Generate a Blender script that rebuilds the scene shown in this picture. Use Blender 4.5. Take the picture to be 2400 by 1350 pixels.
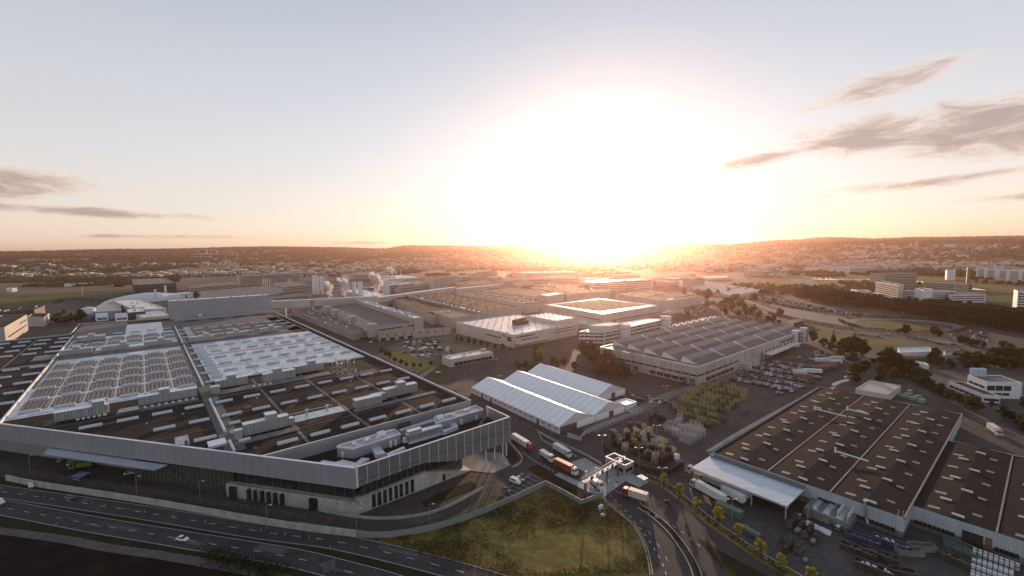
import bpy, bmesh, math, random
import numpy as np
from math import sin, cos, pi, radians, atan, atan2, hypot, sqrt, exp
from mathutils import Vector, noise
random.seed(7); rng = np.random.default_rng(7)
SC = bpy.context.scene; C = SC.collection
for o in list(bpy.data.objects): bpy.data.objects.remove(o)
# ---------------- camera ----------------
FP, HY, ROLL, HC = 1050., 588., radians(-.75), 100.     # focal in photo pixels, horizon row, roll, height
PIT = atan((675-HY)/FP)
cam = bpy.data.cameras.new('camera'); cam.lens = FP/2400*36; cam.sensor_width = 36; cam.clip_start = 1; cam.clip_end = 60000
co = bpy.data.objects.new('camera', cam); C.objects.link(co); co.location = (0, 0, HC)
co.rotation_mode = 'XYZ'
from mathutils import Matrix
co.rotation_euler = (Matrix.Rotation(pi/2-PIT, 3, 'X') @ Matrix.Rotation(ROLL, 3, 'Z')).to_euler()
SC.camera = co
# ---------------- sun, sky, exposure ----------------
SUN_AZ, SUN_EL = radians(11.3), radians(6.3)             # azimuth to the right of straight ahead
sd = Vector((sin(SUN_AZ)*cos(SUN_EL), cos(SUN_AZ)*cos(SUN_EL), sin(SUN_EL)))
sl = bpy.data.lights.new('sun', 'SUN'); sl.energy = 5; sl.angle = radians(.6); sl.color = (1, .68, .46)
so = bpy.data.objects.new('sun', sl); C.objects.link(so); so.location = (0, 0, 400)
so.rotation_euler = (-sd).to_track_quat('-Z', 'Y').to_euler()
W = bpy.data.worlds.new('World'); SC.world = W; W.use_nodes = True
def build_world():
    nt = W.node_tree; N = nt.nodes; L = nt.links; N.clear()
    out = N.new('ShaderNodeOutputWorld'); bg = N.new('ShaderNodeBackground'); L.new(bg.outputs[0], out.inputs[0]); bg.inputs[1].default_value = 1
    def mth(op, a, b=None, cl=False):
        n = N.new('ShaderNodeMath'); n.operation = op; n.use_clamp = cl
        for i, v in enumerate((a, b)):
            if v is None: continue
            if isinstance(v, (int, float)): n.inputs[i].default_value = v
            else: L.new(v, n.inputs[i])
        return n.outputs[0]
    def vec(op, a, b=None):
        n = N.new('ShaderNodeVectorMath'); n.operation = op
        for i, v in enumerate((a, b)):
            if v is None: continue
            if isinstance(v, (tuple, list)): n.inputs[i].default_value = v
            else: L.new(v, n.inputs[i])
        return n
    def mix(f, a, b, mode='MIX'):
        n = N.new('ShaderNodeMix'); n.data_type = 'RGBA'; n.blend_type = mode; n.clamp_factor = True
        for s, v in ((n.inputs[0], f), (n.inputs[6], a), (n.inputs[7], b)):
            if isinstance(v, (int, float)): s.default_value = v
            elif isinstance(v, (tuple, list)): s.default_value = (*v, 1)
            else: L.new(v, s)
        return n.outputs[2]
    sky = N.new('ShaderNodeTexSky'); sky.sky_type = 'NISHITA'; sky.sun_disc = False
    sky.sun_elevation = SUN_EL; sky.sun_rotation = SUN_AZ; sky.altitude = 400; sky.air_density = 1; sky.dust_density = .6; sky.ozone_density = 1
    base0 = vec('MULTIPLY', sky.outputs[0], (.84, .88, 1.08)); base = vec('SCALE', base0.outputs[0]); base.inputs[3].default_value = .05
    tc = N.new('ShaderNodeTexCoord'); D = vec('NORMALIZE', tc.outputs['Generated']).outputs[0]
    sp = N.new('ShaderNodeSeparateXYZ'); L.new(D, sp.inputs[0])
    zz = mth('MAXIMUM', sp.outputs[2], 0)
    az = mth('ARCTAN2', sp.outputs[0], sp.outputs[1]); el = mth('ARCSINE', sp.outputs[2])
    # milky veil of high haze lit by the low sun: pale, bluer upwards
    ramp = N.new('ShaderNodeValToRGB'); L.new(mth('MULTIPLY', el, 1/radians(45)), ramp.inputs[0])
    cr = ramp.color_ramp; cr.interpolation = 'B_SPLINE'
    for i, (p_, c_) in enumerate(VEIL):
        e = cr.elements[i] if i < 2 else cr.elements.new(p_)
        e.position = p_; e.color = (*c_, 1)
    # aureole round the sun
    da = mth('SUBTRACT', az, SUN_AZ + radians(-.3)); de = mth('SUBTRACT', el, radians(6.5))
    r2 = mth('ADD', mth('POWER', mth('MULTIPLY', da, 1/AUR[0]), 2), mth('POWER', mth('MULTIPLY', de, 1/AUR[1]), 2))
    r = mth('SQRT', r2)
    g1 = mth('MULTIPLY', mth('EXPONENT', mth('MULTIPLY', r2, -1)), AUR[2])
    g2 = mth('MULTIPLY', mth('EXPONENT', mth('MULTIPLY', r, -1)), AUR[3])
    glow = vec('SCALE', (1, .97, .93)); L.new(g1, glow.inputs[3])
    glow2 = vec('SCALE', (1, .93, .84)); L.new(g2, glow2.inputs[3])
    col = vec('ADD', vec('ADD', base.outputs[0], ramp.outputs[0]).outputs[0], glow2.outputs[0]).outputs[0]
    # clouds: streaks low on the left and a bank on the right
    cx = N.new('ShaderNodeCombineXYZ'); L.new(mth('MULTIPLY', az, 8), cx.inputs[0]); L.new(mth('MULTIPLY', el, 30), cx.inputs[1])
    rot = N.new('ShaderNodeMapping'); rot.inputs['Rotation'].default_value = (0, 0, radians(4)); L.new(cx.outputs[0], rot.inputs[0])
    nz = N.new('ShaderNodeTexNoise'); nz.inputs['Scale'].default_value = 1.0; nz.inputs['Detail'].default_value = 9; nz.inputs['Roughness'].default_value = .68
    nz.inputs['Distortion'].default_value = .7; L.new(rot.outputs[0], nz.inputs[0])
    def lobe(a, e, wa, we, tilt=0):
        x = mth('SUBTRACT', az, radians(a)); y = mth('SUBTRACT', mth('SUBTRACT', el, radians(e)), mth('MULTIPLY', x, tilt))
        q = mth('ADD', mth('POWER', mth('MULTIPLY', x, 1/radians(wa)), 2), mth('POWER', mth('MULTIPLY', y, 1/radians(we)), 2))
        return mth('EXPONENT', mth('MULTIPLY', q, -1))
    m = None
    for lb in CLOUDS:
        q = mth('MULTIPLY', lobe(*lb[:5]), lb[5]); m = q if m is None else mth('MAXIMUM', m, q)
    dens = mth('MULTIPLY', mth('SUBTRACT', mth('ADD', mth('MULTIPLY', nz.outputs[0], 1.5), m), 1.18), 2.6, True)
    thick = mth('MULTIPLY', mth('SUBTRACT', mth('ADD', mth('MULTIPLY', nz.outputs[0], 1.5), m), 1.26), 2.2, True)
    ccol = mix(thick, CLC[0], CLC[1])
    ccol = vec('ADD', ccol, vec('SCALE', glow2.outputs[0]).outputs[0])
    ccol.inputs[1].default_value = (0, 0, 0)
    s3 = N.new('ShaderNodeVectorMath'); s3.operation = 'SCALE'; L.new(glow2.outputs[0], s3.inputs[0]); s3.inputs[3].default_value = .35
    L.new(s3.outputs[0], ccol.inputs[1])
    fac = mth('MULTIPLY', dens, .85)
    col = mix(fac, col, ccol.outputs[0])
    col = vec('ADD', col, glow.outputs[0]).outputs[0]
    L.new(col, bg.inputs[0])
VEIL = [(0, (.60, .47, .41)), (.06, (.57, .475, .43)), (.18, (.53, .485, .45)), (.40, (.455, .455, .45)), (.68, (.31, .34, .375)), (1, (.20, .235, .29))]
AUR = (radians(10.5), radians(5.6), .36, .27)
CLOUDS = [(50, 10.0, 15, 3.6, .0, 1.02), (38, 10.8, 9, 2.6, 0, .95), (28, 9.6, 6, 1.0, .1, .92), (39, 15.2, 9, 2.2, .1, .82), (43, 5.9, 11, .8, .05, .9), (50, 4, 8, .5, 0, .7), (-51, 6.1, 11, 2.4, 0, 1.0), (-43, 4.1, 12, .75, -.03, .92), (-38, 1.9, 12, .4, 0, .72), (-20, 1.2, 10, .35, 0, .68)]
CLC = ((.82, .65, .55), (.36, .28, .26))
build_world()
V = SC.view_settings; V.view_transform = 'Standard'; V.look = 'None'; V.exposure = 0.28; V.gamma = 1
SC.render.engine = 'CYCLES'; SC.cycles.volume_bounces = 0; SC.cycles.max_bounces = 5
# ---------------- helpers ----------------
def ray(x, y):
    a, b = (x-1200)/FP, -(y-675)/FP
    c, s = cos(ROLL), sin(ROLL)
    a, b = c*a-s*b, s*a+c*b
    return a, cos(PIT)+b*sin(PIT), b*cos(PIT)-sin(PIT)
def G(x, y, h=0.):                                       # ground point (at height h) seen at photo pixel x, y
    r = ray(x, y); t = (h-HC)/r[2]
    return (r[0]*t, r[1]*t)
def P(X, Y, Z=0.):                                       # photo pixel of a world point
    fw = (0, cos(PIT), -sin(PIT)); up = (0, sin(PIT), cos(PIT)); d = (X, Y, Z-HC)
    z = d[1]*fw[1]+d[2]*fw[2]
    if z <= 0.1: return (-9999, -9999)
    a = d[0]/z; b = (d[1]*up[1]+d[2]*up[2])/z; c, s = cos(ROLL), sin(ROLL)
    a, b = c*a+s*b, -s*a+c*b
    return 1200+FP*a, 675-FP*b
MATS = {}
def mat(name, col, rough=.7, metal=0., var=.12, scale=.15, bump=0., col2=None, f2=0., emit=None, streak=None, spec=.5, fine=0.):
    if name in MATS: return MATS[name]
    m = bpy.data.materials.new(name); MATS[name] = m; m.use_nodes = True
    nt = m.node_tree; N = nt.nodes; L = nt.links; b = N['Principled BSDF']
    b.inputs['Roughness'].default_value = rough; b.inputs['Metallic'].default_value = metal; b.inputs['Specular IOR Level'].default_value = spec
    if emit: b.inputs['Emission Color'].default_value = (*emit[:3], 1); b.inputs['Emission Strength'].default_value = emit[3]
    tc = N.new('ShaderNodeTexCoord')
    nz = N.new('ShaderNodeTexNoise'); nz.inputs['Scale'].default_value = scale; nz.inputs['Detail'].default_value = 8; nz.inputs['Roughness'].default_value = .685
    if streak:
        mp = N.new('ShaderNodeMapping'); mp.inputs['Scale'].default_value = streak; L.new(tc.outputs['Object'], mp.inputs[0]); L.new(mp.outputs[0], nz.inputs[0])
    else: L.new(tc.outputs['Object'], nz.inputs[0])
    c2 = col2 or tuple(x*(1-var*1.6) for x in col); c1 = col if col2 else tuple(min(1, x*(1+var)) for x in col)
    r = N.new('ShaderNodeValToRGB'); r.color_ramp.elements[0].position = .36; r.color_ramp.elements[1].position = .64
    r.color_ramp.elements[0].color = (*c2, 1); r.color_ramp.elements[1].color = (*c1, 1)
    L.new(nz.outputs[0], r.inputs[0]); last = r.outputs[0]
    if fine:
        n2 = N.new('ShaderNodeTexNoise'); n2.inputs['Scale'].default_value = scale*fine; n2.inputs['Detail'].default_value = 6; L.new(tc.outputs['Object'], n2.inputs[0])
        mr = N.new('ShaderNodeMapRange'); mr.inputs[1].default_value = .3; mr.inputs[2].default_value = .7; mr.inputs[3].default_value = .74; mr.inputs[4].default_value = 1.26
        L.new(n2.outputs[0], mr.inputs[0]); vm = N.new('ShaderNodeVectorMath'); vm.operation = 'SCALE'; L.new(last, vm.inputs[0]); L.new(mr.outputs[0], vm.inputs[3]); last = vm.outputs[0]
    L.new(last, b.inputs['Base Color'])
    if bump:
        bp = N.new('ShaderNodeBump'); bp.inputs['Strength'].default_value = bump; bp.inputs['Distance'].default_value = .3
        n3 = N.new('ShaderNodeTexNoise'); n3.inputs['Scale'].default_value = scale*8; n3.inputs['Detail'].default_value = 5; L.new(tc.outputs['Object'], n3.inputs[0])
        L.new(n3.outputs[0], bp.inputs['Height']); L.new(bp.outputs[0], b.inputs['Normal'])
    return m
class Fr:                                               # a flat frame: origin and two ground axes
    def __init__(s, o, a, b=None):
        s.o = o; l = hypot(*a); s.e = (a[0]/l, a[1]/l); s.a = l
        if b is None: s.f = (-s.e[1], s.e[0]); s.b = 0
        else: l = hypot(*b); s.f = (b[0]/l, b[1]/l); s.b = l
    def p(s, x, y, z=0): return (s.o[0]+x*s.e[0]+y*s.f[0], s.o[1]+x*s.e[1]+y*s.f[1], z)
    def sub(s, x, y, ang=0):
        q = s.p(x, y); c, n = cos(ang), sin(ang)
        g = Fr((q[0], q[1]), (s.e[0]*c-s.e[1]*n, s.e[0]*n+s.e[1]*c)); return g
def quadf(N_, R_, L_, h):                               # frame from roof pixels: near corner, right corner, left corner
    n = G(*N_, h); r = G(*R_, h); l = G(*L_, h)
    return Fr(n, (r[0]-n[0], r[1]-n[1]), (l[0]-n[0], l[1]-n[1]))
UV = Fr((0, 0), (cos(radians(39.5)), sin(radians(39.5))))
LOC = Fr((0, 0), (1, 0))
class MB:
    def __init__(s): s.v = []; s.f = []; s.m = []
    def add(s, vs, fs, mi=0):
        n = len(s.v); s.v += [tuple(q) for q in vs]; s.f += [tuple(i+n for i in f) for f in fs]; s.m += [mi]*len(fs); return s
    def box(s, F, x0, x1, y0, y1, z0, z1, mi=0, top=True, bot=False, tx=0, ty=0):
        v = [F.p(x0, y0, z0), F.p(x1, y0, z0), F.p(x1, y1, z0), F.p(x0, y1, z0), F.p(x0+tx, y0+ty, z1), F.p(x1-tx, y0+ty, z1), F.p(x1-tx, y1-ty, z1), F.p(x0+tx, y1-ty, z1)]
        f = [(0, 1, 5, 4), (1, 2, 6, 5), (2, 3, 7, 6), (3, 0, 4, 7)]
        if top: f.append((4, 5, 6, 7))
        if bot: f.append((3, 2, 1, 0))
        return s.add(v, f, mi)
    def prism(s, poly, z0, z1, mi=0, cap=True, bot=False):
        n = len(poly); ar = sum(poly[i][0]*poly[(i+1) % n][1]-poly[(i+1) % n][0]*poly[i][1] for i in range(n))
        if ar < 0: poly = poly[::-1]
        v = [(p[0], p[1], z0) for p in poly]+[(p[0], p[1], z1) for p in poly]
        f = [(i, (i+1) % n, n+(i+1) % n, n+i) for i in range(n)]
        if cap: f.append(tuple(range(n, 2*n)))
        if bot: f.append(tuple(range(n-1, -1, -1)))
        return s.add(v, f, mi)
    def sheet(s, poly, z, mi=0):
        n = len(poly); ar = sum(poly[i][0]*poly[(i+1) % n][1]-poly[(i+1) % n][0]*poly[i][1] for i in range(n))
        if ar < 0: poly = poly[::-1]
        return s.add([(p[0], p[1], z) for p in poly], [tuple(range(n))], mi)
    def strip(s, pts, w, z, mi=0, off=0., z1=None):      # ribbon (or wall if z1) along a polyline
        n = len(pts); v = []
        for i, p in enumerate(pts):
            a = pts[max(0, i-1)]; b = pts[min(n-1, i+1)]; dx, dy = b[0]-a[0], b[1]-a[1]; l = hypot(dx, dy) or 1; nx, ny = -dy/l, dx/l
            v += [(p[0]+nx*(off-w/2), p[1]+ny*(off-w/2), z), (p[0]+nx*(off+w/2), p[1]+ny*(off+w/2), z)]
        f = [(2*i, 2*i+2, 2*i+3, 2*i+1) for i in range(n-1)]
        if z1 is None: return s.add(v, f, mi)
        m = len(v); v2 = [(q[0], q[1], z1) for q in v]
        f2 = [tuple(j+m for j in q) for q in f]+[(2*i, 2*i+2, 2*i+2+m, 2*i+m) for i in range(n-1)]+[(2*i+3, 2*i+1, 2*i+1+m, 2*i+3+m) for i in range(n-1)]+[(1, 0, m, 1+m), (2*n-2, 2*n-1, 2*n-1+m, 2*n-2+m)]
        return s.add(v+v2, f2, mi)
    def tube(s, a, b, r, r2=None, n=6, mi=0, cap=True):
        a = Vector(a); b = Vector(b); d = (b-a).normalized(); u = d.orthogonal().normalized(); w = d.cross(u); r2 = r if r2 is None else r2
        v = [a+u*cos(2*pi*i/n)*r+w*sin(2*pi*i/n)*r for i in range(n)]+[b+u*cos(2*pi*i/n)*r2+w*sin(2*pi*i/n)*r2 for i in range(n)]
        f = [(i, (i+1) % n, n+(i+1) % n, n+i) for i in range(n)]
        if cap: f += [tuple(range(n-1, -1, -1)), tuple(range(n, 2*n))]
        return s.add(v, f, mi)
    def arch(s, F, x0, x1, y0, y1, z, h, n=6, mi=0):     # barrel-topped body, axis along x
        pr = [(y0+(y1-y0)*(1-cos(pi*i/n))/2, z+h*sin(pi*i/n)**.8) for i in range(n+1)]
        v = [F.p(x0, y, q) for y, q in pr]+[F.p(x1, y, q) for y, q in pr]; k = n+1
        f = [(i+1, i, k+i, k+i+1) for i in range(n)]+[tuple(range(k)), tuple(range(2*k-1, k-1, -1))]
        return s.add(v, f, mi)
    def gable(s, F, x0, x1, y0, y1, z0, z1, zr, mi=0, mr=None, ov=0):  # walls to z1, ridge along x at zr
        mr = mi if mr is None else mr; ym = (y0+y1)/2
        s.add([F.p(x0, y0, z0), F.p(x1, y0, z0), F.p(x1, y1, z0), F.p(x0, y1, z0), F.p(x0, y0, z1), F.p(x1, y0, z1), F.p(x1, y1, z1), F.p(x0, y1, z1), F.p(x0, ym, zr), F.p(x1, ym, zr)],
              [(0, 1, 5, 4), (2, 3, 7, 6), (1, 2, 6, 9, 5), (3, 0, 4, 8, 7)], mi)
        d = .12; s.add([F.p(x0-ov, y0-ov, z1+d), F.p(x1+ov, y0-ov, z1+d), F.p(x1+ov, ym, zr+d), F.p(x0-ov, ym, zr+d), F.p(x0-ov, y1+ov, z1+d), F.p(x1+ov, y1+ov, z1+d)], [(0, 1, 2, 3), (3, 2, 5, 4)], mr)
        return s
    def quad(s, a, b, c, d, mi=0): return s.add([a, b, c, d], [(0, 1, 2, 3)], mi)
    def build(s, name, mats, parent=None, smooth=False, data=None):
        if not isinstance(mats, (list, tuple)): mats = [mats]
        o0 = parent_world(parent)
        me = bpy.data.meshes.new(name)
        me.from_pydata([(x-o0[0], y-o0[1], z-o0[2]) for x, y, z in s.v], [], s.f)
        for m in mats: me.materials.append(m)
        if len(mats) > 1: me.polygons.foreach_set('material_index', s.m)
        if smooth: me.polygons.foreach_set('use_smooth', [True]*len(me.polygons))
        me.update()
        o = bpy.data.objects.new(name, me); C.objects.link(o)
        if parent is not None: o.parent = parent
        return o
def parent_world(p):
    x = y = z = 0.
    while p is not None: x += p.location[0]; y += p.location[1]; z += p.location[2]; p = p.parent
    return (x, y, z)
def tag(o, label=None, cat=None, group=None, kind=None):
    if label: o['label'] = label
    if cat: o['category'] = cat
    if group: o['group'] = group
    if kind: o['kind'] = kind
    return o
def thing(name, label, cat, loc=(0, 0, 0), group=None):
    o = bpy.data.objects.new(name, None); C.objects.link(o); o.location = tuple(loc) if len(loc) == 3 else (*loc, 0); o.empty_display_size = .1
    return tag(o, label, cat, group)
def struct(o): return tag(o, kind='structure')
def dup(root, loc=None, rz=0, label=None, group=None, sc=None, cat=None):
    r = root.copy(); C.objects.link(r)
    if loc is not None: r.location = tuple(loc) if len(loc) == 3 else (*loc, 0)
    r.rotation_euler = (0, 0, rz)
    if sc: r.scale = sc if isinstance(sc, tuple) else (sc,)*3
    if label: r['label'] = label
    if group: r['group'] = group
    if cat: r['category'] = cat
    for ch in KIDS.get(root.name, root.children):
        c = ch.copy(); C.objects.link(c); c.parent = r
        for g in ch.children:
            d = g.copy(); C.objects.link(d); d.parent = c
    return r
KIDS = {}
def inpoly(x, y, poly):
    c = False; n = len(poly); j = n-1
    for i in range(n):
        if (poly[i][1] > y) != (poly[j][1] > y) and x < (poly[j][0]-poly[i][0])*(y-poly[i][1])/(poly[j][1]-poly[i][1])+poly[i][0]: c = not c
        j = i
    return c
def smooth_path(pts, n=8):                               # Catmull-Rom through ground points
    out = []; q = [pts[0]]+list(pts)+[pts[-1]]
    for i in range(1, len(q)-2):
        for k in range(n):
            t = k/n; a, b, c, d = q[i-1], q[i], q[i+1], q[i+2]
            out.append(tuple(.5*((2*b[j])+(-a[j]+c[j])*t+(2*a[j]-5*b[j]+4*c[j]-d[j])*t*t+(-a[j]+3*b[j]-3*c[j]+d[j])*t**3) for j in (0, 1)))
    out.append(tuple(pts[-1])); return out
def GP(pts, h=0.): return [G(x, y, h) for x, y in pts]
# ---------------- ground and hills ----------------
SKY = [(-400, 600), (0, 592), (330, 586), (640, 580), (780, 581), (900, 584), (960, 577), (1100, 577), (1250, 577), (1400, 573), (1500, 575), (1700, 573), (1850, 564), (1940, 558), (2050, 561), (2150, 558), (2400, 556), (2800, 552)]
NEAR = [(-400, 606), (0, 604), (400, 604), (700, 604), (780, 604), (850, 598), (960, 590), (1100, 586), (1400, 582), (1460, 580), (1520, 576), (1700, 576), (1850, 572), (2050, 566), (2400, 562), (2800, 560)]
def tab(T, x):
    if x <= T[0][0]: return T[0][1]
    for (a, p), (b, q) in zip(T, T[1:]):
        if x <= b:
            t = (x-a)/(b-a); t = t*t*(3-2*t); return p+(q-p)*t
    return T[-1][1]
SKT = np.array([(x, tab(SKY, x)) for x in range(-1500, 4000, 10)]); NRT = np.array([(x, tab(NEAR, x)) for x in range(-1500, 4000, 10)])
def hterr(X, Y):
    X = np.asarray(X, float); Y = np.asarray(Y, float); r = np.hypot(X, Y); az = np.clip(np.arctan2(X, np.maximum(Y, 1e-3)), -1.1, 1.1)
    px = 1200+FP*np.tan(az)
    hz = HY-(px-1200)*.0131
    pxr = np.sqrt(1+np.tan(az)**2)
    el = (hz-np.interp(px, SKT[:, 0], SKT[:, 1]))/FP/pxr; el2 = (hz-np.interp(px, NRT[:, 0], NRT[:, 1]))/FP/pxr
    left = np.clip((900-px)/500, 0, 1)
    R1 = 8200.; z1 = HC+el*R1; R2 = 5600.; z2 = HC+el2*R2
    s0 = 3600-left*300
    t = np.clip((r-s0)/(R1-s0), 0, 1); a = z1*t*t*(3-2*t)
    t2 = np.clip((r-s0)/(R2-s0), 0, 1); dn = np.clip((r-R2)/1500, 0, 1); b = z2*(t2*t2*(3-2*t2))*(1-dn*dn*(3-2*dn)*.6)
    h = np.maximum(a, b)
    h = h+ (np.sin(X*.0021+Y*.0007)*np.sin(Y*.0017+1)*7)*np.clip((r-3600)/1500, 0, 1)*np.clip(1-(r-6500)/1700, 0, 1)
    h = np.where(r > R1, np.maximum(z1-(r-R1)*.03, -5), h)
    return np.where(r < 3300, 0., np.maximum(h, 0))
def nat(X, Y): return float(hterr(X, Y))
def ground():
    rs = list(np.geomspace(30, 3000, 40))+list(np.linspace(3200, 9000, 70))+[11000, 14500]
    az = np.linspace(-pi, pi, 361)
    V_ = [(0, 0, 0)]; F_ = []
    for r in rs:
        X = r*np.sin(az[:-1]); Y = r*np.cos(az[:-1]); Z = np.where(Y > 0, hterr(X, Y), 0)
        V_ += list(zip(X.tolist(), Y.tolist(), Z.tolist()))
    n = 360
    F_ += [(0, 1+(i+1) % n, 1+i) for i in range(n)]
    for k in range(len(rs)-1):
        a = 1+k*n; b = a+n
        F_ += [(a+i, a+(i+1) % n, b+(i+1) % n, b+i) for i in range(n)]
    m = MB(); m.v = V_; m.f = F_; m.m = [0]*len(F_)
    return struct(m.build('ground', mat('ground_mix', (.062, .058, .038), .95, col2=(.035, .04, .022), scale=.006, fine=9, bump=.3), smooth=True))
ground()
# ---------------- materials ----------------
M_METAL = mat('wall_metal', (.34, .35, .38), .45, .3, var=.05, scale=.05)
M_LOUV = mat('louvre_metal', (.30, .31, .34), .4, .4, var=.06, scale=.08)
M_TRIM = mat('trim_white', (.62, .63, .65), .4, var=.05)
M_CONC = mat('concrete', (.36, .35, .33), .85, var=.16, scale=.35, fine=6, streak=(1, 1, .35))
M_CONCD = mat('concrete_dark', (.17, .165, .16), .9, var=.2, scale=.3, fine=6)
M_GLASSD = mat('dark_glass', (.03, .032, .035), .12, var=.3, scale=.3)
M_GLASSG = mat('green_glass', (.07, .085, .07), .18, var=.35, scale=.4)
M_SEDUM = mat('roof_sedum', (.031, .022, .017), .95, col2=(.016, .012, .011), scale=.05, fine=14, bump=.4, spec=.2)
M_SILV = mat('roof_membrane', (.50, .53, .58), .38, .25, var=.14, scale=.05, fine=7, bump=.06)
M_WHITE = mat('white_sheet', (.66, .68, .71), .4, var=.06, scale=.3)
M_SKYL = mat('skylight_plastic', (.50, .54, .58), .35, var=.06, scale=.8)
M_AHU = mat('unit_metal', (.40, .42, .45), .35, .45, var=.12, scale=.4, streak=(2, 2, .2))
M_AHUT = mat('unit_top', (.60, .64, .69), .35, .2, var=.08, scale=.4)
M_RIB = mat('rib_dark', (.12, .12, .13), .6)
M_BRONZE = mat('bronze_slat', (.14, .09, .068), .5, .2, var=.2, scale=.2)
M_GREY = mat('roof_grey', (.13, .12, .12), .85, var=.15, scale=.06, fine=9)
M_BEIGE = mat('wall_beige', (.40, .37, .33), .8, var=.05, scale=.06)
M_BROWN = mat('roof_brown', (.045, .027, .018), .9, var=.3, scale=.05, fine=9, spec=.25)
M_BLACK = mat('rubber_black', (.02, .02, .02), .7)
M_STEEL = mat('steel_pipe', (.5, .5, .5), .3, .8)
M_POLE = mat('pole_grey', (.30, .30, .31), .5, .4)
GR_L = 19.5
def G2uv(x, y, h=0):
    q = G(x, y, h); A = radians(39.5); return (q[0]*cos(A)+q[1]*sin(A), -q[0]*sin(A)+q[1]*cos(A))
# ---------------- the big assembly hall ----------------
def main_hall():
    A = G2uv(833, 1097, GR_L); B = G2uv(0, 993, GR_L); d = (B[0]-A[0], B[1]-A[1]); l = hypot(*d); d = (d[0]/l, d[1]/l)
    FL = Fr(UV.p(*A)[:2], UV.p(A[0]+d[0], A[1]+d[1])[:2]); FL = Fr(UV.p(*A)[:2], tuple(np.subtract(UV.p(A[0]+d[0], A[1]+d[1])[:2], UV.p(*A)[:2])))
    def fac(t): return (A[0]+d[0]*t, A[1]+d[1]*t)
    tP = (198-A[1])/d[1]; FAR = fac(345)
    UE = 133.
    poly = [fac(tP), (UE, 198), (UE+6, 706), (-62, 742), (-62, 652), (FAR[0]-10, 640), FAR]
    W_ = lambda q: UV.p(*q)[:2]
    T = thing('factory_hall', 'vast hall with dark and silver skylight roof fields and a grey louvred front block', 'factory hall', (*UV.p(40, 300)[:2], 0))
    w = MB(); w.prism([W_(q) for q in poly], 11.4, 18.3, cap=False)
    ins = lambda q: (q[0]+(-d[1])*-9*-1*(1 if -d[1] > 0 else -1)*1, q[1]+9*abs(d[0]))
    lowp = [(poly[0][0]+9*.81, poly[0][1]+9*.585)]+poly[1:6]+[(poly[6][0]+9*.81, poly[6][1]+9*.585)]
    w.prism([W_(q) for q in lowp], 0, 11.3, cap=False); w.build('wall', M_METAL, T)
    r = MB(); r.sheet([W_(q) for q in poly], 18.3); r.build('roof', M_SEDUM, T)
    # parapet
    p = MB(); pw = [W_(q) for q in poly]+[W_(poly[0])]
    p.strip(pw, .7, 17.5, z1=19.5); p.build('parapet', M_METAL, T)
    c = MB(); c.strip(pw, .9, 19.5, z1=19.62); c.build('coping', M_TRIM, T)
    Z = 18.304
    s = MB()
    for u0, u1, v0, v1 in ((-58, 23, 331, 497), (-58, -36, 540, 600), (-36, 23, 527, 614), (30, 131.5, 343, 500), (118, 132, 500, 640), (-18, 14, 614, 700)): s.sheet([W_(q) for q in ((u0, v0), (u1, v0), (u1, v1), (u0, v1))], Z)
    for u0, u1, v0, v1 in ((50, 79, 231, 240.5),): s.sheet([W_(q) for q in ((u0, v0), (u1, v0), (u1, v1), (u0, v1))], Z)
    s.build('silver_roof_field', M_SILV, T)
    s = MB()
    for u0, u1, v0, v1 in ((30, 131.5, 505, 640), (-58, 23, 499, 525), (30, 131.5, 500, 505), (30, 138, 640, 704), (-60, -18, 614, 738), (14, 30, 640, 704)): s.sheet([W_(q) for q in ((u0, v0), (u1, v0), (u1, v1), (u0, v1))], Z)
    s.build('grey_roof_field', M_GREY, T)
    for u0 in (36, 62, 88, 113): k = MB(); k.sheet([W_(q) for q in ((u0, 676), (u0+15, 676), (u0+15, 700), (u0, 700))], Z+.02); k.build('planted_square', M_SEDUM, T)
    # walkways, expansion seams
    k = MB(); Z2 = 18.36
    for u in (-84.5, -57, -3, 51, 78, 105): k.box(UV, u-.7, u+.7, 199 if u > 40 else (340 if u > -4 else 400), 331 if u > -50 else 640, Z2-.05, Z2)
    for v in (249.6, 303, 333.5, 301.2, 222, 408): k.box(UV, max(-150, A[0]-(v-A[1])*.72+3)-0, 131, v-.22, v+.22, Z2-.05, Z2+.03)
    k.build('roof_walkway', mat('gravel_strip', (.16, .13, .11), .9, var=.2, scale=.5), T)
    k = MB(); k.box(UV, 21.8, 29.2, 213, 640, Z2-.05, Z2+.02); k.build('service_path', mat('path_grey', (.11, .10, .10), .9, scale=.2, fine=5), T)
    for v0, v1 in ((213, 226), (240, 300), (334, 498), (512, 640)):
        k = MB(); k.box(UV, 24.3, 25.5, v0, v1, Z2, 19.4, ty=.3, tx=.25); k.build('roof_duct', M_TRIM, T)
    k = MB(); k.box(UV, -59.5, -58.2, 322, 640, Z2, 19.3, tx=.3); k.build('roof_duct', M_TRIM, T)
    # skylights on the regular grid
    spots = []
    us = [17+13.55*i for i in range(-14, 9)]; vs = [208, 236, 263.5, 290, 315, 341.5, 369, 395.5, 422, 450, 477, 545, 572, 600, 626]
    for v in vs:
        for u in us:
            if v == 236 and not (10 < u < 35 or u < 10): continue
            if v == 315 and u > -45: continue
            if 530 < v and 30 < u and v > 610: continue
            q = poly; 
            if not inpoly(u, v, poly) or not inpoly(u-6, v-3, poly) or not inpoly(u+5, v-3, poly) or u > 130: continue
            spots.append((u, v, 4.2))
    for j in range(20):
        v = 348+j*13.5/2
        if v < 480: spots.append((34.5, v, 3.2 if j % 2 else 2.1))
    for j in range(10): spots.append((34, 545+j*8, 2.6))
    for v in (249, 222.5): spots.append((30, v, 2.4))
    for v in (352, 380): spots.append((93, v+3, 0)) if 0 else None
    spots.sort(key=lambda q: (lambda w: hypot(w[0], w[1]))(UV.p(q[0], q[1])))
    st = MB()
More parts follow.
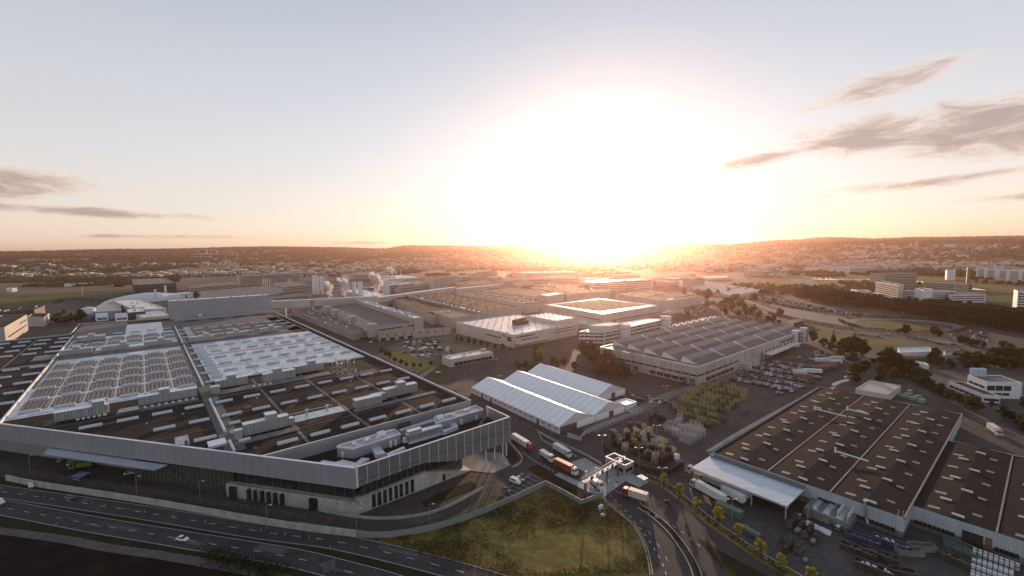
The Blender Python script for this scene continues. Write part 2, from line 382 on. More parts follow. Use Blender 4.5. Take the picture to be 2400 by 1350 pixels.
    for i, (u, v, hl) in enumerate(spots):
        m = MB() if i < 100 else st
        m.box(UV, u-hl, u+hl, v-1.15, v+1.15, Z, 18.75, 1); m.arch(UV, u-hl+.1, u+hl-.1, v-1.0, v+1.0, 18.75, .95, 4)
        if i < 100: m.build('skylight', [M_SKYL, M_AHU], T)
    tag(st.build('skylight', [M_SKYL, M_AHU], T), kind='stuff')
    # ribbed bronze slats between the skylights of the silver fields
    rr = random.Random(3); MBED = mat('slat_bed', (.06, .05, .055), .5)
    def slats(u0, u1, v0, v1, n):
        sl_ = MB(); sl_.sheet([W_(q) for q in ((u0-.1, v0-.2), (u1+.1, v0-.2), (u1+.1, v1+.2), (u0-.1, v1+.2))], Z+.004, 1)
        w_ = (u1-u0)/n
        for i in range(n):
            a = u0+i*w_
            h = .55
            v = [UV.p(a+.15*w_, v0, Z), UV.p(a+w_*.95, v0, Z), UV.p(a+w_*.45, v0, Z+h), UV.p(a+.15*w_, v1, Z), UV.p(a+w_*.95, v1, Z), UV.p(a+w_*.45, v1, Z+h)]
            sl_.add(v, [(0, 1, 2), (5, 4, 3), (2, 1, 4, 5), (0, 2, 5, 3)])
        sl_.build('slat_panel', [M_BRONZE, MBED], T)
    for vi, v in enumerate([341.5, 369, 395.5, 422, 450, 477, 545, 572]):
        for ui in range(-5, 1):
            uc = 17+13.55*ui
            for vv0, vv1 in ((v+3, v+24),):
                if vv1 > 494 and vv0 < 526: continue
                u0, u1 = uc-6.3, uc+6.3
                u0 = max(u0, -55.5)
                slats(u0+.1, u1-.1, vv0+.2, vv1-.2, 6)
    for v in (545, 572, 599):
        for ui in range(1, 9):
            uc = 17+13.55*ui+6.7
            if uc > 125: continue
            for vv0 in (v-12, v+1.8):
                u0, u1 = uc-6.1, uc+6.1
                slats(u0, u1, vv0+.2, vv0+9.3, 6)
    # membrane seams and dark lines on silver field
    k = MB()
    for u in (57, 84.5, 111): k.box(UV, u-.12, u+.12, 344, 498, Z, Z+.1)
    for v in (437, 463, 384): k.box(UV, 38, 131, v-.12, v+.12, Z, Z+.12)
    k.box(UV, 30, 131, 437-.5, 437+.5, Z, Z+.25)
    k.build('roof_seam', M_RIB, T)
    # air handling units
    def ahu(u0, u1, v, tower=None, w=4.2, h=4.6, legs=True):
        a = MB(); zb = 18.9; zt = zb+h
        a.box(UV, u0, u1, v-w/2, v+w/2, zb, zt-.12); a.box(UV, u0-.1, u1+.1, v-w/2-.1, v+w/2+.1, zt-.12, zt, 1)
        n = int((u1-u0)/1.25)
        for i in range(n+1):
            u = u0+(u1-u0)*i/n; a.box(UV, u-.07, u+.07, v-w/2-.08, v-w/2, zb, zt-.12, 2, top=False)
        for i in range(int((u1-u0)/3)): a.box(UV, u0+3*i+.4, u0+3*i+.7, v-w/2+.1, v+w/2-.1, Z, zb, 2)
        b = a.build('air_handling_unit', [M_AHU, M_AHUT, M_RIB], T)
        if tower is not None:
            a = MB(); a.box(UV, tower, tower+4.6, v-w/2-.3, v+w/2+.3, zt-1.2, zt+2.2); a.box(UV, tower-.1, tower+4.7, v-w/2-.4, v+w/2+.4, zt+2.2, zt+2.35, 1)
            for i in range(5): a.box(UV, tower+i*1.15-.06, tower+i*1.15+.06, v-w/2-.37, v-w/2-.3, zt-1.2, zt+2.2, 2, top=False)
            a.build('air_inlet', [M_AHU, M_AHUT, M_RIB], b)
        return b
    ahu(30.5, 49, 228.5, 39.5, 4, 5.2); ahu(49, 51.5, 228.5, None, 3, 3.2); ahu(26.8, 29.6, 225.5, None, 3, 4.2)
    ahu(81.5, 96, 230.5, None, 4.6, 4.2); ahu(92, 100, 233.6, None, 3.4, 3.8); ahu(100, 120, 236, 108, 4.2, 4.8)
    ahu(-38, -18, 311, -24, 4.4, 4.6); ahu(-6, 20, 313.5, 3, 4.4, 4.8); ahu(26.5, 31, 310, None, 3.6, 4.4)
    ahu(30, 47, 322, 36, 4.4, 4.8); ahu(55, 74, 318, 61, 4.4, 5); ahu(75, 94, 325, 84, 4.4, 5)
    ahu(-57, -37, 518, -49, 4.2, 4.2); ahu(-31, -13, 516, -19, 4.2, 4.2); ahu(-3, 17, 517, 7, 4.2, 4.2)
    ahu(30, 50, 514, 41, 4.2, 4.4); ahu(60, 78, 516, 66, 4.2, 4.4); ahu(90, 108, 521, 98, 4.2, 4.4)
    ahu(-150, -143, 470, None, 4, 4); ahu(-52, -32, 590, -44, 4.2, 4.2)
    # low grey platforms beside the units
    for u0, u1, v0, v1 in ((-15, 20, 303.5, 309.5), (30, 95, 313, 316), (28, 95, 307, 313), (26, 52, 219, 224), (80, 128, 224.5, 228.5), (-60, 20, 508, 513), (30, 128, 507, 512), (-72, -60, 505, 530), (-150, -60, 483, 489)): k = MB(); k.box(UV, u0, u1, v0, v1, Z, 18.75); k.build('roof_platform', M_CONCD, T)
    k = MB()
    for u in range(-10, 18, 3): k.box(UV, u, u+1.2, 306, 307.6, 18.75, 19.4)
    for u in range(48, 58, 3): k.box(UV, u, u+1.2, 309, 310.6, 18.75, 19.4)
    for u in range(-30, -18, 2): k.box(UV, u, u+1.2, 305.5, 306.6, 18.75, 19.4)
    k.build('vent_box', M_WHITE, T)
    # shiny duct bundles and pipework pads
    k = MB()
    for v0, zz_ in ((302.3, 19.7), (299.6, 19.4)):
        k.tube(UV.p(-14, v0+4, zz_), UV.p(-6, v0+4, zz_), .8, n=8)
    k.tube(UV.p(50, 241, 19.4), UV.p(60, 241, 19.4), .3); k.tube(UV.p(62, 241.4, 19.4), UV.p(74, 241.4, 19.4), .3)
    for u in (60, 70): k.tube(UV.p(u, 238, 18.4), UV.p(u, 238, 20.6), .6, n=8); k.tube(UV.p(u, 238, 20.6), UV.p(u, 238, 21.1), 1.0, n=8)
    k.build('exhaust_pipe', M_STEEL, T)
    for i in range(11):
        u = 96+(i % 6)*2.7+rr.uniform(-.4, .4); v = 309-(i//6)*8+rr.uniform(-1, 1)-(i % 3)*2.2; h = rr.uniform(6, 10)
        k = MB(); k.tube(UV.p(u, v, 18.3), UV.p(u, v, 18.3+h), .42, n=8); k.tube(UV.p(u, v, 18.3+h), UV.p(u, v, 19.1+h), .75, .55, n=8); k.tube(UV.p(u, v, 19.6), UV.p(u+1.6, v+1.2, 19.2), .35)
        k.build('chimney', M_STEEL, T)
    k = MB()
    for i in range(12): k.tube(UV.p(95+i*2.2, 291, 18.9), UV.p(95+i*2.2, 299, 18.9), .12, n=4)
    for v in (291, 295, 299): k.tube(UV.p(94, v, 18.9), UV.p(121, v, 18.9), .14, n=4)
    k.build('pipe_rack', M_STEEL, T)
    # little stair head with open top and its door
    k = MB(); q = G2uv(427, 1043, 18.3); u, v = q
    k.box(UV, u-2.4, u+2.4, v-2, v+2, 18.3, 21.6, top=False); k.box(UV, u-2.1, u+2.1, v-1.7, v+1.7, 18.3, 21.0)
    hb = k.build('stair_head', M_WHITE, T); k = MB(); k.box(UV, u+.8, u+1.9, v-2.06, v-2, 18.4, 20.6); k.build('door', M_RIB, hb)
    k = MB(); k.box(UV, 17, 23.5, 223, 230, Z, 19.3); k.build('pipe_deck', M_AHUT, T)
    MP = [mat('roof_patch_dark', (.018, .014, .013), .9, scale=.3), mat('roof_patch_pale', (.075, .06, .05), .85, var=.2, scale=.3), mat('roof_patch_moss', (.045, .042, .018), .95, var=.3, scale=.4)]
    for i in range(46):
        u, v = rr.uniform(-60, 128), rr.uniform(204, 330)
        if not inpoly(u-5, v-5, poly) or not inpoly(u+6, v-4, poly) or 20 < u < 30: continue
        a_, b_ = rr.uniform(.8, 5), rr.uniform(.8, 4); n_ = 9; ph = rr.uniform(0, 6)
        k = MB(); k.sheet([UV.p(u+a_*cos(t*2*pi/n_)*rr.uniform(.7, 1.2), v+b_*sin(t*2*pi/n_)*rr.uniform(.7, 1.2))[:2] for t in range(n_)], Z+.008+.002*i); k.build('roof_patch', MP[i % 3], T)
    for i in range(10):
        u, v = rr.uniform(-20, 110), rr.uniform(204, 300); 
        if not inpoly(u, v-6, poly) or not inpoly(u-6, v-4, poly): continue
        k = MB(); k.tube(UV.p(u, v, Z+.1), UV.p(u+rr.uniform(6, 18), v, Z+.1), .09, n=4); k.build('roof_cable', M_RIB, T)
        k = MB(); k.box(UV, u-1, u-.2, v-.4, v+.4, Z, Z+.8); k.build('vent_box', M_AHU, T)
    # ---- louvred front block
    Cc = G2uv(1195.5, 977.5, GR_L); Dd = G2uv(1141.7, 952, GR_L)
    fp = [A, Cc, Dd, (Dd[0]-3, 198-.4), (fac(tP)[0]+.5, 198-.4)]
    FR = Fr(UV.p(*A)[:2], tuple(np.subtract(UV.p(*Cc)[:2], UV.p(*A)[:2]))); Lr = FR.a
    def prow(mb, F, z0s, t0, t1, zt, y=0., th=.5, mi=0):        # wall panel with stepped lower edge: z0s list of (t,z)
        for (a, za), (b, zb) in zip(z0s, z0s[1:]):
            mb.add([F.p(a, y, za), F.p(b, y, zb), F.p(b, y, zt), F.p(a, y, zt), F.p(a, y+th, za), F.p(b, y+th, zb), F.p(b, y+th, zt), F.p(a, y+th, zt)],
                   [(0, 1, 2, 3), (5, 4, 7, 6), (3, 2, 6, 7), (1, 0, 4, 5)], mi)
    def X2t(px, py, h):                                   # photo pixel of a facade-top point -> distance along FR
        g = G(px, py, h); return (g[0]-FR.o[0])*FR.e[0]+(g[1]-FR.o[1])*FR.e[1]
    t1 = X2t(994, 1043.8, GR_L); t2 = X2t(1068.7, 1018.9, GR_L)
    low = [(0, 11.7), (t1, 11.9), (t2, 7.6), (Lr, 7.4)]
    k = MB(); prow(k, FR, low, 0, Lr, 19.5, y=.35, th=.4); 
    cE = tuple(np.subtract(UV.p(*Dd)[:2], UV.p(*Cc)[:2])); FE = Fr(UV.p(*Cc)[:2], cE)
    k.box(FE, 0, FE.a, 0, .6, 7.4, 19.5, bot=True)
    k.build('wall', M_LOUV, T)
    k = MB()
    zz = 7.9
    while zz < 19.3:
        if zz < 11.8:
            ta = t1+(t2-t1)*max(0, (11.9-zz)/(4.3)); 
        else: ta = 0.9
        k.box(FR, ta, Lr, -.02, .34, zz, zz+.16, bot=True); zz += .42
    k.build('louvre', M_LOUV, T)
    n = 17
    for i in range(n+1):
        k = MB(); t = Lr*i/n; zl = np.interp(t, [q[0] for q in low], [q[1] for q in low]); k.box(FR, max(0, t-.09) if i else 0, min(Lr, t+.09) if i else .9, -.1, .36, zl, 19.5); k.build('mullion', M_TRIM, T)
    k = MB(); k.box(FR, 0, Lr, -.15, .9, 19.5, 19.66); k.box(FE, 0, FE.a, -.15, .7, 19.5, 19.66)
    k.build('coping', M_TRIM, T)
    # soffit and floor slab behind the facade, recessed glazed storey
    def off(t, y): return FR.p(t, y)[:2]
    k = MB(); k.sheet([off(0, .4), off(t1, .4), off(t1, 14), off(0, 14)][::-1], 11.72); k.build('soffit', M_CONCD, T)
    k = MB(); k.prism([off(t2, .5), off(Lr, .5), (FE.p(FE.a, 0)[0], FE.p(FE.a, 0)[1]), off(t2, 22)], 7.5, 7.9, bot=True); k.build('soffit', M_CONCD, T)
    k = MB(); k.prism([W_(q) for q in [(A[0]-d[0]*0, A[1]), Cc, Dd, (Dd[0]-3, 197.6), (fac(tP)[0]+.4, 197.6)]], 13.4, 13.9); k.build('lower_roof', M_SEDUM, T)
    # left metal band over a recess
    FLn = Fr(W_(A), tuple(np.subtract(W_(fac(10)), W_(A))))
    k = MB(); k.box(FLn, 0, 345, -.5, .35, 11.4, 19.5, bot=True)
    for i in range(86): k.box(FLn, 4*i+3, 4*i+3.05, .35, .40, 11.4, 19.5, 1, bot=True)
    k.build('wall', [M_METAL, mat('joint_grey', (.22, .23, .25), .5, .3)], T)
    k = MB(); k.box(FLn, -.3, 345, -.6, .5, 19.5, 19.66); k.build('coping', M_TRIM, T)
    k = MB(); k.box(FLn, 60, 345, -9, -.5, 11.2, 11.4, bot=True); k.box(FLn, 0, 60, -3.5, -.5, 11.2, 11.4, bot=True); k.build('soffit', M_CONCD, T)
    # glazed recess: left side
    g = MB(); g.box(FLn, 2.5, 60, -3.2, -3, 5.5, 11.2); g.box(FLn, 60, 115, -2.6, -2.4, 0, 11.2, 1)
    FRg = FR
    g.add([FR.p(2.5, 3, 6), FR.p(t2+4, 3, 6), FR.p(t2+4, 3, 11.8), FR.p(2.5, 3, 11.8)], [(0, 1, 2, 3)])
    g.add([FR.p(t1-6, 3.6, 0), FR.p(Lr-26, 3.6, 0), FR.p(Lr-26, 3.6, 11.8), FR.p(t1-6, 3.6, 11.8)], [(0, 1, 2, 3)], 1)
    g.add([FR.p(Lr-26, 3.6, 0), FR.p(Lr-26, 20, 0), FR.p(Lr-26, 20, 8), FR.p(Lr-26, 3.6, 8)], [(0, 1, 2, 3)], 1)
    g.build('glazing', [M_GLASSD, M_GLASSG], T)
    for i in range(24): k = MB(); k.box(FLn, 60+2.3*i, 60.25+2.3*i, -2.62, -2.4+.4, .5, 11.2, top=False); k.build('mullion', M_RIB, T)
    for i in range(14): k = MB(); k.box(FLn, 3+4.2*i, 3.15+4.2*i, -3, -2.85, 5.5, 11.2, top=False); k.build('mullion', M_RIB, T)
    for i in range(12): k = MB(); k.box(FR, 4+t1*i/11, 4.15+t1*i/11, 2.85, 3, 6, 11.8, top=False); k.build('mullion', M_RIB, T)
    # concrete plinth
    P0 = G(836, 1208); P1 = G(1104.5, 1103)
    FC = Fr(P0, (P1[0]-P0[0], P1[1]-P0[1])); lc = FC.a
    tb = (lambda g: (g[0]-P0[0])*FC.e[0]+(g[1]-P0[1])*FC.e[1])(G(999, 1144.5))
    top = [(0, 6.2), (tb, 7.0), (lc, .2)]
    k = MB()
    for (a, za), (b, zb) in zip(top, top[1:]):
        k.add([FC.p(a, 0, 0), FC.p(b, 0, 0), FC.p(b, 0, zb), FC.p(a, 0, za), FC.p(a, 6, 0), FC.p(b, 6, 0), FC.p(b, 6, zb), FC.p(a, 6, za)], [(0, 1, 2, 3), (3, 2, 6, 7), (5, 4, 7, 6), (1, 5, 6, 2)])
    k.box(FLn, .5, 62, -2.8, -1, 0, 5.6); k.box(FLn, .2, 62, -1.2, -.4, 0, 5.6)
    k.build('plinth', M_CONC, T)
    for px in (877, 890, 903, 916, 929, 941, 954, 967):
        g_ = G(px, 1208-(px-836)*.392); t = (g_[0]-P0[0])*FC.e[0]+(g_[1]-P0[1])*FC.e[1]
        k = MB(); k.box(FC, t-.75, t+.75, -.06, .0, .5, 6.0, bot=True); k.build('window', M_GLASSD, T)
    g_ = G(1041, 1128); t = (g_[0]-P0[0])*FC.e[0]+(g_[1]-P0[1])*FC.e[1]
    k = MB(); k.box(FC, t-.7, t+.7, -.06, 0, .3, 3.3); k.build('window', M_GLASSD, T)
    for t in (34, 37.2, 40.4, 43.6, 46.8, 50, 19.5, 58):
        k = MB(); wv = 1.7 if t in (19.5, 58) else .75; k.box(FLn, t-wv, t+wv, .4, .46, .3, 5.0); k.box(FLn, t-wv, t+wv, -.46, -.4, .3, 5.0); k.build('window' if wv < 1 else 'door', M_GLASSD, T)
    k = MB()
    for t in (t2+(Lr-t2)*.55, t2+(Lr-t2)*.72, t2+(Lr-t2)*.88, Lr-1.5): k.tube(FR.p(t, 1.4, 0), FR.p(t, 1.4, 7.6), .28, n=8)
    k.build('column', M_TRIM, T)
    # blocks on the lower roof
    def ppoly(px, h): return [G(x, y, h) for x, y in px]
    k = MB(); k.prism(ppoly([(789.6, 1046.7), (827, 1050.8), (938.5, 1016.5), (925, 1006), (915, 1003), (800, 1040)], 18.4), 13.9, 17.9); k.build('penthouse', M_METAL, T)
    p1 = ppoly([(789.6, 1046.7), (827, 1050.8), (938.5, 1016.5), (925, 1006), (800, 1041)], 18.4)
    k = MB(); k.strip(p1+[p1[0]], .5, 17.9, z1=18.5); k.build('coping', M_TRIM, T)
    p2 = ppoly([(1021.9, 990.4), (1132.3, 959.2), (1116.7, 949.8), (1016.7, 980)], 18.4)
    k = MB(); k.prism(p2, 13.9, 17.9); k.build('penthouse', M_METAL, T)
    k = MB(); k.strip(p2+[p2[0]], .5, 17.9, z1=18.5); k.build('coping', M_TRIM, T)
    p3 = ppoly([(936, 1010), (1018, 986.5), (1013, 981), (936, 1006)], 17)
    k = MB(); k.prism(p3, 13.9, 17); k.build('penthouse', M_AHU, T)
    for px, py, h in ((893, 1020, 18.0), (1030, 981, 18.0)):
        g_ = G(px, py, h); a, b = (lambda g: ((g[0]-UV.o[0])*UV.e[0]+(g[1]-UV.o[1])*UV.e[1], (g[0])*UV.f[0]+g[1]*UV.f[1]))(g_)
        k = MB(); k.arch(UV, a-1.6, a+1.6, b-1.5, b+1.5, 17.95, 1.9, 8); k.build('roof_vent', M_WHITE, T)
    for px, py in ((829, 1042), (858, 1034), (862, 1031), (1045, 975), (1052, 973), (1062, 974), (1090, 963), (1097, 961), (884, 1028)):
        g_ = G(px, py, 18); k = MB(); k.box(Fr(g_, UV.e), -.6, .6, -.6, .6, 17.92, 18.9); k.tube((g_[0]+1.2, g_[1], 17.92), (g_[0]+1.2, g_[1], 19.2), .25); k.build('roof_vent', M_WHITE, T)
    # doors of the roof blocks
    for px, py, w_ in ((803.5, 1066, 1.1), (850, 1057, 1.6), (914.5, 1042, 1.1), (925.5, 1038, 1.1), (1079.5, 989, 1.1), (1115, 978, 1.1)):
        g_ = G(px, py+5, 13.9); F = FR.sub(0, 0); F = Fr(g_, FR.e); k = MB(); k.box(F, -w_/2, w_/2, -.9, .3, 13.95, 16.6); k.build('door', M_WHITE, T)
    # long unit on the lower roof
    g_ = G(957, 1040, 13.9); F = Fr(g_, tuple(np.subtract(G(1038, 1016, 13.9), g_)))
    a = MB(); a.box(F, 0, F.a, 0, 3.2, 14.5, 17.6); a.box(F, -.1, F.a+.1, -.1, 3.3, 17.6, 17.75, 1); a.box(F, 0, F.a+2, -1.2, 4, 13.92, 14.5, 1)
    a.box(F, .5, 7, .2, 3, 17.75, 19); a.box(F, .4, 7.1, .1, 3.1, 19, 19.15, 1); a.box(F, -2, 0, .4, 2.8, 14.5, 16.4, 1, tx=.6)
    for i in range(16): a.box(F, .3+i*(F.a-.6)/15-.07, .3+i*(F.a-.6)/15+.07, -.08, 0, 14.5, 17.6, 2, top=False)
    a.build('air_handling_unit', [M_AHU, M_AHUT, M_RIB], T)
    # flat ducts near the corner
    k = MB()
    for px in ([(745, 1086), (757, 1078), (786, 1083), (803, 1077), (834, 1084), (848, 1072), (866, 1074), (836, 1093), (822, 1093.5)],):
        k.prism(ppoly(px, 15), 13.95, 15)
    k.prism(ppoly([(868, 1046), (888, 1043), (904, 1062), (880, 1066)], 15.6), 13.95, 15.6)
    k.prism(ppoly([(904, 1063), (946, 1046), (950, 1050), (910, 1068)], 15), 13.95, 15)
    k.prism(ppoly([(1052, 992), (1066, 988), (1074, 999), (1040, 1013), (1037, 1008), (1062, 999)], 15.6), 13.95, 15.6)
    k.build('duct', M_AHUT, T)
    # open panel screen on parapet (dark access opening)
    g_ = G(949, 997, 16.5); k = MB(); k.box(Fr(g_, UV.e), -3, 3, -.1, .35, 15.5, 18); k.build('access_panel', mat('panel_umber', (.10, .06, .035), .7), T)
    # canopy over the loading yard
    cp = [G(90, 1059, 9), G(399, 1088, 9), G(361, 1103, 9), G(92, 1061, 9)]
    cp = [W_((fac(62)[0], fac(62)[1])), FLn.p(66, -.6)[:2], FLn.p(66, -.6)[:2]]
    q0 = G(399, 1087, 10.6); ta = (q0[0]-FLn.o[0])*FLn.e[0]+(q0[1]-FLn.o[1])*FLn.e[1]
    q1 = G(95, 1057, 10.6); tz = (q1[0]-FLn.o[0])*FLn.e[0]+(q1[1]-FLn.o[1])*FLn.e[1]
    q2 = G(361, 1102, 9.4); y2 = (q2[0]-FLn.o[0])*FLn.f[0]+(q2[1]-FLn.o[1])*FLn.f[1]; t22 = (q2[0]-FLn.o[0])*FLn.e[0]+(q2[1]-FLn.o[1])*FLn.e[1]
    k = MB(); yw = .36
    k.add([FLn.p(ta, yw, 10.7), FLn.p(tz, yw, 10.7), FLn.p(tz-2, y2, 9.5), FLn.p(t22, y2, 9.5), FLn.p(ta, yw, 10.3), FLn.p(tz, yw, 10.3), FLn.p(tz-2, y2, 9.1), FLn.p(t22, y2, 9.1)],
          [(0, 1, 2, 3), (7, 6, 5, 4), (3, 2, 6, 7), (0, 3, 7, 4), (2, 1, 5, 6)])
    k.build('canopy', mat('canopy_metal', (.36, .38, .44), .4, .3, var=.06, scale=.1), T)
    return T, FLn, FR, A, d
HALL, FLN, FRR, HA, HD = main_hall()
# ---------------- generic halls ----------------
def gh(xb, yb, yt):                                      # height of something standing at base pixel, top pixel row
    X, Y = G(xb, yb); lo, hi = 0., 140.
    for _ in range(40):
        m = (lo+hi)/2
        if P(X, Y, m)[1] < yt: hi = m
        else: lo = m
    return lo
def hall(name, label, cat, N_, R_, L_, h, wall, roof, par=.8, bands=(), pil=0, sky=None, group=None, F=None, vents=None, z0=0.):
    F = F or quadf(N_, R_, L_, h); a, b = F.a, F.b; big = max(a, b)
    T = thing(name, label, cat, (*F.p(0, 0)[:2], z0), group)
    m = MB(); m.prism([F.p(0, 0)[:2], F.p(a, 0)[:2], F.p(a, b)[:2], F.p(0, b)[:2]], z0, h, cap=False); m.build('wall', wall, T)
    m = MB(); m.sheet([F.p(.2, .2)[:2], F.p(a-.2, .2)[:2], F.p(a-.2, b-.2)[:2], F.p(.2, b-.2)[:2]], h-par-.02); m.build('roof', roof, T)
    if par:
        m = MB(); q = [F.p(.25, .25)[:2], F.p(a-.25, .25)[:2], F.p(a-.25, b-.25)[:2], F.p(.25, b-.25)[:2]]
        m.strip(q+[q[0]], .6, h-par-.1, z1=h+.1); m.build('parapet', wall, T)
    for (side, s0, s1, za, zb) in bands:                 # window bands: side 0 = along x (near face), 1 = along y (left face), fractions
        m = MB()
        if side == 0: m.box(F, a*s0, a*s1, -.12, .02, za, zb, bot=True)
        else: m.box(F, -.12, .02, b*s0, b*s1, za, zb, bot=True)
        w = m.build('window', M_GLASSD, T)
        L_ = (a if side == 0 else b)*(s1-s0); n = int(L_/max(4, big/30)); m = MB()
        for i in range(1, n):
            t = (a*s0 if side == 0 else b*s0)+L_*i/n
            if side == 0: m.box(F, t-.15, t+.15, -.2, -.12, za, zb, bot=True)
            else: m.box(F, -.2, -.12, t-.15, t+.15, za, zb, bot=True)
        if n > 1: m.build('frame', wall, w)
    if pil:
        for side, L_ in ((0, a), (1, b)):
            n = max(1, int(L_/pil)); m = MB()
            for i in range(n+1):
                t = L_*i/n
                if side == 0: m.box(F, t-.35, t+.35, -.35, 0, z0, h+.2)
                else: m.box(F, -.35, 0, t-.35, t+.35, z0, h+.2)
            m.build('pilaster', wall, T)
    zr = h-par
    if sky:
        nx, ny, lx, ly, hh, mm = sky; mb = MB()
        for i in range(nx):
            for j in range(ny):
                x = a*(i+.5)/nx; y = b*(j+.5)/ny
                if random.random() < .08: continue
                k = MB() if nx*ny <= 60 else mb
                k.box(F, x-lx/2, x+lx/2, y-ly/2, y+ly/2, zr, zr+hh, tx=.15, ty=.15)
                if nx*ny <= 60: k.build('skylight', mm, T)
        if nx*ny > 60: tag(mb.build('skylight', mm, T), kind='stuff')
    if vents:
        for i in range(vents):
            x = random.uniform(.06, .94)*a; y = random.uniform(.06, .94)*b; s = random.uniform(1., 2.6); k = MB(); hh = random.uniform(1, 2.6)
            k.box(F, x-s, x+s, y-s*.5, y+s*.5, zr, zr+hh); k.box(F, x-s-.1, x+s+.1, y-s*.5-.1, y+s*.5+.1, zr+hh, zr+hh+.12); k.build('rooftop_unit', random.choice([M_AHU, M_WHITE]), T)
    return T, F
M_WALLP = mat('wall_pale', (.50, .47, .43), .8, var=.06, scale=.05)
M_WALLG = mat('wall_greyblue', (.33, .34, .37), .6, .2, var=.05, scale=.05)
M_WALLD = mat('wall_darkbrown', (.07, .05, .045), .5, var=.3, scale=.2)
M_ROOFW = mat('roof_white', (.62, .62, .62), .33, .2, var=.14, scale=.05, fine=8)
M_VENT = mat('vent_dark', (.10, .09, .08), .6)
M_WIN = M_GLASSD
# high bay store behind the great hall
def high_bay():
    F = quadf((399, 706.5), (635, 692.5), (393.5, 704), 40) if 0 else None
    o = G(399, 750, 18.3); r = G(637, 729.4, 18.3); F = Fr(o, (r[0]-o[0], r[1]-o[1])); F.b = 26
    hz = gh(399, 775, 706.5)
    X, Y = o; lo, hi = 18., 80.
    for _ in range(40):
        m_ = (lo+hi)/2
        if P(X, Y, m_)[1] < 706.5: hi = m_
        else: lo = m_
    T, F = hall('high_bay_store', 'tall windowless grey high-bay block rising behind the far end of the silver roof', 'warehouse', 0, 0, 0, lo, M_WALLG, M_ROOFW, par=.5, F=F)
    for i in range(6):
        k = MB(); x = F.a*(i+.5)/6; k.box(F, x-1, x+1, 3, 5, lo-.5, lo+.8); k.build('roof_hatch', M_AHU, T)
    k = MB(); k.box(F, F.a*.255, F.a*.285, -1.5, 0, 20, 23); k.build('stair_head', M_WHITE, T)
    k = MB()
    for i in range(5): k.box(F, F.a*(.03+.2*i), F.a*(.12+.2*i), -18, -.2, 18.4, 19.5)
    k.box(F, F.a*.1, F.a, -22, -18, 18.4, 21)
    k.build('lower_roof', M_WALLG, T)
high_bay()
hall('production_hall', 'low white-roofed hall between the silver roof and the long white tube building', 'factory hall', (330, 745), (400, 739), (300, 722), 13, M_WALLP, M_ROOFW, sky=(7, 9, 3, 2, .8, M_SKYL))
hall('production_hall', 'ribbed white hall just left of the high-bay block', 'factory hall', (318, 727), (391, 722), (262, 704) , 15, M_WALLP, M_ROOFW, vents=8)
hall('workshop_building', 'small dark block with a pale rim on the white roofs left of the high-bay block', 'workshop', (298, 733), (341, 729.5), (296, 723), 16, M_WALLD, M_WHITE, vents=2)
def sawtooth():
    F = quadf((222, 733), (283, 728), (228, 717), 12)
    T = thing('corrugated_hall', 'grey corrugated hall with a white gable beside the round tank', 'workshop', (*F.p(0, 0)[:2], 0), None)
    k = MB(); k.box(F, 0, F.a, 0, F.b, 0, 12, top=False); k.build('wall', M_WALLG, T)
    k = MB(); n = 18
    for i in range(n):
        x = F.a*i/n; k.add([F.p(x, 0, 12), F.p(x+F.a/n, 0, 12.1), F.p(x+F.a/n, F.b, 12.1), F.p(x, F.b, 12), F.p(x+F.a/n*.5, 0, 13.2), F.p(x+F.a/n*.5, F.b, 13.2)], [(0, 1, 4), (2, 3, 5), (0, 4, 5, 3), (4, 1, 2, 5)])
    k.build('roof', M_AHU, T)
    k = MB(); k.add([F.p(F.a+.1, 0, 6), F.p(F.a+.1, F.b, 6), F.p(F.a+.1, F.b*.5, 19), F.p(F.a+1, 0, 6), F.p(F.a+1, F.b, 6), F.p(F.a+1, F.b*.5, 19)], [(0, 1, 2), (5, 4, 3), (0, 2, 5, 3), (2, 1, 4, 5)]); k.build('gable', M_WALLP, T)
sawtooth()
def tank(px, py, yt, r, label):
    X, Y = G(px, py); h = gh(px, py, yt); T = thing('storage_tank', label, 'tank', (X, Y, 0))
    k = MB(); k.tube((X, Y, 0), (X, Y, h), r, n=24); k.build('shell', M_AHUT, T, True)
    k = MB(); k.tube((X, Y, h), (X, Y, h+1.5), r*1.02, r*.3, n=24); k.build('lid', M_WHITE, T)
tank(209, 748, 722, 9, 'round pale tank at the left end of the corrugated hall')
for px in (222, 277):
    pass
def twin_vents():
    for i, (x0, x1, lb) in enumerate(((226, 254, 'left of the two round-backed intake sheds at the far edge of the silver roof'), (272, 300, 'right of the two round-backed intake sheds at the far edge of the silver roof'))):
        o = G(x0, 752, 19); r = G(x1, 749.5, 19); F = Fr(o, (r[0]-o[0], r[1]-o[1])); T = thing('intake_shed', lb, 'roof unit', (*o, 18.3), 'round-backed intake sheds')
        k = MB(); k.arch(F, 0, F.a, 0, 14, 22.5, 5, 6); k.box(F, 0, F.a, .2, 14, 18.4, 22.4); k.build('shell', M_AHUT, T)
        k = MB(); k.box(F, 1, F.a*.48, -.1, .2, 19.5, 22.2); k.box(F, F.a*.52, F.a-1, -.1, .2, 19.5, 22.2); k.build('opening', M_VENT, T)
twin_vents()
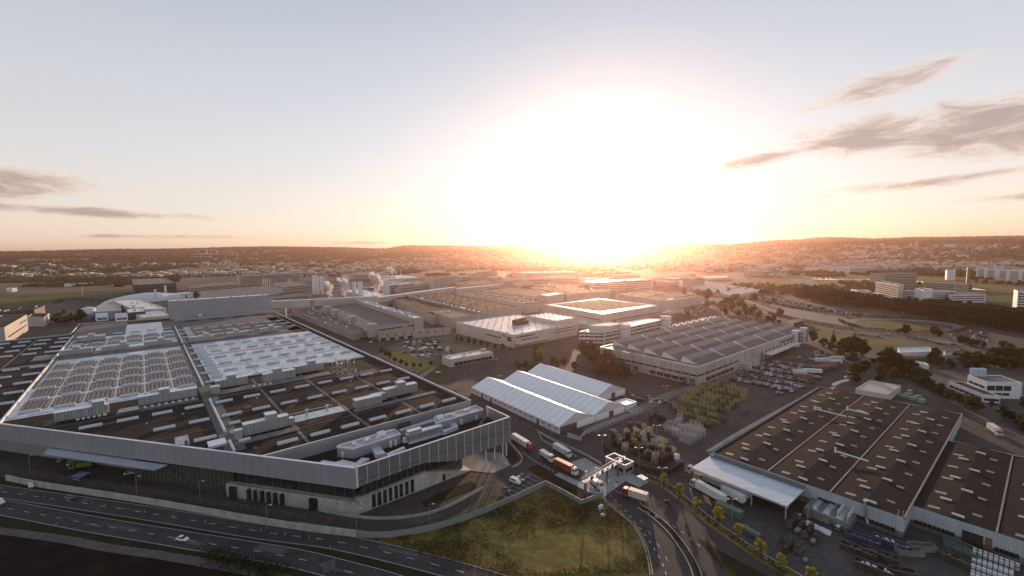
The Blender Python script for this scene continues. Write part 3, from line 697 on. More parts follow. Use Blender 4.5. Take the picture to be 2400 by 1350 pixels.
def tube_building():                                     # long white streamlined tunnel building
    h = 14; A0 = G(262, 716); A1 = G(432, 700)
    F = Fr(A0, (A1[0]-A0[0], A1[1]-A0[1])); F.a
    T = thing('wind_tunnel', 'long white rounded tube building that tapers to a point on its left', 'building', (*A0, 0))
    k = MB(); prof = [(-18, 1), (-6, 9), (6, 13), (30, 18), (60, 21), (90, 20), (F.a*.75, 17), (F.a-8, 14), (F.a, 11)]
    n = 10; rows = []
    for x, r in prof: rows.append([F.p(x, 10-r*cos(pi*i/n), max(.2, r*sin(pi*i/n)*.95)) for i in range(n+1)])
    for a_, b_ in zip(rows, rows[1:]):
        base = len(k.v); k.v += a_+b_; 
        for i in range(n): k.f.append((base+i, base+n+1+i, base+n+2+i, base+i+1)); k.m.append(0)
    k.build('shell', mat('tube_white', (.60, .64, .70), .35, var=.03), T, True)
    k = MB(); k.box(F, F.a-6, F.a+18, -4, 22, 0, 13); k.build('end_block', M_WHITE, T)
    k = MB(); k.box(F, F.a+1, F.a+4, -4.2, -4, 1, 9); k.build('door', M_VENT, T)
    k = MB(); k.box(F, -12, F.a*.3, -22, -16, 0, 8); k.build('side_wing', M_WALLP, T)
    for x, y_, hh, lb in ((F.a*.55, -8, 26, 'square white stack standing in front of the white tube building'), (F.a*.75, 6, 32, 'square white stack standing behind the white tube building')):
        k = MB(); k.box(F, x-1.6, x+1.6, y_-1.6, y_+1.6, 0, hh); k.box(F, x-1.9, x+1.9, y_-1.9, y_+1.9, hh, hh+1); o = k.build('chimney', M_WHITE, None)
        tag(o, lb, 'chimney')
tube_building()
# big dark office block and offices behind
hall('office_block', 'big dark glass office block behind the white tube building', 'office building', (313, 668), (413, 663), (308, 654), gh(313, 693, 660), M_WALLD, M_GREY, bands=[(0, .02, .98, 4+4.2*i, 6.4+4.2*i) for i in range(6)], vents=14)
def beige_left():
    T, F = hall('warehouse', 'beige block cut by the left edge with a brown roof and long dark window slots', 'warehouse', (10, 767), (63, 737), (-60, 768), 22, M_BEIGE, M_BROWN, bands=[(0, .1, .95, 8, 9.6), (0, .62, .95, 15, 16.5)])
    hall('warehouse', 'low white-walled annex with a dark roof right of the beige block', 'warehouse', (104, 743), (116, 734), (63, 743), 14, M_WALLP, M_SEDUM)
    hall('warehouse', 'long dark hall with silver units on its roof behind the beige block', 'warehouse', (80, 726), (105, 716), (-80, 738), 20, M_WALLD, M_SEDUM, vents=12)
beige_left()
# elevated bridge from the high bay to the right
def bridge(p0, p1, wd, zlo, zhi, label, name='conveyor_bridge', legs=4, m=None, win=()):
    F = Fr(p0, (p1[0]-p0[0], p1[1]-p0[1])); T = thing(name, label, 'bridge', (*p0, 0))
    k = MB(); k.box(F, 0, F.a, -wd/2, wd/2, zlo, zhi, bot=True); k.build('deck_box', m or M_WALLP, T)
    k = MB(); k.box(F, 0, F.a, -wd/2-.2, wd/2+.2, zhi, zhi+.2); k.build('roof', M_AHUT, T)
    for i in range(legs):
        x = F.a*(i+.5)/legs; k = MB(); k.box(F, x-1, x+1, -wd/2+.5, wd/2-.5, 0, zlo); k.build('leg', M_WALLP, T)
    for w in win:
        k = MB(); k.box(F, F.a*w-.8, F.a*w+.8, -wd/2-.1, -wd/2, zlo+1, zhi-1); k.build('window', M_VENT, T)
bridge(G(636, 742), G(886, 727), 10, gh(640, 742, 722), gh(640, 742, 706), 'long closed bridge running from the high-bay block to the steaming hall', win=(.36, .38))
bridge(G(880, 722), G(1065, 692), 14, 9, 19, 'closed bridge with cross-braced towers behind the brown roofs', legs=5, win=(.3, .6))
bridge(G(1065, 693), G(1260, 672), 14, 7, 16, 'closed bridge with many white roof lamps in the middle distance', legs=6)
# ---- halls of the plant (roof pixels N, R, L)
def H1():
    T, F = hall('production_hall', 'large hall with a flat grey roof between a vented low wing and a raised strip', 'factory hall', (882, 767), (983, 753), (758, 717), 15, M_BEIGE, M_GREY, par=.8, bands=[(0, .05, .6, 10.5, 11.8), (0, .7, .98, 10.5, 11.8)], pil=16)
    k = MB(); n = 26
    for i in range(n):
        y = F.b*(.03+.92*i/n); k.add([F.p(-3.4, y, 12), F.p(.2, y, 12), F.p(.2, y, 19.5), F.p(-3.4, y+F.b/n*.8, 12), F.p(.2, y+F.b/n*.8, 12), F.p(.2, y+F.b/n*.4, 18.5)], [(0, 1, 2), (5, 4, 3), (0, 2, 5, 3)])
    k.box(F, -3.4, .2, 2, F.b, 6, 12.2); k.build('zigzag_screen', M_BEIGE, T)
    for fy in (.0, .3, .62, .8):
        k = MB(); y = F.b*fy; k.box(F, -9, 1, y, y+8, 4, 19); k.box(F, -9.2, 1.2, y-.2, y+8.2, 19, 19.2); k.build('stair_tower', M_BEIGE, T)
    k = MB(); k.box(F, 0, F.a*.99, F.b-3, F.b+3, 8, 23); k.build('rear_wall', M_BEIGE, T)
    hall('production_hall', 'low wing with rows of round vents along the left foot of the grey-roofed hall', 'factory hall', (827, 782), (867, 774), (688, 728), 8, M_BEIGE, M_ROOFW, par=.5, sky=(7, 34, 2.6, 1.8, .9, M_VENT), pil=9)
    hall('production_hall', 'raised strip crowded with white rooftop units right of the grey roof', 'factory hall', (971, 746), (992, 743), (832, 703), 20, M_BEIGE, M_ROOFW, par=.6, vents=46)
    hall('loading_dock', 'low loading dock building with dark bays in front of the grey-roofed hall', 'loading dock', (888, 783), (1057, 768), (886, 781), 8.5, M_BEIGE, M_GREY, par=.4, bands=[(0, .02+.12*i, .09+.12*i, .3, 3.4) for i in range(4)]+[(0, .1+.11*i, .115+.11*i, 4.5, 7.5) for i in range(8)])
    hall('production_hall', 'hall with a plain grey-green roof right of the raised strip', 'factory hall', (1057, 745), (1131, 735), (1003, 728), 14.5, M_BEIGE, M_GREY, pil=14, vents=3)
H1()
hall('production_hall', 'brown roofed hall directly behind the raised strip of rooftop units', 'factory hall', (1013, 738), (1128, 722), (905, 692), 14, M_BEIGE, M_BROWN, vents=12)
hall('production_hall', 'narrow strip roof with a line of white vents between two brown roofs', 'factory hall', (1130, 733), (1141, 731), (943, 690), 16, M_BEIGE, M_ROOFW, par=.4, sky=(1, 22, 4, 4, 1.6, M_VENT))
hall('production_hall', 'brown roofed hall right of the narrow vented strip', 'factory hall', (1142, 727), (1222, 718), (975, 690), 15, M_WALLP, M_BROWN, sky=(4, 10, 3, 3, .9, M_VENT), vents=6)
hall('production_hall', 'brown roof with grey framed courts in the middle distance', 'factory hall', (1232, 713), (1290, 706), (1070, 684), 15, M_WALLP, M_BROWN, sky=(5, 9, 7, 5, 1.2, M_WALLP))
def H5():
    T, F = hall('production_hall', 'bright white roofed hall dotted with dark vents beside the green car park', 'factory hall', (1205, 785), (1352, 758), (1069, 755), 14, M_WALLP, M_ROOFW, bands=[(0, .03, .3, 10, 11.3), (0, .1, .35, 6.5, 7.7), (0, .62, .97, 10.5, 11.5), (0, .62, .97, 7.5, 8.5), (1, .04, .1, 6, 11), (1, .12, .18, 10, 11.2), (1, .2, .45, 7, 8.5)], pil=24, sky=(9, 9, 1.5, 1.5, .5, M_VENT))
    o = F.sub(F.a*.35, F.b*.5); k = MB(); k.tube(F.p(F.a*.40, F.b*.42, 17), F.p(F.a*.62, F.b*.46, 17), 3, n=8); k.box(F, F.a*.40, F.a*.62, F.b*.40, F.b*.45, 13.2, 17); k.build('air_handling_unit', M_WALLD, T)
    k = MB(); k.box(F, 2, F.a*.5, -7, 0, 4.6, 5); k.build('canopy', M_WALLP, T)
    hall('production_hall', 'raised white roof deck with dark vents at the back of the bright white hall', 'factory hall', (1303, 752), (1355, 743), (1232, 739), 18, M_WALLP, M_ROOFW, par=.6, sky=(5, 6, 1.5, 1.5, .5, M_VENT))
H5()
def H6():
    T, F = hall('production_hall', 'hall whose brown roof is framed by a bright silver border, seen against the glare', 'factory hall', (1413, 736), (1551, 715), (1271, 713), 18, M_WALLP, M_ROOFW, bands=[(1, .03, .4, 9, 10)], pil=20)
    k = MB(); k.sheet([F.p(F.a*.12, F.b*.16)[:2], F.p(F.a*.94, F.b*.16)[:2], F.p(F.a*.94, F.b*.92)[:2], F.p(F.a*.12, F.b*.92)[:2]], 17.35); k.build('planted_roof', M_BROWN, T)
    for i in range(8):
        for j in range(6):
            k = MB(); x = F.a*(.16+.1*i); y = F.b*(.2+.12*j); k.box(F, x, x+3, y, y+.9, 17.36, 17.7); k.build('skylight', M_BEIGE, T)
    hall('loading_dock', 'long low dock with many white columns in front of the silver-bordered roof', 'loading dock', (1445, 752), (1602, 725), (1440, 748), 9, M_WALLP, M_GREY, par=.3, bands=[(0, .2, .98, .5, 4.5), (0, .1, .75, 6, 7)], F=None)
    hall('warehouse', 'slim pale building in front of the silver-bordered roof', 'warehouse', (1420, 765), (1466, 757), (1305, 752), 7, M_WALLP, M_ROOFW, par=.3)
H6()
hall('production_hall', 'long brown roofed hall with a white end wall at the right of the plant', 'factory hall', (1566, 707), (1645, 693), (1443, 689), 15, M_WALLP, M_BROWN, vents=10, sky=(10, 3, 8, 1.2, 1.0, M_WALLP), pil=12)
hall('production_hall', 'stair and plant block at the corner of the long brown roofed hall', 'factory hall', (1566, 704), (1582, 701), (1561, 701), 18, M_WALLP, M_ROOFW, par=.4)
hall('production_hall', 'brown roofed hall behind the silver-bordered roof', 'factory hall', (1330, 690), (1430, 680), (1245, 672), 17, M_WALLP, M_BROWN, vents=14)
hall('production_hall', 'long low brown roof edged with white units in the glare', 'factory hall', (1256, 695), (1330, 686), (1130, 680), 16, M_WALLP, M_BROWN, vents=10)
hall('production_hall', 'pinkish pale block with two tall stair towers in the glare', 'factory hall', (1284, 694), (1322, 688), (1262, 690), 20, M_WALLP, M_ROOFW, par=.3)
# far layer of long pale factory blocks
far = [((1388, 662), (1531, 655), (1360, 658), 26, 'long pale three storey block directly under the sun'), ((1180, 655), (1360, 650), (1170, 652), 24, 'long pale block left of the block under the sun'),
       ((1016, 655), (1065, 649), (991, 651), 30, 'tall ribbed beige block left of the dark office pair'), ((1082, 648), (1118, 646), (1060, 647), 24, 'pale banded office with brown end towers'),
       ((824, 644), (912, 640), (800, 642), 22, 'factory block topped by a row of thin flues on the left of the plant'), ((745, 668), (800, 664), (736, 664), 14, 'grey roofed block between the white chimneys'),
       ((880, 700), (925, 694), (800, 680), 14, 'grey flat roof hall behind the steam'), ((640, 700), (727, 690), (606, 682), 12, 'low banded hall in front of the long office'),
       ((1100, 668), (1180, 662), (1020, 660), 14, 'low sunlit roofs behind the bridge'), ((1230, 640), (1360, 637), (1200, 637), 20, 'thin bright roof far behind the plant, left of the glare'),
       ((1440, 645), (1500, 643), (1430, 643), 24, 'bright roofed block in the heart of the glare'), ((1560, 655), (1640, 650), (1530, 650), 12, 'low hall right of the block under the sun'),
       ((900, 655), (985, 650), (870, 648), 16, 'banded grey office behind the chimneys'), ((940, 672), (1030, 665), (900, 662), 15, 'grey hall with a shiny roof behind the steam plumes')]
for i, (n, r, l, h, lb) in enumerate(far):
    hall('factory_block', lb, 'factory building', n, r, l, h, [M_WALLP, M_BEIGE][i % 2], [M_ROOFW, M_GREY, M_BROWN][i % 3], par=.8, bands=[(0, .04, .96, z, z+1.5) for z in np.arange(4, h-3, 4.5)], vents=8, pil=0 if i % 2 else 20, group='far blocks of the plant')
# long offices behind the high bay
def offices():
    T, F = hall('office_building', 'long office with two rows of square windows behind the high-bay block', 'office building', (606, 676), (725, 667), (478, 690), 24, M_WALLP, M_GREY, par=.6)
    for N_, R_, L_, h, lb in (((482, 689), (606, 677), (470, 683), 20, 'grey office wing with banded windows just above the high-bay roof'), ((605, 676), (727, 668), (590, 672), 24, 'pale office wing with a square window grid right of the high-bay block'), ((444, 674), (560, 664), (436, 670), 16, 'long low office with white bands behind the dark office block'), ((560, 648), (706, 640), (555, 646), 30, 'curved pale office with six bright bands behind the plant'), ((670, 672), (729, 668), (640, 664), 26, 'office wing with short chimneys on its grey roof')):
        hall('office_building', lb, 'office building', N_, R_, L_, h, M_WALLP, M_GREY, par=.6, bands=[(0, .02, .98, z, z+2.1) for z in np.arange(3, h-2, 4)], vents=6)
    T.hide_render = False
offices()
# slab chimneys, flues and steam
def slab(px, pb, pt, w, label, grp='white slab chimneys of the plant'):
    X, Y = G(px, pb); h = gh(px, pb, pt); F = Fr((X, Y), UV.e); T = thing('chimney', label, 'chimney', (X, Y, 0), grp)
    k = MB(); k.box(F, -w/2, w/2, -w/3, w/3, 0, h); k.build('shaft', M_WHITE, T); k = MB(); k.box(F, -w/2-.2, w/2+.2, -w/3-.2, w/3+.2, h, h+.6); k.box(F, -w/2-.15, w/2+.15, -w/3-.15, w/3+.15, h*.6, h*.6+.5); k.build('cap', M_TRIM, T)
for a in ((741.5, 690, 649, 14, 'widest white slab chimney, leftmost of its row'), (756, 688, 648.5, 7, 'slim white slab chimney beside the widest one'), (812, 684, 645, 13, 'broad white slab chimney behind the left steam plumes'), (831, 700, 662, 8, 'white slab chimney just right of the double plume'), (845, 700, 661, 9, 'white slab chimney, nearest of the pair left of the tall plume'), (905, 690, 657, 15, 'stubby white block chimney right of the tall plume'), (923, 680, 660, 12, 'small white block behind the stubby chimney')): slab(*a)
for i, px in enumerate((618, 623, 628, 634, 678, 683)):
    X, Y = G(px, 690); k = MB(); k.tube((X, Y, 20), (X, Y, 38), 1.3, n=8); k.tube((X, Y, 36), (X, Y, 37), 1.6, n=8); tag(k.build('flue', M_STEEL), 'steel flue standing on the office roof behind the high-bay block', 'flue', 'steel flues on the office roof')
for i in range(14):
    px = 820+i*9.2; X, Y = G(px, 655); k = MB(); k.tube((X, Y, 18), (X, Y, 36+random.uniform(-4, 5)), 1.4, n=6); k.tube((X, Y, 18), (X, Y, 20), 2, n=6); tag(k.build('flue', M_STEEL), 'thin flue in the row on the factory block far behind the chimneys', 'flue', 'thin flues on the far factory block')
def steam(px, pb, pt, w, label, lean=-.4, z0=16, n=70, dens=.16, Y0=None):
    X, Y = G(px, pb, z0); sc = hypot(X, Y)/FP; H = (pb-pt)*sc
    bm = bmesh.new(); rn = random.Random(int(px))
    for i in range(n):
        t = i/n; r = w*sc*(.11+.2*t)*rn.uniform(.6, 1.2); wob = sin(t*7+px)*w*sc*.35*t
        c = Vector((X+lean*H*t*.5+wob+rn.uniform(-1, 1)*r*1.5, Y+rn.uniform(-1, 1)*r*1.5, z0+H*t))
        ico = bmesh.ops.create_icosphere(bm, subdivisions=1, radius=1)['verts']
        for v in ico:
            q = v.co.copy(); s = r*(.8+.5*noise.noise(q*1.7+Vector((i, px, 0)))+.25*noise.noise(q*4+Vector((i, 0, px)))); v.co = c+Vector((q.x*s, q.y*s, q.z*s*1.25))
    me = bpy.data.meshes.new('steam_plume'); bm.to_mesh(me); bm.free()
    m = MATS.get('steam')
    if not m:
        m = bpy.data.materials.new('steam'); MATS['steam'] = m; m.use_nodes = True; nt = m.node_tree; nt.nodes.clear(); o_ = nt.nodes.new('ShaderNodeOutputMaterial'); pv = nt.nodes.new('ShaderNodeVolumePrincipled')
        pv.inputs['Color'].default_value = (1, .96, .93, 1); pv.inputs['Density'].default_value = dens; pv.inputs['Anisotropy'].default_value = .35; nt.links.new(pv.outputs[0], o_.inputs['Volume'])
        em = pv.inputs['Emission Strength']; em.default_value = 0
    me.materials.append(m); o = bpy.data.objects.new('steam_plume', me); C.objects.link(o); tag(o, label, 'steam')
steam(776, 700, 664, 17, 'thin faint steam plume, leftmost above the plant', -.4)
steam(813, 700, 656, 17, 'leaning white steam plume, left one of the close pair', -.55)
steam(829, 698, 667, 14, 'short white steam plume, right one of the close pair', -.1)
steam(884, 687, 644, 24, 'tall billowing steam plume in the middle of the plant', .12)
steam(921, 642, 627, 14, 'small bright steam puff far behind the tall plume', -.9, 20, 14)
steam(1190, 656, 636, 18, 'bright steam plume drifting left over the pale blocks', -2.6, 20, 16)
# white office with two silo towers
def silo_office():
    o = G(1357, 784, 13.5)
    T, F = hall('office_building', 'long white banded office raised on posts with two round white towers', 'office building', (1416, 778), (1570, 746), (1357, 777), 16, M_TRIM, M_ROOFW, z0=4, par=.5, bands=[(0, .02, .98, 6, 7.6), (0, .02, .98, 10, 11.8), (0, .02, .98, 13.3, 14.6), (1, .02, .98, 6, 7.6), (1, .02, .98, 10, 11.8), (1, .02, .98, 13.3, 14.6)])
    for fx in (.24, .88):
        k = MB(); x = F.a*fx; k.tube(F.p(x, -3, 0), F.p(x, -3, 20), 6.2, n=20); k.build('tower', M_TRIM, T, False)
        k = MB(); k.tube(F.p(x, -3, 20), F.p(x, -3, 20.5), 6.6, n=20); k.tube(F.p(x, -3, 15.5), F.p(x, -3, 16.5), 6.5, n=20, cap=False); k.build('tower_band', M_BEIGE, T)
    k = MB(); k.box(F, F.a*.1, F.a*.32, 2, F.b-2, 15.5, 20.5); k.build('penthouse', M_WALLP, T)
    k = MB()
    for i in range(5):
        for y in (1.5, F.b-2): k.box(F, 3+i*11, 3.8+i*11, y, y+.8, 0, 4)
    k.build('post', M_TRIM, T)
    hall('warehouse', 'low white roof with black vents behind the sawtooth hall', 'warehouse', (1560, 770), (1690, 742), (1545, 766), 12, M_WALLP, M_ROOFW, par=.3, sky=(9, 2, 3, 2, 1.2, M_VENT))
silo_office()
# sawtooth hall
def saw_hall():
    h = 14.2; F = quadf((1635.8, 859.7), (1888, 772), (1406.5, 813), h); a, b = F.a, F.b
    T = thing('factory_hall', 'grey hall with rows of tilted roof sheds and two window bands, right of centre', 'factory hall', (*F.p(0, 0)[:2], 0))
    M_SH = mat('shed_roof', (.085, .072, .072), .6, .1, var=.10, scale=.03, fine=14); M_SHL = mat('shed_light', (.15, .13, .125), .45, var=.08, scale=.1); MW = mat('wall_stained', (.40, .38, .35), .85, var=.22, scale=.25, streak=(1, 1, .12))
    k = MB(); k.prism([F.p(0, 0)[:2], F.p(a, 0)[:2], F.p(a, b)[:2], F.p(0, b)[:2]], 0, h, cap=False); k.build('wall', MW, T)
    k = MB(); k.sheet([F.p(0, 0)[:2], F.p(a, 0)[:2], F.p(a, b)[:2], F.p(0, b)[:2]], h-.5); k.build('roof', M_SH, T)
    q = [F.p(.2, .2)[:2], F.p(a-.2, .2)[:2], F.p(a-.2, b-.2)[:2], F.p(.2, b-.2)[:2]]; k = MB(); k.strip(q+[q[0]], .5, h-.7, z1=h+.15); k.build('parapet', M_TRIM, T)
    nr = 5; nc = 5; dy = b/nr; dx = (a-10)/nc
    for j in range(nr):
        y0 = j*dy+2; 
        for i in range(nc):
            x0 = 6+i*dx+ j*2.5; x1 = min(x0+dx-3.2, a-2); y1 = y0+dy-3; ym = y0+dy*.74; zr = h+4.1
            if x1-x0 < 8: continue
            k = MB()
            yq = y0+(ym-y0)*.58; zq = h-.4+(zr-h+.4)*.58
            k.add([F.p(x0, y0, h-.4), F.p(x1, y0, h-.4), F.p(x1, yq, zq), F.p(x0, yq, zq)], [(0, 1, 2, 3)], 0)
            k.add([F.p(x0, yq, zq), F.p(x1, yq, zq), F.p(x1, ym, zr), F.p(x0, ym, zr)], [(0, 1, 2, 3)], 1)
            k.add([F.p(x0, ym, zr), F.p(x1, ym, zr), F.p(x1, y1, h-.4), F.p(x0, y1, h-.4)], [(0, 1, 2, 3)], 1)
            k.add([F.p(x0, y0, h-.4), F.p(x0, ym, zr), F.p(x0, y1, h-.4)], [(0, 1, 2)], 2); k.add([F.p(x1, y0, h-.4), F.p(x1, y1, h-.4), F.p(x1, ym, zr)], [(0, 1, 2)], 2)  # end triangles coloured white: sunlight on the shed ends put into the colour
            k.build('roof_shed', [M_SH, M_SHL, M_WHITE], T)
    def wband(side, t0, t1, z0, z1, n):
        k = MB(); fr = MB()
        for i in range(n):
            s0 = t0+(t1-t0)*(i+.06)/n; s1 = t0+(t1-t0)*(i+.94)/n
            if side: k.box(F, -.1, .02, s0, s1, z0, z1)
            else: k.box(F, s0, s1, -.1, .02, z0, z1)
        k.build('window', M_GLASSD, T)
    wband(1, 0, b*.85, 6.6, 7.9, 12); wband(0, 0, a*.3, 6.6, 7.9, 7); wband(1, 8, b*.45, 1.2, 3.8, 5); wband(0, 12, a*.26, 1.2, 3.8, 6)
    for t0, t1 in ((.02, .07), (.09, .13), (.56, .61), (.64, .72)):
        k = MB(); k.box(F, -.12, .02, b*t0, b*t1, .1, 4.6); k.build('door', M_VENT, T)
    k = MB(); k.box(F, a*.30, a*.42, -6, 0, 0, 5.5); k.build('annex', MW, T)
    k = MB(); k.box(F, a*.52, a*.85, -7, -.1, 5.2, 5.7, bot=True); k.build('canopy', M_WHITE, T)
    k = MB()
    for i in range(9): k.box(F, a*(.5+.04*i), a*(.5+.04*i)+.5, -1, -.1, .2, 8.5)
    k.build('column', M_RIB, T)
    for x0, x1 in ((.86, .89), (.965, .99)):
        k = MB(); k.box(F, a*x0, a*x1, -3, 3, 0, h+2.5); k.build('stair_tower', M_TRIM, T); k = MB(); k.box(F, a*x0+1, a*x1-1, -3.1, -3, 2, h+1); k.build('window', M_WALLD, T)
    for x0, x1, z in ((.895, .96, 3), (.895, .96, 6.5), (.895, .96, 10), (.7, .85, 9)):
        k = MB(); k.box(F, a*x0, a*x1, -.12, .02, z, z+1.6); k.build('window', M_GLASSD, T)
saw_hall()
# low dock building on the roundabout
hall('pavilion', 'low flat white-roofed building with square white doors beside the roundabout', 'pavilion', (1054, 843), (1156, 825), (1036, 835), 7, M_WALLP, M_ROOFW, par=.6, bands=[(0, .1, .97, .6, 3.6)], vents=5)
for i, px in enumerate((1091, 1117, 1134, 1149)):
    pass

# a denser quilt of small plant buildings in the middle distance
r3 = random.Random(21); made = []
for t_ in range(400):
    if len(made) >= 46: break
    px = r3.uniform(700, 1640); py = r3.uniform(634, 676)
    if abs(px-1000) < 60 and py > 660: continue
    if any(abs(px-a) < 26 and abs(py-b) < 5 for a, b in made): continue
    made.append((px, py)); g = G(px, py, 12); w, d = r3.uniform(25, 95), r3.uniform(18, 60); h = r3.choice([8, 10, 12, 14, 18, 24]); F = Fr(g, (UV.e[0], UV.e[1])); F.b = d; F.a = w
    wm, wn = r3.choice([(M_WALLP, 'pale'), (M_BEIGE, 'beige'), (M_WALLG, 'grey')]); rm, rn_ = r3.choice([(M_ROOFW, 'bright'), (M_GREY, 'dark grey'), (M_BROWN, 'brown')])
    hall('plant_building', f'{"tall" if h > 15 else "low"} {wn} plant building, {rn_} roof, {"left" if px < 1000 else "middle" if px < 1300 else "right"} of far plant, {"front" if py > 655 else "rear"}', 'factory building', 0, 0, 0, h, wm, rm, F=F, par=.6, bands=[(0, .05, .95, z, z+1.3) for z in np.arange(3, h-2, 4.5)], vents=5, group='small buildings of the far plant')
# ---------------- roads, yards, fields ----------------
M_ASPH = mat('asphalt', (.058, .050, .050), .85, col2=(.036, .031, .032), scale=.08, fine=10, spec=.35)
M_YARD = mat('yard_asphalt', (.085, .070, .060), .88, col2=(.045, .038, .034), scale=.035, fine=12, spec=.3)
M_YARDD = mat('yard_dark', (.075, .066, .064), .8, col2=(.035, .031, .030), scale=.07, fine=8, spec=.35)
M_PAVE = mat('pale_paving', (.30, .29, .29), .8, var=.12, scale=.15, fine=6)
M_MARK = mat('road_paint', (.60, .59, .57), .6, var=.1, scale=1)
M_SOIL = mat('ploughed_soil', (.022, .013, .010), .95, var=.3, scale=.1, fine=10, bump=.5, spec=.1)
M_TRACK = mat('dirt_track', (.10, .082, .078), .9, var=.2, scale=.2, fine=5)
M_VERGE = mat('verge_grass', (.040, .036, .018), .95, col2=(.022, .022, .012), scale=.12, fine=9, bump=.5, spec=.1)
M_MEAD = mat('meadow', (.24, .16, .06), .95, col2=(.085, .095, .026), scale=.03, fine=12, bump=.8, spec=.1)
M_GRASS = mat('grass_green', (.085, .10, .028), .95, col2=(.05, .07, .02), scale=.03, fine=10, bump=.3, spec=.1)
M_GOLD = mat('grass_golden', (.17, .13, .035), .95, col2=(.08, .08, .025), scale=.02, fine=9, spec=.1)
LZ = [0.05]; ZN = [0.]
def zone(name, px, m, z=None, raw=False, sm=0):
    q = px if raw else GP(px)
    if sm: q = smooth_path(q+[q[0]], sm)[:-1]
    ZN[0] += .0015
    bm = bmesh.new(); vs = [bm.verts.new((x, y, (z or LZ[0])+ZN[0])) for x, y in q]
    f = bm.faces.new(vs); bm.normal_update()
    if f.normal.z < 0: f.normal_flip()
    bmesh.ops.triangulate(bm, faces=[f]); me = bpy.data.meshes.new(name); bm.to_mesh(me); bm.free(); me.materials.append(m)
    o = bpy.data.objects.new(name, me); C.objects.link(o); return struct(o)
def road(name, px, w, m=None, z=.16, off=0, n=8, raw=False):
    q = smooth_path(px if raw else GP(px), n); k = MB(); ZN[0] += .0015; k.strip(q, w, z+ZN[0], off=off); return struct(k.build(name, m or M_ASPH)), q
def resample(q, step):
    out = [q[0]]; acc = 0
    for a, b in zip(q, q[1:]):
        l = hypot(b[0]-a[0], b[1]-a[1]); t = step-acc
        while t <= l: out.append((a[0]+(b[0]-a[0])*t/l, a[1]+(b[1]-a[1])*t/l)); t += step
        acc = (acc+l) % step
    return out
def marks(mb, q, off=0, dash=3, gap=6, w=.18, z=.34, solid=False):
    if solid: mb.strip(q, w, z, off=off); return
    r = resample(q, .75); n = int(dash/.75); g = int(gap/.75); i = 0
    while i+n < len(r): mb.strip(r[i:i+n+1:max(1, n//3)], w, z, off=off); i += n+g
zone('plant_yard', [(-200, 1075), (20, 1112), (300, 1165), (600, 1200), (836, 1245), (930, 1245), (1060, 1205), (1230, 1130), (1420, 1170), (1520, 1260), (1535, 1400), (2600, 1500), (2600, 1000), (2250, 900), (2140, 870), (2000, 835), (1880, 790), (1800, 740), (1650, 690), (1560, 660), (1200, 640), (700, 640), (480, 655), (300, 690), (60, 690), (-200, 760)], M_YARD, .05)
zone('grass_field', [(-700, 700), (0, 722), (90, 714), (200, 695), (320, 688), (420, 682), (420, 672), (180, 684), (60, 690), (-700, 688)], M_GRASS, .08)
zone('grass_field', [(-500, 705), (0, 712), (60, 705), (150, 698), (150, 694), (0, 700), (-500, 694)], M_GOLD, .11)
zone('field', [(-600, 1240), (0, 1252), (254, 1292), (420, 1318), (620, 1352), (900, 1420), (-600, 1500)], M_SOIL, .06)
zone('verge', [(-500, 1085), (0, 1120), (400, 1190), (836, 1262), (880, 1262), (1000, 1300), (1300, 1420), (900, 1420), (600, 1345), (250, 1288), (0, 1240), (-500, 1170)], M_VERGE, .07)
zone('meadow', [(868, 1266), (920, 1262), (1000, 1247), (1070, 1230), (1135, 1208), (1280, 1141), (1362, 1185), (1408, 1168), (1440, 1176), (1490, 1225), (1520, 1280), (1528, 1340), (1520, 1400), (1180, 1400), (1000, 1303)], M_MEAD, .09)
_, q1 = road('road', [(-200, 1125), (0, 1153), (300, 1197), (600, 1246), (760, 1267), (850, 1284), (980, 1315), (1090, 1345), (1200, 1380)], 8.2)
_, q2 = road('road', [(-200, 1160), (0, 1190), (198, 1227), (370, 1256), (465, 1272), (609, 1295), (709, 1314), (810, 1340), (900, 1365), (1000, 1400)], 8.6)
_, q3 = road('dirt_track', [(-200, 1222), (0, 1245), (150, 1265), (254, 1285), (400, 1306), (600, 1343), (700, 1366)], 3.6, M_TRACK)
mk = MB()
for q, w in ((q1, 8.2), (q2, 8.6)):
    marks(mk, q, 0, 3, 6); marks(mk, q, w/2-.35, solid=True, w=.14); marks(mk, q, -w/2+.35, solid=True, w=.14)
struct(mk.build('road_markings', M_MARK))
rp = random.Random(2)
for i in range(26):
    q = rp.choice([q1, q2, q1, q2]); j = rp.randrange(8, len(q)-3); a, b = q[j], q[j+1]; F = Fr(a, (b[0]-a[0], b[1]-a[1])); L_, w_, o_ = rp.uniform(2, 16), rp.uniform(.6, 3), rp.uniform(-3.4, 1.5)
    k = MB(); k.sheet([F.p(0, o_)[:2], F.p(L_, o_)[:2], F.p(L_, o_+w_)[:2], F.p(0, o_+w_)[:2]], .205+.003*i); struct(k.build('road_patch', mat('patch_dark', (.030, .027, .028), .9) if i % 3 else mat('patch_pale', (.085, .078, .076), .9)))
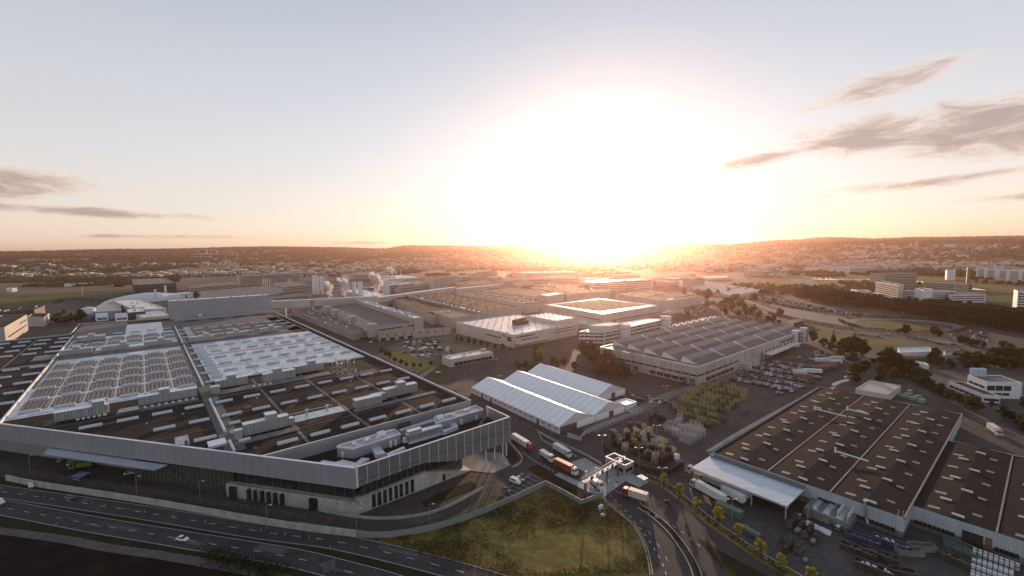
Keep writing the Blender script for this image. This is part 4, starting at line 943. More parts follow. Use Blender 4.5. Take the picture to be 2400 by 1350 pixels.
# right hand fork: gate road
zone('gate_apron', [(1098, 900), (1150, 948), (1200, 985), (1205, 1010), (1190, 1040), (1225, 1082), (1290, 1108), (1345, 1140), (1415, 1168), (1440, 1170), (1495, 1225), (1525, 1285), (1535, 1400), (2000, 1420), (1800, 1300), (1640, 1195), (1545, 1125), (1480, 1112), (1420, 1062), (1310, 1022), (1190, 962), (1120, 898)], M_ASPH, .12)
zone('entrance_plaza', [(1103, 1104), (1156, 1110), (1197, 1091), (1178, 1062), (1110, 1058), (1070, 1080)], M_PAVE, .14)
zone('gate_paving', [(1330, 1086), (1371, 1074), (1418, 1100), (1454, 1092), (1505, 1112), (1521, 1130), (1498, 1143), (1466, 1128), (1410, 1170), (1395, 1162), (1298, 1113), (1312, 1108), (1370, 1135), (1400, 1122)], M_PAVE, .155)
zone('verge', [(1235, 1098), (1262, 1090), (1290, 1108), (1372, 1148), (1405, 1165), (1362, 1180), (1282, 1133)], M_VERGE, .15)
zone('verge', [(1300, 1042), (1345, 1065), (1398, 1082), (1388, 1086), (1330, 1066), (1300, 1050)], M_GRASS, .15)
zone('verge', [(1192, 1048), (1203, 1055), (1214, 1075), (1200, 1088), (1188, 1070)], M_VERGE, .15)
_, qm = road('verge', [(1500, 1188), (1530, 1208), (1563, 1237), (1585, 1262), (1606, 1292), (1628, 1332), (1645, 1390)], 2.4, M_VERGE, .17)
zone('verge', [(1634, 1262), (1650, 1270), (1720, 1310), (1800, 1352), (1850, 1400), (1730, 1400), (1700, 1345), (1665, 1300)], M_VERGE, .17)
_, qv = road('verge', [(1500, 1115), (1560, 1140), (1610, 1180), (1660, 1222), (1720, 1265), (1790, 1312), (1860, 1352), (1930, 1400)], 4.2, M_MEAD, .17)
mk = MB()
a1 = smooth_path(GP([(1408, 1140), (1440, 1172), (1480, 1215), (1520, 1268), (1550, 1318), (1565, 1360)]))
marks(mk, a1, 0, 2, 2.4, .22)
a2 = smooth_path(GP([(1515, 1200), (1560, 1225), (1600, 1250), (1650, 1290)])); marks(mk, a2, 0, 2, 2.4, .22)
a3 = smooth_path(GP([(1500, 1220), (1530, 1262), (1556, 1300), (1580, 1350)])); marks(mk, a3, 0, 2.5, 5, .16)
a4 = smooth_path(GP([(1404, 1160), (1440, 1190), (1490, 1235), (1518, 1290), (1530, 1350)])); marks(mk, a4, 0, solid=True, w=.14)
a5 = smooth_path(GP([(1195, 1010), (1240, 1037), (1300, 1070), (1340, 1092)])); marks(mk, a5, 0, 2, 2.5, .16)
a6 = smooth_path(GP([(1225, 1062), (1250, 1080), (1285, 1100), (1300, 1108)])); marks(mk, a6, 0, 1.5, 1, .3)
a7 = smooth_path(GP([(1190, 975), (1240, 1000), (1300, 1032), (1350, 1055), (1410, 1085)])); marks(mk, a7, 0, 3, 4, .16)
a8 = smooth_path(GP([(1430, 1145), (1470, 1165), (1500, 1180)])); marks(mk, a8, 0, solid=True, w=.16); marks(mk, a8, 3.4, 2, 3, .16)
a9 = smooth_path(GP([(1540, 1150), (1600, 1190), (1680, 1250), (1760, 1305), (1830, 1350)])); marks(mk, a9, 3.2, solid=True, w=.14)
struct(mk.build('road_markings', M_MARK))
kb = MB(); kb.strip(qm, .3, .12, off=1.3, z1=.42); kb.strip(qm, .3, .12, off=-1.3, z1=.42); kb.strip(a4, .3, .12, off=-.8, z1=.42); kb.strip(qv, .3, .12, off=2.3, z1=.42)
struct(kb.build('kerb', M_CONC))
# parking bays beside the meadow wall
mk = MB()
for i in range(8):
    x0, y0 = 1170+(1243-1170)*i/7, 1160+(1112-1160)*i/7; a = G(x0, y0); b = G(x0+30, y0+13); mk.strip([a, b], .12, .34)
mk.strip(GP([(1165, 1163), (1245, 1110)]), .12, .34)
struct(mk.build('bay_markings', M_MARK))
zone('planting_bed', [(1130, 1183), (1165, 1160), (1168, 1178), (1135, 1196)], M_GRASS, .15)
zone('planting_bed', [(1000, 1190), (1100, 1150), (1120, 1140), (1105, 1128), (1020, 1160), (985, 1180)], M_VERGE, .15)
# right yards
zone('rack_yard', [(1400, 1020), (1530, 960), (1690, 890), (1800, 930), (1850, 935), (1660, 1060), (1600, 1110), (1560, 1115), (1500, 1090)], M_YARDD, .1)
zone('goods_yard', [(1620, 1110), (1860, 1200), (2130, 1290), (2420, 1330), (2500, 1420), (1960, 1420), (1700, 1240), (1560, 1130)], M_YARDD, .1)
zone('car_park', [(1700, 885), (1850, 835), (1990, 860), (1960, 900), (1880, 930), (1800, 950)], M_ASPH, .1)
for pq in ([(1948, 900), (1966, 893), (1986, 889), (1990, 893), (1972, 898), (1955, 906)], [(1932, 918), (1944, 910), (1958, 908), (1950, 915), (1938, 922)], [(1975, 884), (1990, 879), (2000, 881), (1988, 887)]): zone('puddle', pq, mat('wet_ground', (.07, .065, .065), .12, var=.2, scale=.2), .19, sm=4)
road('dirt_road', [(1380, 1010), (1440, 985), (1500, 962), (1560, 930), (1640, 905), (1700, 885), (1780, 850)], 9, mat('dusty_road', (.15, .125, .11), .9, var=.2, scale=.1, fine=8), .14)
road('service_road', [(1480, 1110), (1580, 1075), (1640, 1050), (1720, 1005), (1850, 930), (1920, 895)], 9, M_YARD, .14)
road('service_road', [(1660, 1060), (1760, 1000), (1860, 945), (1920, 910)], 3, M_PAVE, .17)
zone('test_track_apron', [(1690, 708), (1760, 700), (1830, 706), (1930, 722), (1985, 745), (1996, 772), (1930, 765), (1830, 742), (1750, 725)], mat('track_asphalt', (.17, .14, .12), .8, var=.1, scale=.02, fine=9), .12)
_, tl = road('test_track', [(1930, 735), (1975, 758), (2054, 768), (2130, 775), (2216, 775), (2252, 770), (2240, 762), (2153, 752), (2060, 748), (2005, 750), (1992, 757), (2020, 764)], 14, mat('track_asphalt', (.17, .14, .12)), .16)
zone('track_infield', [(2035, 757), (2060, 754), (2120, 756), (2178, 765), (2180, 771), (2130, 771), (2060, 764)], M_GOLD, .14)
road('test_track', [(1800, 738), (1850, 757), (1930, 772), (1996, 782), (2080, 785), (2140, 795), (2200, 808), (2245, 824), (2235, 836), (2180, 842), (2110, 838)], 13, M_YARD, .17)
zone('grass_verge', [(1895, 768), (1960, 780), (2040, 793), (2110, 808), (2140, 822), (2080, 830), (2010, 815), (1930, 795), (1900, 780)], M_GOLD, .12)
zone('car_park', [(2215, 765), (2300, 768), (2420, 775), (2420, 820), (2300, 822), (2250, 795)], M_ASPH, .12)
zone('car_park', [(1700, 690), (1745, 682), (1860, 706), (2000, 732), (2200, 752), (2240, 760), (2150, 748), (2000, 738), (1850, 722)], M_YARDD, .13)
zone('fields', [(1640, 690), (1700, 668), (1790, 655), (1860, 640), (2420, 640), (2420, 735), (2250, 725), (2100, 705), (1860, 690), (1780, 680)], M_GOLD, .09)
zone('fields', [(2080, 690), (2240, 672), (2420, 690), (2420, 728), (2200, 715)], M_GRASS, .11)
for pts in ([(2120, 656), (2166, 660), (2160, 663), (2118, 660)], [(2238, 669), (2262, 672), (2300, 678), (2310, 681), (2262, 677)], [(1900, 651), (1960, 651), (2040, 654), (2030, 657), (1920, 655)]):
    zone('pond', pts, mat('water', (.02, .025, .03), .06, var=0, spec=.8), .15, sm=4)
road('motorway', [(2500, 760), (2250, 700), (1960, 665), (1790, 668), (1760, 655), (1735, 640), (1712, 628), (1690, 618)], 28, M_YARD, .14)
road('avenue', [(1560, 660), (1640, 676), (1720, 700), (1800, 730), (1900, 765)], 14, M_YARD, .15)
road('avenue', [(2600, 960), (2350, 900), (2200, 850), (2120, 838), (2000, 815)], 9, M_YARD, .15)
road('service_road', [(2450, 1070), (2330, 1000), (2200, 940), (2100, 895), (2020, 862), (1960, 845)], 7, M_YARD, .15)
zone('freight_yard', [(2170, 870), (2260, 862), (2420, 880), (2420, 1010), (2350, 1000), (2260, 950)], M_YARDD, .13)
# greens round the pavilion and roundabout
zone('grass_patch', [(905, 838), (930, 820), (1000, 850), (1050, 858), (1035, 872), (960, 868)], M_GRASS, .12, sm=3)
zone('car_park', [(900, 815), (1000, 785), (1060, 775), (1180, 800), (1190, 815), (1160, 822), (1035, 838), (1000, 848)], mat('tinted_lot', (.10, .105, .06), .9, var=.2, scale=.03, fine=9), .11)
_, rb = road('roundabout', [(990, 890), (1005, 872), (1040, 868), (1065, 880), (1050, 898), (1010, 902), (990, 890)], 6.5, M_ASPH, .2)
zone('roundabout_island', [(1003, 888), (1015, 878), (1040, 876), (1052, 884), (1040, 893), (1015, 895)], M_GRASS, .22, sm=3)
road('avenue', [(860, 800), (930, 850), (990, 885), (1060, 925), (1130, 965), (1195, 1010)], 9, M_ASPH, .18)
road('avenue', [(1050, 890), (1120, 865), (1180, 855), (1300, 850), (1400, 870)], 9, M_ASPH, .19)
road('avenue', [(1060, 915), (1090, 885), (1150, 862)], 7, M_ASPH, .2)
# ---------------- walls, barriers and fences ----------------
def wallthing(name, label, px, w, h, m, cat='wall', posts=None, pm=None, raw=False, sm=True, z0=0, rails=None, base=None, grp=None):
    q = px if raw else GP(px); q = smooth_path(q, 6) if sm and len(q) > 2 else q
    T = thing(name, label, cat, (*q[0], 0), grp)
    if rails:
        k = MB()
        for zr in rails: k.strip(q, .08, zr, z1=zr+.08)
        k.build('rail', pm or M_POLE, T)
    else:
        k = MB(); k.strip(q, w, z0, z1=h); k.build('panel', m, T)
    if base: k = MB(); k.strip(q, base[0], 0, z1=base[1]); k.build('base', M_CONC, T)
    if posts:
        for x, y in resample(q, posts)[:98]:
            k = MB(); k.box(LOC, x-.08, x+.08, y-.08, y+.08, 0, h+.15); k.build('post', pm or M_POLE, T)
    return T, q
M_FGLASS = mat('panel_grey', (.24, .25, .25), .4, .1, var=.08, scale=.5)
wallthing('retaining_wall', 'long pale concrete retaining wall between loading yard and upper road', [(15, 1126), (100, 1143), (300, 1174), (420, 1194), (600, 1226), (720, 1245), (835, 1259)], .5, 2.6, M_CONC)
wallthing('wire_fence', 'brown post and rail fence standing on the long retaining wall', [(-200, 1085), (0, 1112), (100, 1128), (300, 1160), (420, 1180), (600, 1212), (720, 1232)], .1, 4.2, None, 'fence', posts=3.2, rails=(2.4, 3.2, 4.1), pm=mat('rusty_post', (.13, .085, .07), .7))
wallthing('panel_wall', 'curved grey panel wall that bounds the meadow below the louvred block', [(700, 1238), (835, 1258), (900, 1262), (960, 1255), (1020, 1242), (1072, 1228), (1132, 1205), (1200, 1176), (1280, 1139)], .2, 2.5, M_FGLASS, posts=4, sm=True)
wallthing('panel_wall', 'short pale panel wall from the meadow corner to the gate gantry', [(1280, 1139), (1320, 1160), (1362, 1184)], .2, 2.3, M_FGLASS, posts=4)
wallthing('panel_wall', 'shortest panel wall piece beside the gantry leg', [(1362, 1184), (1412, 1166)], .2, 2.2, M_FGLASS, posts=3)
wallthing('ramp_barrier', 'pale concrete barrier curving round the foot of the louvred block', [(520, 1150), (600, 1168), (720, 1192), (836, 1214), (927, 1217), (1010, 1204), (1072, 1179), (1132, 1146)], .35, 1.1, M_CONC, 'barrier')
wallthing('yard_wall', 'low grey wall round the end of the tent yard', [(1330, 1024), (1360, 1034), (1372, 1018), (1420, 998), (1505, 966), (1478, 955)], .35, 2.4, M_CONC, sm=False)
wallthing('noise_wall', 'long grey kerb wall beside the truck lanes under the tent', [(1262, 1015), (1310, 1040), (1360, 1062), (1410, 1090)], .4, 1.1, M_CONC)
wallthing('curved_kerb', 'rounded pale kerb wall at the head of the lane verge', [(1190, 1035), (1215, 1062), (1224, 1076), (1218, 1088), (1200, 1097)], .5, .9, M_CONC, 'kerb wall')
wallthing('curved_kerb', 'rounded kerb wall between the truck lanes opposite the tent door', [(1264, 1018), (1270, 1032), (1290, 1044), (1330, 1060), (1350, 1072)], .3, .8, M_CONC, 'kerb wall')
wallthing('mesh_fence', 'orange mesh fence round the bend of the test track', [(2064, 830), (2120, 840), (2203, 843), (2266, 834)], .15, 2.6, mat('orange_fence', (.30, .17, .08), .7), 'fence', posts=6)
wallthing('yard_fence', 'dark hedge-like fence along the racks beside the service road', [(1415, 1050), (1450, 1075), (1500, 1098), (1560, 1112), (1600, 1090)], 1.0, 2.2, mat('hedge_brown', (.055, .04, .022), .95, var=.3, scale=1.5, bump=1), 'fence')
wallthing('eaves_wall', 'long pale wall along the far edge of the dark-roofed warehouse', [(1662, 1068), (1760, 1010), (1860, 955), (1925, 915)], .6, 2.2, M_CONC, 'wall', sm=False)
# billboard seen from behind, small wall sign, delineators
def post_board(px, py, w, h, z, label, m, ang=0, name='billboard', cat='sign', both=False):
    g = G(px, py); F = Fr(g, (cos(ang), sin(ang))); T = thing(name, label, cat, (*g, 0))
    k = MB(); k.box(F, -w/2, w/2, -.08, .08, z, z+h, bot=True); k.build('board', m, T)
    for x in (-w/2+.3, w/2-.3): k = MB(); k.box(F, x-.08, x+.08, .1, .26, 0, z+h); k.build('post', M_POLE, T)
post_board(773, 1350, 3.6, 3.2, 1.6, 'dark back of a sign board on posts at the bottom road edge', M_RIB, radians(35))
post_board(73, 1145, 1.9, 2.3, .6, 'white notice board with a dark stripe between wall and road', M_WHITE, radians(10), 'notice_board')
dn = 0
def delin(g, grp='white delineator posts along the two roads'):
    k = MB(); k.box(Fr(g, (1, 0)), -.07, .07, -.05, .05, 0, 1.0); k.box(Fr(g, (1, 0)), -.075, .075, -.055, .055, .62, .8, 1); tag(k.build('delineator_post', [M_WHITE, M_BLACK]), 'white roadside post with a black band on the dual carriageway edge', 'road post', grp)
for px, py in ((4, 1147), (57, 1157), (105, 1166), (158, 1174), (217, 1182), (247, 1187), (340, 1202), (408, 1213), (481, 1225), (556, 1236), (612, 1247), (668, 1256), (703, 1262), (725, 1263), (746, 1266), (811, 1255), (132, 1231), (774, 1285), (940, 1276), (964, 1278)): delin(G(px, py))
# lamps
def lamp_post(px, pb, h, label, arm=1.6, double=False, grp='street lamps'):
    g = G(px, pb); T = thing('street_lamp', label, 'street lamp', (*g, 0), grp)
    k = MB(); k.tube((*g, 0), (*g, h), .14, .08, n=6); k.build('pole', M_POLE, T)
    for s in ((1, -1) if double else (1,)):
        k = MB(); k.tube((*g, h), (g[0]+s*arm, g[1], h+.25), .06, n=5); k.build('arm', M_POLE, T)
        k = MB(); k.box(Fr((g[0]+s*arm, g[1]), (1, 0)), -.5, .5, -.2, .2, h+.15, h+.35, bot=True); k.build('lamp_head', M_AHUT, T)
for a in ((71, 1112, 9, 'street lamp in the loading yard nearest the canopy left end'), (322, 1166, 9, 'street lamp in the loading yard below the canopy right end'), (470, 1178, 9, 'street lamp on the ramp below the green glass wall'), (627, 1240, 9, 'street lamp behind the fence left of the building corner'), (836, 1250, 9, 'street lamp standing right at the building corner'), (1007, 1238, 9, 'street lamp inside the curve of the ramp'), (1178, 1106, 4, 'small lamp beside the entrance plaza'), (1411, 1068, 10, 'street lamp between the racks and the tent lanes', 1.5, True), (1497, 1100, 10, 'street lamp right of the gatehouse', 1.5, True), (1539, 1042, 10, 'street lamp in the middle of the rack yard', 1.8, True), (1552, 1152, 10, 'street lamp among the small trees', 1.5, True), (1290, 1024, 9, 'street lamp in front of the near end of the tent wall'), (1182, 955, 8, 'street lamp between hall corner and tent'), (1138, 820, 16, 'tall mast behind the low pavilion'), (1086, 905, 9, 'street lamp by the roundabout'), (1715, 1226, 9, 'double street lamp in the goods yard by the fourth tree', 1.5, True), (1559, 936, 9, 'street lamp by the cars behind the tent', 1.5, True), (1560, 890, 9, 'street lamp in front of the sawtooth hall', 1.5, True), (1618, 925, 8, 'street lamp at the corner of the sawtooth hall', 1.5, True), (1720, 880, 9, 'street lamp at the left edge of the car park', 1.5, True)): lamp_post(*a)
# ---------------- white tents ----------------
def tents():
    e = 4.0; a = G(1310.7, 1001.6, e); b = G(1105, 908.6, e); F = Fr(a, (b[0]-a[0], b[1]-a[1])); Lt = F.a      # x runs away along the eave, -y to the right
    wv = G(1387, 972.5, e); W1 = abs((wv[0]-a[0])*F.f[0]+(wv[1]-a[1])*F.f[1])
    m_f = mat('tent_fabric', (.82, .83, .85), .28, var=.03, scale=.2, spec=.5); m_w = mat('tent_wall', (.60, .57, .55), .6, var=.04, scale=.3); m_j = mat('tent_joint', (.44, .46, .50), .5)
    zr = 9.3
    spec = [(0, 0, Lt, 'front tent nearest the truck lanes, long white ribbed roof with dotted side windows'), (1, 0, Lt, 'middle white tent, its doorway facing the yard'), (2, 22, Lt+6, 'rear white tent, shortest of the three, behind the middle one')]
    for i, x0, x1, lb in spec:
        T = thing('tent_hall', lb, 'tent', (*F.p(x0, -i*W1)[:2], 0), 'white tent halls')
        y0, y1 = -i*W1-.02, -(i+1)*W1+.02; ym = (y0+y1)/2
        k = MB(); k.box(F, x0, x1, y1, y0, 0, e, top=False)
        for x in (x0, x1): k.add([F.p(x, y0, e), F.p(x, y1, e), F.p(x, ym, zr)], [(0, 1, 2)])
        k.build('wall', m_w, T)
        k = MB(); n = 17; N2 = 4
        def rp(x, s, t):                                    # slightly sagging fabric between frames
            y = y0+(ym-y0)*s if t == 0 else y1+(ym-y1)*s
            return y, e+(zr-e)*s
        for j in range(n):
            xa, xb = x0+(x1-x0)*j/n, x0+(x1-x0)*(j+1)/n; xm = (xa+xb)/2
            for t in (0, 1):
                for s0, s1 in ((0, .5), (.5, 1)):
                    pa = rp(0, s0, t); pb = rp(0, s1, t); sag = .22
                    k.quad(F.p(xa, pa[0], pa[1]+.15), F.p(xm, pa[0], pa[1]-sag+.15), F.p(xm, pb[0], pb[1]-sag*(s1 < 1)+.15), F.p(xa, pb[0], pb[1]+.15))
                    k.quad(F.p(xm, pa[0], pa[1]-sag+.15), F.p(xb, pa[0], pa[1]+.15), F.p(xb, pb[0], pb[1]+.15), F.p(xm, pb[0], pb[1]-sag*(s1 < 1)+.15))
        k.build('roof', m_f, T)
        k = MB()
        for j in range(n+1):
            x = x0+(x1-x0)*j/n
            for t in (0, 1):
                ya = y0 if t == 0 else y1; k.add([F.p(x-.12, ya, e+.17), F.p(x+.12, ya, e+.17), F.p(x+.12, ym, zr+.19), F.p(x-.12, ym, zr+.19)], [(0, 1, 2, 3)])
        k.build('roof_rib', m_j, T)
        if i == 0:
            for j in range(n):
                if j in (3, 12, 14): 
                    k = MB(); k.box(F, x0+Lt*(j+.2)/n, x0+Lt*(j+.6)/n, 0, .08, 0, 3.3); k.build('door', M_VENT, T); continue
                for q in range(4):
                    k = MB(); x = x0+Lt*(j+.25+.13*q)/n; k.box(F, x, x+.42, 0, .06, 2.2, 3.0, bot=True); k.build('window', M_GLASSD, T)
                k = MB(); x = x0+Lt*j/n; k.box(F, x-.1, x+.1, 0, .1, 0, e); k.build('post', m_w, T)
            k = MB(); k.box(F, -.12, .0, -W1*.48, -.6, 0, 3.9); k.build('door', M_VENT, T)
            k = MB(); k.box(F, -.14, 0, -W1, -W1*.5, .2, 3.9); k.build('end_panel', m_f, T)
        else:
            k = MB(); k.box(F, x0-.12, x0, y1+1, y0-1, .2, 3.9); k.build('end_panel', m_f, T)
            k = MB(); k.box(F, x0-.2, x0-.1, ym-3, ym+1, 0, 3.8); k.build('door', mat('door_brown', (.16, .09, .07), .7), T)
    T, _ = hall('container_annex', 'small white cabin annex at the near right corner of the middle tent', 'cabin', 0, 0, 0, 4.2, M_WHITE, M_AHUT, par=.2, F=(lambda q: (setattr(q, 'b', 9), q)[1])(Fr(F.p(-.2, -2*W1-11)[:2], (F.f[0]*10.5, F.f[1]*10.5), (F.e[0]*9, F.e[1]*9))))
tents()
# ---------------- dark roofed warehouse on the right ----------------
def warehouse():
    T = thing('warehouse', 'long dark-roofed warehouse with pale ribbed front and scattered skylights on the right', 'warehouse', (*UV.p(196, 60)[:2], 0))
    zv, zr = 7.2, 7.95
    m_r1 = mat('felt_roof', (.030, .025, .024), .95, col2=(.020, .0175, .0175), scale=.06, fine=10, spec=.08)
    m_wl = mat('ribbed_sheet', (.42, .46, .50), .5, .1, var=.08, scale=.5, streak=(1, 1, .08)); m_sk = mat('flat_rooflight', (.26, .19, .14), .35, var=.2, scale=.5)
    m_cb = mat('roof_gutter', (.22, .21, .20), .6)
    bays = [(94.5, 71.4, 194.8, 342), (71.4, 49.6, 194.8, 342), (49.6, 27.9, 194.8, 342), (27.9, 7.2, 206.5, 291), (7.2, -14, 206.5, 291), (-14, -36, 206.5, 291)]
    def zat(v, b): 
        t = (b[0]-v)/(b[0]-b[1]); return zv+(zr-zv)*(1-abs(2*t-1))
    w = MB(); lw = MB()
    w.prism([UV.p(*q)[:2] for q in ((194.8, 94.5), (342, 94.5), (342, 27.9), (291, 27.9), (291, -36), (206.5, -36), (206.5, 27.9), (194.8, 27.9))], 2.4, zv+.5, cap=False); w.build('wall', m_wl, T)
    lw.prism([UV.p(*q)[:2] for q in ((195, 94.3), (341.8, 94.3), (341.8, 28.1), (290.8, 28.1), (290.8, -36), (206.7, -36), (206.7, 28.1), (195, 28.1))], 0, 2.4, cap=False); lw.build('plinth', M_CONCD, T)
    k = MB()
    for u, v0, v1 in ((194.8, 30, 94), (206.5, -30, 26)):
        v = v0
        while v < v1: k.box(UV, u-.07, u, v, v+.12, 2.4, zv+.5, top=False); v += .9
    k.build('sheet_rib', M_RIB if 0 else mat('rib_pale', (.30, .33, .37), .5), T)
    rr = random.Random(11)
    for bi, b in enumerate(bays):
        v0, v1, u0, u1 = b; vm = (v0+v1)/2
        k = MB(); k.quad(UV.p(u0+.3, v0, zv), UV.p(u0+.3, vm, zr), UV.p(u1-.3, vm, zr), UV.p(u1-.3, v0, zv)); k.quad(UV.p(u0+.3, vm, zr), UV.p(u0+.3, v1, zv), UV.p(u1-.3, v1, zv), UV.p(u1-.3, vm, zr))
        k.build('roof', m_r1, T)
        k = MB(); k.box(UV, u0, u1, v1-.25, v1+.25, zv-.1, zv+.18 if bi != 2 else zv+.7); k.build('gutter', m_cb, T)
        n = int((u1-u0)/15.5)
        for i in range(n):
            for vv, off in ((v0-.26*(v0-v1), 4), (v0-.76*(v0-v1), 9)):
                u = u0+off+i*15.5+rr.uniform(-.4, .4)
                if u+3 > u1: continue
                hl_ = 1.6 if vv > vm else 1.15
                z0 = zat(vv-.9, b)+.06; z1 = zat(vv+.9, b)+.06; k = MB()
                q = [UV.p(u-.9, vv+hl_, zat(vv+hl_, b)+.07), UV.p(u-.9, vv-hl_, zat(vv-hl_, b)+.07), UV.p(u+.9, vv-hl_, zat(vv-hl_, b)+.07), UV.p(u+.9, vv+hl_, zat(vv+hl_, b)+.07)]
                k.add(q+[(x, y, z-.06) for x, y, z in q], [(0, 1, 2, 3), (4, 5, 1, 0), (6, 7, 3, 2), (5, 6, 2, 1), (7, 4, 0, 3)]); k.build('rooflight', m_sk if vv > vm else mat('flat_rooflight_grey', (.15, .14, .14), .35), T)
            for vv, off in ((vm+3, 14), (vm-1.2, 3)):
                u = u0+off+i*24
                if u+3 > u1: continue
                k = MB(); z = zat(vv, b); k.box(UV, u-.5, u+.5, vv-1.7, vv+1.7, z-.4, z+.5, tx=.2, ty=.2)
                (k.build('skylight', M_SKYL, T))
    # chimneys and ducts
    for px, py, lb in ((2109, 1208, 0),):
        u, v = G2uv(px, py, 7); k = MB(); k.tube(UV.p(195.4, 28.4, 0), UV.p(195.4, 28.4, 9.4), .22, n=6); k.tube(UV.p(195.4, 29.6, 0), UV.p(195.4, 29.6, 9.4), .22, n=6); k.build('flue', M_STEEL, T)
    k = MB(); k.tube(UV.p(194.2, 38, 3), UV.p(194.2, 38.6, 9.2), .4, n=8); k.tube(UV.p(194.2, 38.6, 9.2), UV.p(194.2, 38.6, 10), .65, .3, n=8); k.tube(UV.p(194.2, 38, 3), UV.p(193.6, 37.3, 1.6), .4, n=8); k.build('flue', M_STEEL, T)
    for u, v0, v1, z in ((287, 67, 82, 8.9), (233, 46, 58, 8.9), (300, 60, 70, 8.9)):
        k = MB(); k.tube(UV.p(u, v0, z), UV.p(u+1, v1, z), .35, n=8); k.tube(UV.p(u+1, v1, 8), UV.p(u+1, v1, z+1.6), .35, n=8); k.build('roof_duct', M_WHITE, T)
    # windows and doors of the front
    def fr(u, va, vb, z0, z1, m, nm, n=1):
        for i in range(n):
            a = va+(vb-va)*(i+.06)/n; c = va+(vb-va)*(i+.94)/n; k = MB(); k.box(UV, u-.09, u, min(a, c), max(a, c), z0, z1, bot=True); k.build(nm, m, T)
    fr(194.8, 30, 44, 1.5, 2.9, M_GLASSD, 'window', 10); fr(194.8, 47, 53.5, 0, 4.3, M_BLACK, 'gate'); fr(194.8, 45.6, 47, 0, 4.4, mat('brick_red', (.17, .075, .05), .9), 'door_post')
    fr(206.5, 16.5, 27, 1.5, 2.9, M_GLASSD, 'window', 9); fr(206.5, 9.6, 15.2, 0, 5, M_BLACK, 'gate'); fr(206.5, 7.8, 9.6, 0, 5.1, MATS['brick_red'], 'door_post'); fr(206.5, 2, 7.4, 1.5, 2.9, M_GLASSD, 'window', 5); fr(206.5, -16, -3, 0, 4.6, mat('panel_green', (.22, .27, .27), .6), 'gate'); fr(206.4, -11, -5, 0, 3.8, M_RIB, 'window', 4)
    # canopy
    cc = [UV.p(*q)[:2] for q in ((176.8, 94.8), (194.7, 94.8), (194.7, 57.2), (175.4, 57.2))]
    k = MB(); k.prism(cc, 5.6, 6.1, bot=True); o = k.build('canopy', mat('canopy_roof', (.46, .53, .60), .35, .2, var=.1, scale=.4, streak=(.2, 2, 1)), T)
    for v in (93.5, 82, 70, 58): 
        k = MB(); k.box(UV, 176.6, 177, v-.2, v+.2, 0, 5.6); k.build('post', M_CONC, T)
    k = MB(); k.box(UV, 176.4, 176.8, 57.2, 94.8, 4.9, 5.6, bot=True); k.build('beam', M_BEIGE, T)
    k = MB(); k.prism([UV.p(*q)[:2] for q in ((192.8, 94.5), (194.7, 94.5), (194.7, 57.5), (192.8, 57.5))], 6.1, 7.0); k.build('flashing', M_RIB, T)
warehouse()
hall('shed', 'white low shed with a pale flat roof at the back corner of the dark-roofed warehouse', 'shed', (2081, 925), (2112, 903), (2005, 911), 5, M_WALLP, M_BEIGE, par=.15)
